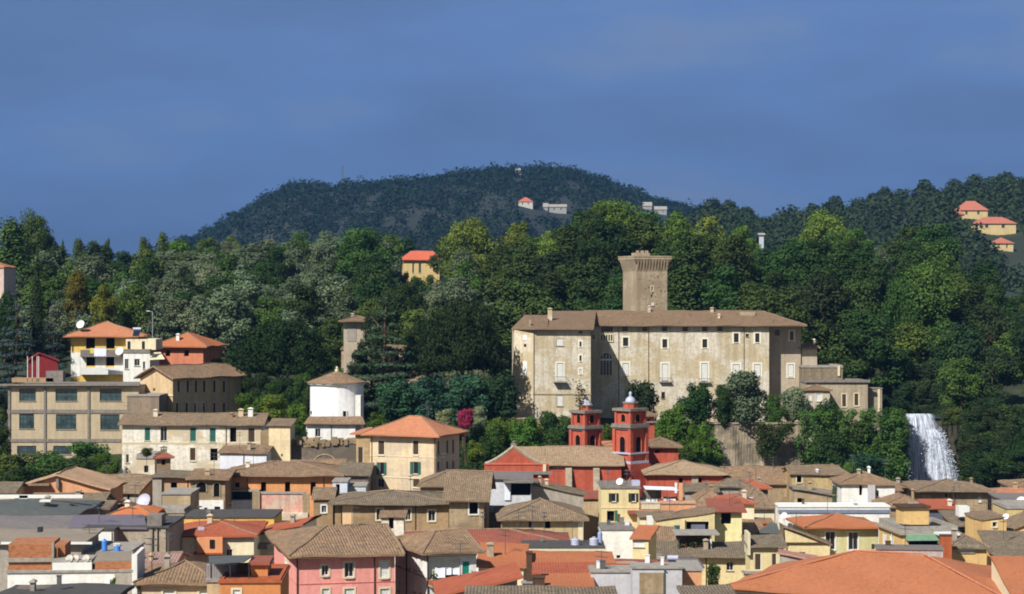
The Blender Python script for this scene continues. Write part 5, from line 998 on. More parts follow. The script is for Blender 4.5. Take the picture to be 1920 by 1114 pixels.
def belfry(name, label, px, D, wpx, yaw, yl, ycor1, yu, ycor2, ytop, top, zb=0):
    X = P(px, 0, D).x; e = empty(name, (X, D, zb), R(yaw)); tag(e, label, 'bell tower', 'church bell towers'); Z = lambda y: P(0, y, D).z - zb
    c45 = abs(math.cos(R(yaw))) + abs(math.sin(R(yaw))); s = wpx * D / F / c45 / 2
    def sq(mb, k, z0, z1): mb.box(-k, k, -k, k, z0, z1)
    mb = MB(); sq(mb, s, 0, Z(ycor1[1])); 
    for sx in (-1, 1):
        for sy in (-1, 1): mb.box(sx * s - .28, sx * s + .28, sy * s - .28, sy * s + .28, .001, Z(ycor1[1]) - .01)
    mb.build('lower_stage', W_RED, e)
    mb = MB(); sq(mb, s + .25, Z(ycor1[1]), Z(ycor1[1]) + .25); sq(mb, s + .45, Z(ycor1[1]) + .25, Z(ycor1[0]) - .25); sq(mb, s + .35, Z(ycor1[0]) - .25, Z(ycor1[0])); mb.build('cornice', M_GREYST, e)
    mb = MB(); s2 = s * .9; sq(mb, s2, Z(ycor1[0]), Z(ycor2[1])); 
    for sx in (-1, 1):
        for sy in (-1, 1): mb.box(sx * s2 - .2, sx * s2 + .2, sy * s2 - .2, sy * s2 + .2, Z(ycor1[0]) + .001, Z(ycor2[1]) - .01)
    mb.build('upper_stage', W_RED, e)
    mb = MB(); sq(mb, s2 + .45, Z(ycor2[1]), Z(ycor2[0])); mb.build('cornice', M_GREYST, e)
    mb = MB(); s3 = s2 * .72; k8 = [(s3 * math.cos(a) * 1.08, s3 * math.sin(a) * 1.08) for a in [math.pi / 8 + math.pi / 4 * i for i in range(8)]]; mb.hexa([Vector((*p, Z(ycor2[0]))) for p in k8], [Vector((*p, Z(ytop))) for p in k8]); mb.build('drum', W_RED, e)
    mb = MB(); mb.hexa([Vector((p[0] * 1.1, p[1] * 1.1, Z(ytop))) for p in k8], [Vector((p[0] * 1.1, p[1] * 1.1, Z(ytop) + .2)) for p in k8]); mb.build('cornice', M_GREYST, e)
    if top == 'dome':
        r = s3 * .74; mb = MB(); mb.lathe([(r * math.cos(a), Z(ytop) + .2 + r * 1.05 * math.sin(a)) for a in [math.pi / 2 * i / 10 for i in range(11)]], n=32); dm = mb.build('dome', plain((184, 190, 210), .6, .1, 'lead_dome', .5, .06), e, smooth=True); zt = Z(ytop) + .2 + r * 1.05; mb = MB(); mb.lathe([(.22, zt - .05), (.2, zt + .35), (.28, zt + .4), (.05, zt + .75)], n=12); mb.build('lantern', M_LILAC, dm)
    else:
        mb = MB(); r = s3 * 1.05; mb.lathe([(r, Z(ytop) + .2), (r * .5, Z(ytop) + 1.0), (r * .2, Z(ytop) + 1.6), (.03, Z(ytop) + 1.9)], n=8); mb.build('spire', plain((190, 190, 200), .7, 0, 'grey_spire', .3, .2), e)
    # openings on the four faces
    for f in range(4):
        M_ = Matrix.Rotation(math.pi / 2 * f, 4, 'Z')
        for (a, b), wd, ss in ((yl, .62, s), (yu, .5, s2)):
            zt, zb_ = Z(a), Z(b); r = wd; pts = [(-r, zb_), (r, zb_)] + [(r * math.cos(t), zt - r + r * math.sin(t)) for t in [math.pi * k / 8 for k in range(9)]]
            mb = MB(); mb.hexa([Vector((p[0], -ss + .5, p[1])) for p in pts], [Vector((p[0], -ss - .03, p[1])) for p in pts]); op = mb.build('arch_opening', VOID, e, M=M_)
            mb = MB(); q = pts[1:] + [pts[0]]
            for i in range(len(q) - 1): mb.tube((q[i][0], -ss - .03, q[i][1]), (q[i + 1][0], -ss - .03, q[i + 1][1]), .09, .09, 5)
            mb.build('surround', plain((206, 108, 84), .85, name='red_trim'), op, M=M_)
            if ss == s and f in (0, 3):
                bb = MB(); bb.lathe([(.42, zb_ + .5), (.36, zb_ + .7), (.26, zb_ + 1.1), (.1, zb_ + 1.25)], c=(0, -ss - .08), n=12); bb.build('bell', plain((110, 104, 80), .4, .8, 'bronze', .5, .1), op, M=M_) if False else None
    return e, s, Z
e1, s1, Z1 = belfry('bell_tower', 'right red bell tower of the church, topped by a small pale dome', 1182, 322, 58, 42, (817, 847), (794, 804), (775, 790), (765, 770), 756, 'dome')
for y0, y1 in ((847, 850), (863, 868)):
    mb = MB(); k = s1 + .32; mb.box(-k, k, -k, k, Z1(y1), Z1(y0)); mb.build('string_course', M_LILAC, e1)
mb = MB(); k = s1 + .5; mb.box(-k, k, -k, k, .01, Z1(869)); mb.build('base', W_RED, e1)
e2, s2_, Z2 = belfry('bell_tower', 'left red bell tower of the church with a grey pointed cap', 1098, 342, 53, 40, (814, 838), (797, 806), (776, 792), (769, 774), 761, 'spire')
mb = MB(); random.seed(9)
for k in range(140):
    p = Vector((-1.2 + random.gauss(0, .5), random.gauss(0, .4), Z2(762) + abs(random.gauss(1.6, 1.1)))); a = Vector((random.uniform(-1, 1), random.uniform(-1, 1), random.uniform(-1, 1))).normalized() * .18; b = a.orthogonal().normalized() * .12; mb.face([p - a - b, p + a - b, p + a + b, p - a + b])
o = mb.build('dry_weed', plain((90, 84, 60), .9, name='dry_weed'), e2); o['kind'] = 'stuff'
h = H('church_lantern', 'small red lantern turret with tiled cap behind the domed bell tower', 'turret', 1207, 1227, 344, 780, 773, 2.2, 12, 'hip', W_RED, T_CAST, zb=8, ov=.5, wins=[('F', 1214, 786, 1219, 800, 'D')]); h.band(790, 793, M_GREYST, 'F', .3)
h = H('church_choir', 'red octagonal choir with an oculus and low tile roof behind the bell tower', 'church choir', 1212, 1272, 334, 837, 821, 8, 0, 'hip', W_RED, T_CAST, zb=-1, ov=.7, wins=[('F', 1228, 844, 1236, 850, 'D')])
h = H('church_annexe', 'red church annexe with wide hipped tile roof and a grey shaded band', 'church annexe', 1216, 1357, 314, 888, 864, 11, 0, 'hip', W_RED, tile((170, 146, 116), (188, 162, 130), (134, 112, 90), .3), zb=-1, ov=.7, inset=6.5, wins=[('F', 1273, 896, 1280, 910, 'D'), ('F', 1310, 896, 1316, 912, 'D')]); h.pbox('pilaster', M_STONE, 1297, 1309, 890, 935, -.2, -.003); h.pbox('white_door', M_WHITE, 1265, 1270, 905, 925, -.05, -.003)
h = H('church_transept', 'low orange tile transept roof linking the nave to the choir', 'church transept', 1136, 1212, 330, 834, 824, 7, 0, 'hip', W_RED, T_SALM, zb=-1, ov=.4)
# ---- waterfall, cliff, river
rk = rock((26, 26, 20), (66, 62, 48), 'wet_rock', .35)
mb = MB(); D_ = 414; n_, m_ = 70, 14; x0, x1 = P(1640, 0, D_).x, P(2150, 0, D_).x; zt = P(0, 779, D_).z
def cl(i, j):
    x = x0 + (x1 - x0) * i / n_; f = j / m_
    return Vector((x, D_ - 3.5 * (1 - f) + 1.2 * math.sin(x * .7 + f * 5) * (1 - f * .6) + .6 * math.sin(x * 2.3 + f * 9), -2 + (zt + 2) * f + (.5 * math.sin(x * .5) if P(1760, 0, D_).x < x or x < P(1695, 0, D_).x else -.1) * f))
for i in range(n_):
    for j in range(m_): mb.face([cl(i, j), cl(i + 1, j), cl(i + 1, j + 1), cl(i, j + 1)])
    a, b = cl(i, m_), cl(i + 1, m_); mb.face([a, b, b + Vector((0, 2.5, -.3)), a + Vector((0, 2.5, -.3))])
tag(mb.build('cliff', rk), kind='structure')
m, t, b, n, l = newmat('falling_water')
b.inputs['Roughness'].default_value = .6; b.inputs['Specular IOR Level'].default_value = .3
a1 = noise(n, l, pos_scaled(n, l, (2.6, 1.2, .10)), 1.0, 7, .6); a2 = noise(n, l, pos_scaled(n, l, (1.3, 1, .5)), 1.3, 6, .7)
l(ramp(n, l, a1, [(.33, (.30, .34, .42)), (.5, (.46, .50, .58)), (.66, (.66, .69, .75))]), b.inputs['Base Color'])
al_ = n('ShaderNodeMath'); al_.operation = 'MULTIPLY'; l(al_.outputs[0], b.inputs['Alpha'])
uvw = n('ShaderNodeUVMap'); uvw.uv_map = 'UVMap'; su = n('ShaderNodeSeparateXYZ'); l(uvw.outputs[0], su.inputs[0]); pp = n('ShaderNodeMath'); pp.operation = 'PINGPONG'; pp.inputs[1].default_value = .5; l(su.outputs[0], pp.inputs[0])
ef = n('ShaderNodeMath'); ef.operation = 'MULTIPLY_ADD'; ef.inputs[1].default_value = 5.5; l(pp.outputs[0], ef.inputs[0]); nf = n('ShaderNodeMath'); nf.operation = 'SUBTRACT'; l(noise(n, l, pos_scaled(n, l, (3, 3, .5)), 1.0, 6, .7), nf.inputs[0]); nf.inputs[1].default_value = .5
nf2 = n('ShaderNodeMath'); nf2.operation = 'MULTIPLY'; nf2.inputs[1].default_value = 2.2; l(nf.outputs[0], nf2.inputs[0]); l(nf2.outputs[0], ef.inputs[2]); ef.use_clamp = True; l(ef.outputs[0], al_.inputs[1])
ad = n('ShaderNodeMath'); ad.operation = 'ADD'; l(a1, ad.inputs[0]); l(a2, ad.inputs[1]); l(ramp(n, l, ad.outputs[0], [(.0, 0.), (.41, 0.), (.5, .9), (1., 1.)]) if False else ramp(n, l, a2, [(.32, .35), (.50, .97)]), al_.inputs[0])
bp = n('ShaderNodeBump'); bp.inputs['Distance'].default_value = .3; bp.inputs['Strength'].default_value = .7; l(a1, bp.inputs['Height']); l(bp.outputs[0], b.inputs['Normal'])
wf = empty('waterfall', (P(1730, 0, 410).x, 410, 0)); tag(wf, 'tall white waterfall dropping over the dark cliff at the right', 'waterfall')
def sheet(edge, d0, bulge, nm, sd):
    mb = MB(); n_, m_ = 26, 40
    def q(i, j):
        f = j / m_; xl, xr, y = [np.interp(f, [e_[0] for e_ in edge], [e_[k] for e_ in edge]) for k in (1, 2, 3)]; px = xl + (xr - xl) * i / n_ + (1.6 * math.sin(j * .9 + sd) + 1.1 * math.sin(j * 2.3 + sd * 2)) * (2 * i / n_ - 1) ** 3 * (j > 3)
        off = -bulge * (1 - (2 * i / n_ - 1) ** 2) - 2.6 * f ** .6 + .10 * math.sin(i * 1.3 + sd + f * 2) + .06 * math.sin(i * 3.3 + f * 6)
        p = P(px, y, 410); return (p.x - wf.location.x, d0 + off, p.z)
    for i in range(n_):
        for j in range(m_): mb.face([q(i, j), q(i + 1, j), q(i + 1, j + 1), q(i, j + 1)], [(i / n_, j / m_), ((i + 1) / n_, j / m_), ((i + 1) / n_, (j + 1) / m_), (i / n_, (j + 1) / m_)])
    return mb.build(nm, m, wf, smooth=True)
sheet([(0, 1700, 1755, 777), (.2, 1700, 1762, 795), (.45, 1701, 1775, 835), (.75, 1703, 1788, 880), (1, 1704, 1800, 935)], 2.4, .4, 'back_fall', 0)
sheet([(0, 1733, 1760, 806), (.25, 1731, 1773, 820), (.6, 1730, 1786, 862), (1, 1731, 1799, 935)], .8, .8, 'front_fall', 2)
sheet([(0, 1701, 1724, 779), (.4, 1701, 1727, 830), (1, 1705, 1730, 935)], 1.5, .5, 'left_fall', 4)
mb = MB(); random.seed(12)
for k in range(2600):
    f = random.random() ** .8; y = 800 + f * 125; xl, xr = 1702 + f * 2, 1762 + f * 38; sd_ = random.random() < .35
    px = (xl + random.gauss(0, 2.2)) if sd_ else (xr + random.gauss(0, 3.2 + 3 * f)) if random.random() < .75 else random.uniform(xl, xr)
    p = P(px, y, 408.3 - random.random() * 1.2 - f) - wf.location; a = Vector((random.uniform(-1, 1), random.uniform(-1, 1), random.uniform(-1, 1))).normalized() * random.uniform(.04, .11); b2 = a.orthogonal().normalized() * .07
    mb.face([p - a - b2, p + a - b2, p + a + b2, p - a + b2])
o = mb.build('spray', plain((200, 208, 220), .6, 0, 'spray_drops', .3, .05), wf); o['kind'] = 'stuff'
mb = MB(); a, b_ = P(1690, 0, 418).x, P(1800, 0, 418).x; mb.box(a, b_, 413.2, 419, zt - .6, zt - .08); tag(mb.build('river', plain((60, 74, 80), .2, 0, 'river_water', .5, .1)), kind='structure')
# ------------------------------------------------------------------ ground
def gridmesh(name, X, Y, zf, mat):
    v = [(x, y, zf(x, y)) for y in Y for x in X]; nx = len(X)
    f = [(j * nx + i, j * nx + i + 1, (j + 1) * nx + i + 1, (j + 1) * nx + i) for j in range(len(Y) - 1) for i in range(nx - 1)]
    me = bpy.data.meshes.new(name); me.from_pydata(v, [], f); me.materials.append(mat); me.polygons.foreach_set('use_smooth', [True] * len(f))
    o = bpy.data.objects.new(name, me); COL.objects.link(o); return o
m, t, b, n, l = newmat('ground_cover')
g = n('ShaderNodeNewGeometry'); sp = n('ShaderNodeSeparateXYZ'); l(g.outputs['Position'], sp.inputs[0])
nz = noise(n, l, pos_scaled(n, l, (.25, .25, .25)), 1.0, 8, .7)
gr = ramp(n, l, nz, [(.35, (.012, .017, .007)), (.6, (.026, .036, .014)), (.75, (.06, .052, .03))]); tn = ramp(n, l, nz, [(.35, (.10, .09, .08)), (.7, (.20, .18, .15))])
hf = n('ShaderNodeMapRange'); l(sp.outputs[2], hf.inputs[0]); hf.inputs[1].default_value = 1.5; hf.inputs[2].default_value = 3
l(mixc(n, l, hf.outputs[0], tn, gr), b.inputs['Base Color']); b.inputs['Roughness'].default_value = .95
Xs = sorted(set(list(np.arange(-230, 231, 6.0)) + [-4000, -2500, -1500, -900, -600, -450, -350, -280, 280, 350, 450, 600, 900, 1500, 2500, 4000]))
Ys = [-300, -100, 50, 150, 230] + list(np.arange(280, 460, 7.0)) + list(np.arange(460, 720, 14.0)) + [760, 800, 900, 1000, 1300, 1600, 2500, 4000, 8000]
tag(gridmesh('ground', [float(x) for x in Xs], [float(y) for y in Ys], ground, m), kind='structure')
# ------------------------------------------------------------------ distant hills
def hillmesh(name, crest, Dc, Df, zfoot, mat, back=500):
    cp = [c[0] for c in crest]; cy = [c[1] for c in crest]
    pxs = np.arange(cp[0], cp[-1] + 1, 12.0); v = []; rows = 26
    for j in range(rows + 3):
        for px in pxs:
            y = float(np.interp(px, cp, cy)); zc = EYE - (y - CY) / F * Dc
            if j <= rows:
                f = j / rows; D = Df + (Dc - Df) * f; z = zfoot + (zc - zfoot) * math.sin(f * math.pi / 2) ** 1.25 + (math.sin(px * .031 + f * 7) + math.sin(px * .012 - f * 4)) * 3.5 * math.sin(f * math.pi)
            else: D = Dc + back * (j - rows) / 2; z = zc - (zc - zfoot) * (j - rows) / 2
            v.append(((px - CX) / F * D, D, z))
    nx = len(pxs); f = [(j * nx + i, j * nx + i + 1, (j + 1) * nx + i + 1, (j + 1) * nx + i) for j in range(rows + 2) for i in range(nx - 1)]
    me = bpy.data.meshes.new(name); me.from_pydata(v, [], f); me.materials.append(mat); me.polygons.foreach_set('use_smooth', [True] * len(f))
    o = bpy.data.objects.new(name, me); COL.objects.link(o); tag(o, kind='structure')
    def surf(px, f):
        y = float(np.interp(px, cp, cy)); zc = EYE - (y - CY) / F * Dc; D = Df + (Dc - Df) * f
        return Vector(((px - CX) / F * D, D, zfoot + (zc - zfoot) * math.sin(f * math.pi / 2) ** 1.25 + (math.sin(px * .031 + f * 7) + math.sin(px * .012 - f * 4)) * 3.5 * math.sin(f * math.pi)))
    return surf
def hillmat(name, a, b_, c_):
    m, t, b, n, l = newmat(name); nz = noise(n, l, pos_scaled(n, l, (.012, .012, .03)), 1.0, 7, .65)
    l(ramp(n, l, nz, [(.40, a), (.58, b_), (.70, c_)]), b.inputs['Base Color']); b.inputs['Roughness'].default_value = .95; return m
hm = hillmat('hill_scrub', (.007, .011, .007), (.012, .017, .010), (.035, .032, .022)); hm2 = hillmat('ridge_fields', (.010, .018, .008), (.022, .034, .014), (.07, .066, .04))
s1_ = hillmesh('hill', [(150, 532), (300, 482), (340, 468), (380, 453), (420, 434), (450, 415), (480, 400), (520, 376), (545, 362), (560, 357), (580, 358), (610, 365), (640, 364), (700, 358), (760, 353), (850, 347), (900, 342), (935, 334), (1000, 333), (1060, 336), (1100, 345), (1150, 359), (1200, 376), (1250, 392), (1300, 406), (1400, 437), (1500, 462), (1650, 492)], 2600, 1500, 10, hm)
s2_h = hillmesh('ridge', [(1150, 544), (1250, 464), (1300, 426), (1330, 418), (1380, 422), (1420, 432), (1445, 437), (1480, 428), (1540, 418), (1600, 408), (1650, 397), (1700, 391), (1740, 382), (1800, 376), (1850, 371), (1890, 367), (1930, 369), (2050, 364), (2300, 354), (2600, 354)], 1500, 850, 22, hm2)
KEEP = []
far = [('hill_house', 'tiny orange roofed white house high on the wooded hill', 972, 999, 2150, 378, 370, 1), ('hill_shed', 'long grey shed right of the tiny orange roofed house on the hill', 1030, 1062, 2120, 388, 383, 0), ('hill_house', 'pale cottage left of the long grey shed on the hill', 1019, 1027, 2110, 388, 381, 0), ('hill_house', 'tiny pale house at the top of the wooded hill', 967, 978, 2560, 320, 315, 0), ('hill_shed', 'pale low farm sheds on the hill shoulder above the bright trees', 1206, 1222, 1700, 386, 379, 0), ('hill_shed', 'grey low farm shed right of the pale ones on the hill shoulder', 1228, 1250, 1700, 393, 387, 0),
       ('ridge_house', 'large yellow house with a red roof on the right hand ridge', 1796, 1852, 1180, 394, 377, 2), ('ridge_house', 'long yellow house with salmon roof below the red roofed one', 1828, 1905, 1120, 419, 407, 2), ('ridge_house', 'yellow annexe at the left foot of the red roofed ridge house', 1792, 1808, 1170, 402, 394, 2), ('ridge_house', 'cream house with salmon roof lowest on the right hand ridge', 1862, 1900, 1000, 456, 445, 2), ('wood_house', 'salmon roof peeping out of the wood at the right edge', 1886, 1960, 640, 640, 626, 1), ('pale_block', 'narrow white building glimpsed between the trees', 1424, 1432, 900, 440, 437, 3)]
for nm, lb, x0, x1, D, ye, yr, kk in far:
    if nm.startswith(('hill', 'ridge')):        # stand it on the slope where the photo shows its foot
        sf = s1_ if nm.startswith('hill') else s2_h; pc = (x0 + x1) / 2; yb = ye + 4 + (x1 - x0) * .22; best = min((abs(CY + (EYE - sf(pc, k / 200).z) * F / sf(pc, k / 200).y - yb), k) for k in range(30, 199)); D = sf(pc, best[1] / 200).y - 3
    b = P((x0 + x1) / 2, ye, D).z
    KEEP.append((P((x0 + x1) / 2, 0, D).x, (x1 - x0) * D / F / 2, D))
    h = H(nm, lb, 'house', x0, x1, D, ye, yr, min(12, (x1 - x0) * D / F), 0, 'hip' if kk in (1, 2) else 'gx', [plaster((158, 158, 154), .3), plaster((196, 190, 180), .2), plaster((206, 184, 132), .2), plaster((190, 196, 206), .1)][kk], [CONC, plain((190, 106, 80), .8, name='orange_tiles'), plain((184, 112, 92), .8, name='salmon_tiles'), CONC][kk], zb=b - (8 if kk != 3 else 14), ov=.6, ja=0, ridge=False,
          wins=[('F', x0 + (x1 - x0) * q, ye + 2, x0 + (x1 - x0) * q + max(1.2, (x1 - x0) * .08), ye + 2 + 1.8 / D * F, 'd') for q in (.25, .65)] if x1 - x0 > 20 else [])
# ------------------------------------------------------------------ foliage
def crown_mesh(name, blobs, nq, size, mat, seed, flat=0., spread=.42):
    """leaf clusters: blobs = (x, y, z, rx, ry, rz); nq small leaf faces spread over and through them"""
    r = np.random.RandomState(seed); B = np.array(blobs, float); wgt = (B[:, 3] * B[:, 4] + B[:, 3] * B[:, 5]); wgt /= wgt.sum()
    k = r.choice(len(B), nq, p=wgt); d = r.normal(size=(nq, 3)); d /= np.linalg.norm(d, axis=1)[:, None]
    lump = 1 + .16 * np.sin(d[:, 0] * 7 + k * 2.3) * np.sin(d[:, 1] * 6 + k) + .12 * np.sin(d[:, 2] * 9 + k * 1.7)
    rad = (1 - spread * r.rand(nq) ** 2.2) * lump
    c = B[k, :3] + d * B[k, 3:6] * rad[:, None]
    nrm = d * .8 + r.normal(size=(nq, 3)) * .42; nrm[:, 2] += .25; nrm /= np.linalg.norm(nrm, axis=1)[:, None]
    a = np.cross(nrm, r.normal(size=(nq, 3))); a /= np.linalg.norm(a, axis=1)[:, None]; b_ = np.cross(nrm, a)
    s = size * (.55 + .8 * r.rand(nq)); a *= s[:, None] * .5; b_ *= (s * (.5 + .4 * r.rand(nq)))[:, None] * .5
    V = np.stack([c - a, c - b_ * .9, c + a, c + b_], 1).reshape(-1, 3)
    me = bpy.data.meshes.new(name); me.vertices.add(nq * 4); me.vertices.foreach_set('co', V.astype(np.float32).ravel())
    me.loops.add(nq * 4); me.loops.foreach_set('vertex_index', np.arange(nq * 4, dtype=np.int32)); me.polygons.add(nq); me.polygons.foreach_set('loop_start', np.arange(0, nq * 4, 4, dtype=np.int32))
    tone = np.clip(r.rand(len(B))[k] * .8 + r.rand(nq) * .2, 0, 1)
    at = me.attributes.new('tone', 'FLOAT', 'FACE'); at.data.foreach_set('value', tone.astype(np.float32))
    me.materials.append(mat); me.update(calc_edges=True); me.validate(); return me
def limb_mesh(name, top, r0, seed, mat, nl=7, spread=3, z0=.35, fan=None):
    rr = random.Random(seed); mb = MB(); p = Vector((0, 0, -1.5)); segs = 5; pts = [p]
    for i in range(segs): pts.append(Vector((rr.gauss(0, .12) * top / 10, rr.gauss(0, .12) * top / 10, top * (i + 1) / segs)))
    for i in range(segs): mb.tube(pts[i], pts[i + 1], r0 * (1 - i / segs * .75), r0 * (1 - (i + 1) / segs * .75), 8)
    for k in range(nl):
        f = z0 + (1 - z0) * rr.random(); b = Vector((0, 0, top * f * .85)); a = rr.uniform(0, 6.28)
        e_ = b + Vector((math.cos(a) * spread * rr.uniform(.6, 1), math.sin(a) * spread * rr.uniform(.6, 1), top * .25 * rr.uniform(.5, 1))); m_ = b.lerp(e_, .5) + Vector((0, 0, rr.uniform(-.2, .4)))
        mb.tube(b, m_, r0 * .35, r0 * .22, 6); mb.tube(m_, e_, r0 * .22, r0 * .06, 5)
    me = bpy.data.meshes.new(name); me.from_pydata(mb.v, [], mb.f); me.materials.append(mat); return me
BARK = plain((110, 92, 72), .95, 0, 'bark', .1, .25)
L_DK = leafmat((38, 58, 24), (54, 72, 30), 'dark_leaves', .3); L_MID = leafmat((52, 74, 30), (72, 92, 38), 'green_leaves', .3); L_BR = leafmat((72, 94, 34), (98, 116, 44), 'bright_leaves', .22)
L_OLV = leafmat((74, 86, 62), (102, 114, 84), 'grey_green_leaves', .25); L_PIN = leafmat((24, 40, 15), (34, 52, 19), 'pine_needles', .05); L_CED = leafmat((48, 67, 46), (67, 83, 57), 'cedar_needles', .15)
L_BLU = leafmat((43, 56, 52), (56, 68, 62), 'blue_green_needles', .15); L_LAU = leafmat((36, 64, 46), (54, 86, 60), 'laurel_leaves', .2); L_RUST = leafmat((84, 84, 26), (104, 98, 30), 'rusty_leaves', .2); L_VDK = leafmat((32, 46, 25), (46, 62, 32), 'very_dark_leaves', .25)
L_IVY = leafmat((58, 82, 24), (84, 104, 34), 'ivy_leaves', .2); L_PNK = leafmat((156, 48, 72), (120, 40, 64), 'pink_blossom', .1); L_WHT = leafmat((152, 152, 120), (96, 112, 67), 'white_blossom', .1)
def blobs_broad(seed, R_=4.6, H0=3.0, H1=13, n_=30):
    r = random.Random(seed); o = [(0, 0, (H0 + H1) / 2, R_ * .62, R_ * .62, (H1 - H0) * .4)]
    for i in range(n_):
        f = r.random(); z = H0 + (H1 - H0) * f; env = R_ * (math.sin(math.pi * min(.97, f * .8 + .16))) ** .65; a = r.uniform(0, 6.283); q = env * r.uniform(.55, .9); s = r.uniform(.9, 1.9)
        o.append((q * math.cos(a), q * math.sin(a), z - s * .2, s, s, s * r.uniform(.7, 1.0)))
    return o
def blobs_umb(seed, R_=8, z=6.6, h=6.4, n_=110):
    r = random.Random(seed); o = []
    for i in range(n_):
        q = R_ * math.sqrt(r.random()); a = r.uniform(0, 6.283); zz = z + h * (1 - (q / R_) ** 3) * r.uniform(.45, 1) - .6 * r.random(); s = r.uniform(1.0, 1.7); o.append((q * math.cos(a) * .92, q * math.sin(a) * .92, zz, s, s, s * .75))
    for i in range(n_ // 2):
        q = R_ * math.sqrt(r.random()) * .9; a = r.uniform(0, 6.283); o.append((q * math.cos(a), q * math.sin(a), z - .4 + .8 * r.random(), 1.5, 1.5, .6))
    return o
def blobs_pop(seed, R_=2.2, H0=2, H1=18, n_=34):
    r = random.Random(seed); o = []
    for i in range(n_):
        f = (i + .5) / n_; env = R_ * math.sin(math.pi * min(.98, f * .75 + .2)) ** .6; a = r.uniform(0, 6.283); q = env * r.uniform(.2, .7); s = r.uniform(.9, 1.5); o.append((q * math.cos(a), q * math.sin(a), H0 + (H1 - H0) * f, s, s, s * 1.3))
    return o
def blobs_cyp(seed, R_=1.1, H1=12):
    return [(random.Random(seed + i).uniform(-.15, .15), random.Random(seed - i).uniform(-.15, .15), .8 + i * H1 / 16, max(.25, R_ * math.sin(math.pi * min(.97, .3 + i / 16 * .68))), max(.25, R_ * math.sin(math.pi * min(.97, .3 + i / 16 * .68))), 1.0) for i in range(16)]
def blobs_ced(seed, R_=5, H1=15, lv=9):
    r = random.Random(seed); o = []
    for i in range(lv):
        f = i / (lv - 1); z = 2.2 + (H1 - 2.6) * f; rr = R_ * (1 - f) ** .8 + .5; k = max(3, int(9 * (1 - f)) + 2)
        for j in range(k): a = 6.283 * j / k + r.uniform(-.4, .4); q = rr * r.uniform(.35, .95); o.append((q * math.cos(a), q * math.sin(a), z + r.uniform(-.3, .3), rr * .35 + .3, rr * .35 + .3, .28))
    return o
def blobs_bush(seed, n_=16):
    r = random.Random(seed); o = [(0, 0, .42, .32, .32, .36)]
    for i in range(n_): a = r.uniform(0, 6.283); q = r.uniform(.1, .36); z = r.uniform(.15, .86); s = r.uniform(.10, .2); o.append((q * math.cos(a) * (1.15 - z * .5), q * math.sin(a) * (1.15 - z * .5), z, s, s, s))
    return o
PROTO = {}
def proto(kind, mats, blobf, nq, size, seeds, trunk):
    for ci, mt in mats.items():
        PROTO[(kind, ci)] = []
    for s in seeds:
        for ci, mt in mats.items():
            PROTO[(kind, ci)].append((crown_mesh(kind + '_crown', blobf(s), nq, size, mt, s), trunk(s)))
proto('broad', {'dk': L_DK, 'mid': L_MID, 'br': L_BR, 'olv': L_OLV, 'vdk': L_VDK, 'rust': L_RUST}, blobs_broad, 9500, .45, (1, 2, 3, 4), lambda s: limb_mesh('trunk', 9, .28, s, BARK, 8, 3))
proto('grand', {'mid': L_MID, 'br': L_BR, 'dk': L_DK}, lambda s: blobs_broad(s, n_=60), 17000, .34, (61, 62), lambda s: limb_mesh('trunk', 9, .28, s, BARK, 8, 3))
proto('poplar', {'mid': L_MID, 'br': L_BR, 'dk': L_DK}, blobs_pop, 4500, .5, (11, 12, 13), lambda s: limb_mesh('trunk', 15, .25, s, BARK, 9, 1.2))
proto('umb', {'pin': L_PIN}, blobs_umb, 26000, .36, (21, 22), lambda s: limb_mesh('trunk', 9.5, .42, s, BARK, 13, 5.5, .55))
proto('cyp', {'dk': L_VDK}, blobs_cyp, 3500, .3, (31,), lambda s: limb_mesh('trunk', 10, .2, s, BARK, 0))
proto('ced', {'ced': L_CED, 'blu': L_BLU}, blobs_ced, 15000, .36, (41, 42), lambda s: limb_mesh('trunk', 14, .3, s, BARK, 10, 3, .2))
proto('bush', {'dk': L_DK, 'mid': L_MID, 'lau': L_LAU, 'ivy': L_IVY, 'olv': L_OLV, 'pnk': L_PNK, 'wht': L_WHT, 'vdk': L_VDK, 'br': L_BR}, blobs_bush, 9000, .046, (51, 52, 53), lambda s: limb_mesh('stem', .5, .02, s, BARK, 4, .2))
CAT = {'broad': 'tree', 'grand': 'tree', 'poplar': 'tree', 'umb': 'umbrella pine', 'cyp': 'cypress', 'ced': 'conifer', 'bush': 'bush'}
NM = {'broad': 'broadleaf_tree', 'grand': 'broadleaf_tree', 'poplar': 'poplar_tree', 'umb': 'umbrella_pine', 'cyp': 'cypress_tree', 'ced': 'cedar_tree', 'bush': 'bush'}
def plant(kind, ci, x, y, z, sx, sy, sz, label, group=None, var=None, rot=None):
    c, t_ = rng.choice(PROTO[(kind, ci)]) if var is None else PROTO[(kind, ci)][var]
    e = empty(NM[kind], (x, y, z), rng.uniform(0, 6.28) if rot is None else rot); e.scale = (sx, sy, sz); tag(e, label, CAT[kind], group)
    for nm, me in (('crown', c), ('trunk', t_)):
        o = bpy.data.objects.new(nm, me); COL.objects.link(o); o.parent = e
    return e
HT = {'broad': 13.4, 'grand': 13.4, 'poplar': 19.3, 'umb': 13.8, 'cyp': 12.5, 'ced': 15.2, 'bush': 1.0}
def tree_at(kind, ci, px, ytop, D, wpx, label, group=None, ybot=None, var=None):
    """a tree of the height and spread it has in the photo, standing on the ground at distance D"""
    X = (px - CX) / F * D; zt = EYE - (ytop - CY) / F * D; zb_ = ground(X, D) if ybot is None else EYE - (ybot - CY) / F * D
    Wd = {'broad': 10.2, 'grand': 10.2, 'poplar': 4.6, 'umb': 17.5, 'cyp': 2.3, 'ced': 11, 'bush': 1.0}[kind]
    return plant(kind, ci, X, D, zb_, wpx * D / F / Wd, wpx * D / F / Wd, max(1, zt - zb_) / HT[kind], label, group, var)
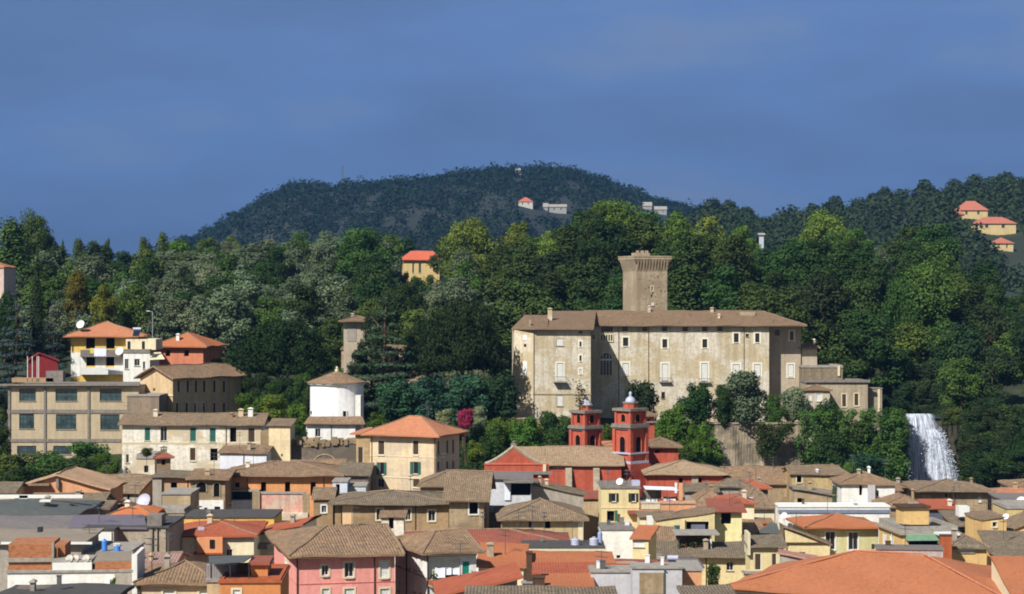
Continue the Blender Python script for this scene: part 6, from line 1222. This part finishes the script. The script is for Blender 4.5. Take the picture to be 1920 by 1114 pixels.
# --- single trees one can point at
T = tree_at
T('umb', 'pin', 522, 583, 372, 222, 'great round umbrella pine left of the white rotunda', var=0)
T('umb', 'pin', 866, 548, 388, 196, 'great umbrella pine just left of the castle', var=1)
T('umb', 'pin', 800, 585, 392, 110, 'smaller umbrella pine between the cedar and the great pine', var=0)
T('ced', 'ced', 722, 556, 384, 150, 'dark layered cedar in front of the garden pavilion', var=0)
T('ced', 'blu', 30, 545, 380, 130, 'dark blue-green conifer at the left edge above the factory', var=1)
T('cyp', 'dk', 70, 478, 410, 26, 'tall dark cypress column above the maroon hut'); T('ced', 'blu', 100, 560, 384, 62, 'dark pointed conifer between the cypress and the yellow villa', var=0)
T('poplar', 'mid', 20, 405, 520, 70, 'tall poplar cut by the left edge of the picture'); T('grand', 'mid', 62, 400, 540, 86, 'tallest tree at the left, rising round-topped against the sky')
T('broad', 'dk', 90, 440, 535, 60, 'dark tree leaning on the tallest tree at the left'); T('broad', 'rust', 143, 507, 424, 52, 'yellow-brown topped tree above the yellow villa', ybot=620); T('broad', 'rust', 195, 538, 418, 58, 'rust tinged tree directly above the villa roof', ybot=640)
for i, (x, yt, D, w_, ci) in enumerate(((735, 440, 615, 66, 'mid'), (838, 446, 612, 70, 'dk'), (760, 512, 600, 40, 'dk'), (800, 514, 600, 44, 'dk'), (780, 520, 590, 50, 'mid'))): T('broad', ci, x, yt, D, w_, ('green tree touching the ochre villa on its left', 'dark tree hiding the right end of the ochre villa', 'small dark tree under the left windows of the ochre villa', 'small dark tree under the right windows of the ochre villa', 'green tree below the middle of the ochre villa')[i], ybot=yt + 80)
T('broad', 'dk', 8, 548, 405, 60, 'dark tree in front of the left edge building', ybot=680); T('broad', 'vdk', 672, 660, 385, 60, 'blackish tree hiding the foot of the garden pavilion', ybot=760); T('broad', 'vdk', 700, 585, 392, 62, 'dark tree between the pavilion and the cedar', ybot=720)
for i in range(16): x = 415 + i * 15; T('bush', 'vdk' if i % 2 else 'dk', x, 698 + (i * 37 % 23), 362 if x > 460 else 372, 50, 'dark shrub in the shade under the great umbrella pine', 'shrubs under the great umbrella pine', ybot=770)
T('grand', 'mid', 680, 428, 560, 120, 'large rounded tree left of the ochre villa'); T('grand', 'br', 880, 412, 600, 110, 'bright leafy tree right of the ochre villa'); T('broad', 'br', 975, 418, 600, 70, 'bright tree between the ochre villa and the tallest crown')
T('grand', 'br', 1155, 374, 580, 130, 'tallest bright crown of the wood, left above the castle tower'); T('broad', 'br', 1125, 385, 585, 80, 'bright crown at the left shoulder of the tallest one')
T('broad', 'br', 1275, 398, 570, 80, 'bright sunlit crown right above the castle tower'); T('broad', 'br', 1320, 405, 565, 80, 'second bright sunlit crown right of the castle tower'); T('broad', 'br', 1388, 426, 560, 76, 'last bright crown before the narrow white building')
T('grand', 'br', 1545, 398, 600, 110, 'bright crown standing out on the skyline right of the gap'); T('broad', 'mid', 1212, 400, 575, 90, 'green crown behind the top of the castle tower')
T('grand', 'mid', 1740, 492, 456, 150, 'sunlit yellow-green tree above the waterfall'); T('grand', 'mid', 1690, 525, 452, 95, 'yellow-green tree left of the sunlit one above the waterfall'); T('broad', 'olv', 1645, 462, 520, 60, 'silver flowering tree in the dark wood on the right')
T('poplar', 'mid', 305, 432, 640, 28, 'round lone treetop on the left skyline'); T('poplar', 'dk', 118, 448, 640, 8, 'thin pointed treetop on the left skyline')
for i, (x, yt, w_) in enumerate(((148, 448, 32), (172, 450, 34), (202, 449, 20), (275, 443, 40), (332, 448, 30))): T('broad', 'mid', x, yt, 650, w_, ('first', 'second', 'third', 'fourth', 'fifth')[i] + ' small tree from the left along the low skyline', 'small trees on the left skyline')
# dark garden trees and shrubs round the castle
T('bush', 'lau', 740, 706, 368, 100, 'dark laurel at the left end of the castle garden', ybot=790); T('bush', 'lau', 800, 700, 370, 120, 'broad dark laurel in the middle of the castle garden', ybot=795); T('bush', 'lau', 868, 704, 370, 120, 'dark laurel above the pink oleander', ybot=800); T('bush', 'vdk', 935, 696, 374, 100, 'blackish laurel against the castle corner', ybot=800)
T('bush', 'vdk', 1200, 708, 378, 82, 'dark round bush behind the bell towers', ybot=800, var=1); T('bush', 'dk', 1308, 712, 384, 86, 'dark green bush on the castle terrace wall', ybot=800); T('bush', 'olv', 1400, 696, 386, 112, 'large grey-green olive bush on the castle terrace', ybot=805); T('bush', 'olv', 1488, 722, 388, 66, 'brownish grey bush under the castle corner', ybot=798); T('bush', 'dk', 1355, 722, 385, 60, 'dark bush left of the large olive bush', ybot=800); T('bush', 'mid', 1450, 735, 386, 52, 'small green bush right of the large olive bush', ybot=802)
T('bush', 'ivy', 1262, 752, 376, 92, 'yellow-green shrub behind the church choir', ybot=850); T('bush', 'ivy', 1245, 800, 372, 60, 'low yellow-green shrub at the choir roof', ybot=880); T('bush', 'ivy', 1306, 790, 374, 64, 'light green shrub hanging down the terrace wall', ybot=885); T('bush', 'mid', 1278, 830, 372, 60, 'shrub at the foot of the terrace wall', ybot=890)
T('bush', 'dk', 1550, 742, 384, 60, 'dark upright shrub below the porch house', ybot=850); T('bush', 'dk', 1558, 800, 380, 92, 'green shrub mass right of the bare terrace wall', ybot=900); T('bush', 'dk', 1600, 790, 384, 110, 'green shrub below the stone hall', ybot=900); T('bush', 'lau', 1650, 800, 388, 110, 'dark bluish shrub left of the waterfall', ybot=905); T('bush', 'lau', 1625, 845, 370, 100, 'low bluish shrub nearest the waterfall on its left', ybot=910); T('bush', 'dk', 1672, 760, 396, 60, 'shrub on the rim left of the waterfall', ybot=820)
T('bush', 'br', 1592, 864, 352, 30, 'small yellow-green bush above the tiled roofs', ybot=900); T('bush', 'mid', 1785, 764, 408, 56, 'bright leafy branch right of the waterfall lip', ybot=800)
T('bush', 'pnk', 872, 764, 326, 44, 'pink flowering oleander behind the peach palazzo', ybot=806); T('bush', 'wht', 832, 768, 326, 38, 'cream flowering oleander left of the pink one', ybot=800); T('bush', 'wht', 900, 762, 330, 36, 'cream flowering oleander right of the pink one', ybot=812)
T('bush', 'ivy', 707, 770, 328, 48, 'bright green rounded bush right of the rotunda', ybot=812); T('bush', 'ivy', 890, 822, 318, 44, 'pale green shrub right of the palazzo', ybot=870); T('bush', 'dk', 910, 815, 322, 40, 'dark shrub on the rocky bank right of the palazzo', ybot=872)
T('bush', 'ivy', 470, 738, 345, 70, 'bright green bush right of the old convent', ybot=800); T('bush', 'ivy', 520, 740, 343, 76, 'bright green bush behind the cream pier house', ybot=800); T('bush', 'ivy', 556, 752, 338, 56, 'bright green bush left of the rotunda', ybot=830); T('bush', 'dk', 560, 800, 330, 40, 'dark green bush at the foot of the rotunda', ybot=850)
for i, (x, yt, w_, k) in enumerate(((20, 846, 110, 'mid'), (90, 842, 110, 'mid'), (170, 828, 100, 'mid'), (130, 862, 120, 'dk'), (40, 872, 110, 'dk'), (200, 850, 60, 'ivy'), (-30, 838, 90, 'mid'), (2, 800, 46, 'dk'), (-12, 760, 60, 'dk'), (4, 730, 40, 'vdk'))): T('bush', k, x, yt, 318 - (yt - 840) * .5, w_, 'dense green hedge bush on the bank under the factory', 'hedge bushes under the factory', ybot=yt + 62)
T('bush', 'dk', 1338, 1052, 205, 34, 'spiky dark green shrub before the yellow house', ybot=1108); T('bush', 'ivy', 212, 1097, 163, 14, 'small weed growing on the white wall, bottom left', ybot=1108); T('bush', 'dk', 138, 945, 235, 20, 'dark shrub in the yard behind the mauve roof', ybot=968); T('bush', 'dk', 275, 838, 296, 26, 'greenery on the roof terrace of the narrow white house', ybot=858)
T('bush', 'olv', 1565, 905, 300, 14, 'flowering climber beside the white gabled house', ybot=955)
for x, yt, w_, k, lb in ((930, 780, 60, 'ivy', 'ivy hump left of the church gable'), (985, 776, 90, 'ivy', 'ivy mound above the nave roof'), (1040, 772, 70, 'dk', 'dark shrub left of the bell towers'), (1140, 790, 50, 'ivy', 'shrub seen between the two bell towers')): T('bush', k, x, yt, 366, w_, lb, ybot=862)
# --- the wood on the slope
def region(px, D):
    return ('above the yellow villa' if px < 340 else 'above the umbrella pine' if px < 660 else 'around the ochre villa' if px < 960 else 'directly behind the castle' if px < 1440 else 'behind the stone hall' if px < 1660 else 'above the waterfall')
def zone(D): return 'front' if D < 455 else ('middle' if D < 540 else 'far')
NAMEC = {'dk': 'dark green', 'mid': 'mid green', 'br': 'yellow-green', 'olv': 'grey-green', 'vdk': 'blackish green', 'rust': 'rust tinged'}
cnt = 0
rows = [(418, 62), (440, 66), (462, 64), (486, 64), (512, 62), (540, 60), (572, 58), (606, 58), (645, 56), (690, 54)]
for ri, (D0, stp) in enumerate(rows):
    px = -60 + (ri % 2) * stp / 2
    while px < 1990:
        q = px + rng.uniform(-.3, .3) * stp; D = D0 + rng.uniform(-8, 8); px += stp
        if D0 < 430 and (935 < q < 1680 or 640 < q < 720 or 1690 < q < 1770): continue
        if D0 < 430 and 120 < q < 400: D = 425
        if D0 < 480 and 1160 < q < 1270 and D < 424: continue
        if 730 < q < 850 and 500 < D < 650: continue
        if 1690 < q < 1800 and D < 428: continue
        if D0 > 650 and q > 1740: continue
        if 60 < q < 240 and D > 600: continue
        X = (q - CX) / F * D; g_ = ground(X, D)
        u = rng.random()
        if q < 660: ci = 'olv' if u < .46 else ('mid' if u < .72 else 'dk') if D < 600 else ('mid' if u < .75 else 'br')
        elif q < 960: ci = 'olv' if u < .2 else 'dk' if u < .7 else 'mid'
        elif q < 1440: ci = 'dk' if u < .62 else ('mid' if D < 520 else 'br') if u < .85 else 'vdk'
        elif q < 1660: ci = 'vdk' if u < .3 else 'dk' if u < .8 else 'mid'
        else: ci = 'vdk' if (u < .7 and D < 470) else 'dk' if u < .75 else 'mid'
        if ci == 'olv' and q > 1300: ci = 'dk'
        if ci in ('mid', 'br') and 960 < q < 1660 and D < 540: ci = 'dk'
        Hh = rng.uniform(10, 14.5)
        if 960 < q < 1660 and D < 520: Hh *= 1.35
        if q > 1660: Hh *= 1.1 if D < 520 else (1.3 if q < 1850 and D < 600 else 1.0)
        kind = 'poplar' if (rng.random() < (.34 if 940 < q < 1440 and D < 560 else .10) and ci in ('mid', 'dk') and D > 450) else 'broad'
        sw = Hh / 13.4 * rng.uniform(.95, 1.25); sz = Hh / HT[kind] * (1.15 if kind == 'poplar' else 1)
        if kind == 'poplar': sw *= 1.1
        plant(kind, ci, X, D, g_ - .5, sw, sw * rng.uniform(.9, 1.1), sz, '%s %s tree, %s part of wood %s' % (NAMEC[ci], 'slender' if kind == 'poplar' else 'round', zone(D), region(q, D)), 'trees of the wooded slope'); cnt += 1
print('wood trees', cnt)
# shrubs clothing the cliff and the bank
for i in range(110):
    q = rng.uniform(1655, 2000) ; yb = rng.uniform(800, 915)
    if 1676 < q < 1815: continue
    T('bush', 'vdk' if rng.random() < .7 else 'dk', q, yb - rng.uniform(35, 70), 405 - (yb - 800) * .12, rng.uniform(50, 90), 'blackish shrub clinging to the cliff ' + ('right' if q > 1730 else 'left') + ' of the waterfall', 'shrubs on the waterfall cliff', ybot=yb)
for i in range(26):
    q = rng.choice((rng.uniform(130, 640), rng.uniform(640, 960))); D = rng.uniform(394, 412); X = (q - CX) / F * D
    if 110 < q < 400: D = rng.uniform(412, 420)
    g_ = ground((q - CX) / F * D, D); s_ = rng.uniform(4, 6.5); plant('bush', rng.choice(('dk', 'mid', 'olv')), (q - CX) / F * D, D, g_ - .5, s_, s_, s_ * .9, 'garden shrub at the lower edge of the wood ' + region(q, D), 'shrubs at the edge of the wood')
for i, (q, D, s_) in enumerate(((1690, 422, 5), (1712, 423, 4.5), (1735, 423, 4), (1758, 423, 4.5), (1775, 421, 5), (1695, 432, 7), (1712, 434, 6), (1728, 433, 7.5), (1744, 435, 6.5), (1760, 433, 7), (1778, 432, 8), (1792, 428, 8), (1720, 440, 9), (1750, 441, 10), (1780, 440, 9), (1700, 442, 9))):
    X = (q - CX) / F * D; plant('bush', 'vdk', X, D, ground(X, D) - 1, s_, s_, s_ * .85, 'dark bush on the river bank just above the waterfall lip', 'bushes above the waterfall lip')
# understorey, ivy and hill woods: nobody could count these
def scatter(name, pts, nper, size, spread, mat, seed, flat=.6, label=None):
    r = np.random.RandomState(seed); B = [(p[0], p[1], p[2], spread * r.uniform(.7, 1.3), spread * r.uniform(.7, 1.3), spread * flat * r.uniform(.8, 1.4)) for p in pts]
    me = crown_mesh(name, B, nper * len(B), size, mat, seed, spread=.6); o = bpy.data.objects.new(name, me); COL.objects.link(o); tag(o, kind='stuff'); return o
pts = []
for i in range(1500):
    q = rng.uniform(-80, 2000); D = rng.uniform(412, 700)
    if q > 930 and q < 1690 and D < 424: continue
    if 1685 < q < 1815 and D < 432: continue
    if 730 < q < 850 and 480 < D < 650: pass
    X = (q - CX) / F * D; pts.append((X, D, ground(X, D) + 1.0))
scatter('undergrowth', pts, 60, .6, 2.4, L_DK, 5)
pts = []
for i in range(700):
    q = rng.uniform(400, 1000); D = rng.uniform(345, 400); X = (q - CX) / F * D
    if q < 430 and D < 400: continue
    if 560 < q < 690 and D < 350: continue
    pts.append((X, D, ground(X, D) + .3))
scatter('garden_undergrowth', pts, 70, .45, 1.5, L_DK, 6)
def ivy(name, poly, D, nb, sz, mat, seed, th=1.0):
    r = random.Random(seed); pts = []; xs = [p[0] for p in poly]; ys = [p[1] for p in poly]
    def inside(x, y):
        c = False
        for i in range(len(poly)):
            (x1, y1), (x2, y2) = poly[i], poly[i - 1]
            if (y1 > y) != (y2 > y) and x < (x2 - x1) * (y - y1) / (y2 - y1) + x1: c = not c
        return c
    while len(pts) < nb:
        x, y = r.uniform(min(xs), max(xs)), r.uniform(min(ys), max(ys))
        if inside(x, y): p = P(x, y, D); pts.append((p.x, p.y - r.uniform(0, th), p.z))
    return scatter(name, pts, 75, sz, .8, mat, seed, 1.0)
ivy('ivy', [(928, 790), (1070, 785), (1080, 850), (960, 835), (925, 870)], 370.5, 150, .34, L_IVY, 1)
ivy('ivy', [(1232, 796), (1330, 796), (1345, 830), (1352, 880), (1232, 880)], 381, 190, .34, L_IVY, 2, 1.6)
ivy('ivy', [(1418, 796), (1492, 796), (1470, 820), (1450, 850), (1432, 862), (1420, 840)], 381.5, 80, .32, L_DK, 3, 1.2)
ivy('ivy', [(1500, 770), (1700, 770), (1700, 900), (1512, 900), (1490, 850)], 383, 330, .36, L_MID, 4, 2.5)
ivy('ivy', [(1800, 790), (1960, 790), (1960, 910), (1806, 910)], 405, 200, .36, L_VDK, 5, 2)
ivy('ivy', [(1655, 780), (1697, 780), (1700, 905), (1650, 905)], 404, 60, .34, L_VDK, 6, 1.5)
ivy('ivy', [(885, 800), (930, 800), (930, 880), (870, 880)], 330, 60, .3, L_DK, 7, 1.5)
def hillwood(name, surf, p0, p1, n_, h0, h1, mat, seed, fmin=.15, skyline=()):
    r = random.Random(seed); B = []
    for i in range(n_):
        px = r.uniform(p0, p1); f = 1 - (r.random() ** 1.3) * (1 - fmin); 
        if math.sin(px * .021 + f * 9) + math.sin(px * .05 - f * 13) > 1.7: continue
        p = surf(px, f); h = r.uniform(h0, h1) * (1.5 if r.random() < .12 else 1)
        if any(abs(p.x - a) < b + 5 and c - 70 < p.y < c + 8 for a, b, c in KEEP): continue
        B.append((p.x, p.y, p.z + h * .35, h * .5, h * .5, h * .55))
    for px, y, w_, D in skyline * 7:
        p = P(px, y, D); rr = w_ * D / F / 2; B.append((p.x, p.y, p.z - rr * .9, rr, rr, rr)); B.append((p.x + rr * .5, p.y, p.z - rr * 1.6, rr, rr, rr)); B.append((p.x - rr * .6, p.y, p.z - rr * 1.7, rr * .9, rr, rr))
    me = crown_mesh(name, B, 26 * len(B), h1 * .26, mat, seed, spread=.3); o = bpy.data.objects.new(name, me); COL.objects.link(o); tag(o, kind='stuff')
hillwood('hill_wood', s1_, 300, 1450, 5200, 6, 12, leafmat((16, 30, 18), (28, 44, 24), 'hill_leaves', .05), 1, .2, [(946, 316, 22, 2560), (562, 347, 26, 2590), (553, 355, 30, 2590), (575, 354, 26, 2590)])
hillwood('ridge_wood', s2_h, 1290, 2050, 4200, 4, 9, leafmat((28, 46, 24), (42, 58, 32), 'ridge_leaves', .05), 2, .2,
         [(1336, 374, 34, 1480), (1366, 377, 28, 1480), (1398, 388, 26, 1480), (1548, 382, 22, 1490), (1522, 382, 14, 1490), (1690, 356, 26, 1490), (1734, 338, 26, 1490), (1790, 338, 30, 1490), (1829, 330, 36, 1490), (1862, 334, 34, 1490), (1885, 326, 40, 1490), (1612, 372, 30, 1490), (1565, 368, 24, 1490), (1660, 352, 24, 1490), (1640, 362, 30, 1490)])
# radio mast on the hill
b0 = P(642, 361, 2590); e = empty('radio_mast', b0); tag(e, 'thin lattice mast standing on the hill skyline', 'mast'); hh = 54 * 2590 / F; mb = MB()
for sx in (-1, 1):
    for sy in (-1, 1): mb.tube((sx * 2.4, sy * 2.4, -4), (sx * .6, sy * .6, hh * .93), .55, .35, 4)
for k in range(9):
    f = k / 9; f2 = (k + 1) / 9; a = 2.4 - 1.8 * f; c_ = 2.4 - 1.8 * f2
    for s_ in (-1, 1): mb.tube((-a, s_ * a, hh * .93 * f), (c_, s_ * c_, hh * .93 * f2), .28, .28, 4); mb.tube((a, s_ * a, hh * .93 * f), (-c_, s_ * c_, hh * .93 * f2), .28, .28, 4)
mb.build('lattice', plain((84, 104, 112), .7, 0, 'mast_grey', .2, .05), e); mb = MB(); mb.tube((0, 0, hh * .93), (0, 0, hh), .15, .1, 5); mb.build('antenna_rod', M_METAL, e)
# lamp posts seen in the wood on the left
for px, y0, y1, D, lb in ((286, 585, 625, 400, 'lamp post with a small white lamp right above the villa roof'),):
    b0 = P(px, y1, D); e = empty('street_lamp', b0); tag(e, lb, 'lamp post'); hh = (y1 - y0) * D / F; mb = MB(); mb.tube((0, 0, -3), (0, 0, hh), .06, .04, 8); mb.tube((0, 0, hh), (-.6, 0, hh + .15), .05, .04, 6); mb.build('post', M_LILAC, e); mb = MB(); mb.box(-1.1, -.5, -.15, .15, hh + .1, hh + .24); mb.build('lamp_head', M_WHITE, e)
# ------------------------------------------------------------------ haze
HAZE = 1
if HAZE:
    mb = MB(); mb.box(-1500, 1600, -40, 3300, -9, 260); o = mb.build('haze', plain((200, 200, 200)))
    m = bpy.data.materials.new('haze_air'); m.use_nodes = True; t = m.node_tree; t.nodes.clear(); v = t.nodes.new('ShaderNodeVolumePrincipled'); v.inputs['Color'].default_value = (.22, .50, 1.0, 1); v.inputs['Density'].default_value = .000055; v.inputs['Anisotropy'].default_value = .1
    u = t.nodes.new('ShaderNodeOutputMaterial'); t.links.new(v.outputs[0], u.inputs['Volume']); o.data.materials.clear(); o.data.materials.append(m); tag(o, kind='stuff')
# ------------------------------------------------------------------ wings belong to their building
def absorb(dst, label_start, prefix):
    for o in [o for o in bpy.data.objects if o.parent is None and o.get('label', '').startswith(label_start)]:
        Md = Matrix.Translation(dst.location) @ Matrix.Rotation(dst.rotation_euler.z, 4, 'Z'); Ms = Matrix.Translation(o.location) @ Matrix.Rotation(o.rotation_euler.z, 4, 'Z'); Mr = Md.inverted() @ Ms
        for c in list(o.children):
            c.parent = dst; c.location = Mr.to_translation(); c.rotation_euler = Mr.to_euler()
            b = c.name.split('.')[0]
            if b in ('wall', 'roof', 'tiled_roof'): c.name = prefix + '_' + b
        bpy.data.objects.remove(o)
def root_of(s): return next(o for o in bpy.data.objects if o.parent is None and o.get('label', '').startswith(s))
ca = root_of('long ochre castle'); absorb(ca, 'forward left wing of the castle', 'wing'); absorb(ca, 'grey rendered right-hand bay', 'bay')
ch = root_of('red church nave')
for a_, b_ in (('small red lantern turret', 'lantern'), ('red octagonal choir', 'choir'), ('red church annexe', 'annexe'), ('low orange tile transept', 'transept')): absorb(ch, a_, b_)
absorb(root_of('yellow and white villa'), 'white wing of the villa', 'wing'); absorb(root_of('three storey peach palazzo'), 'plain brown wing', 'wing'); absorb(root_of('round white drum'), 'white lean-to annexe', 'annexe')
ca['label'] = 'long ochre castle palace with white shutters, forward left wing and grey-brown roof'
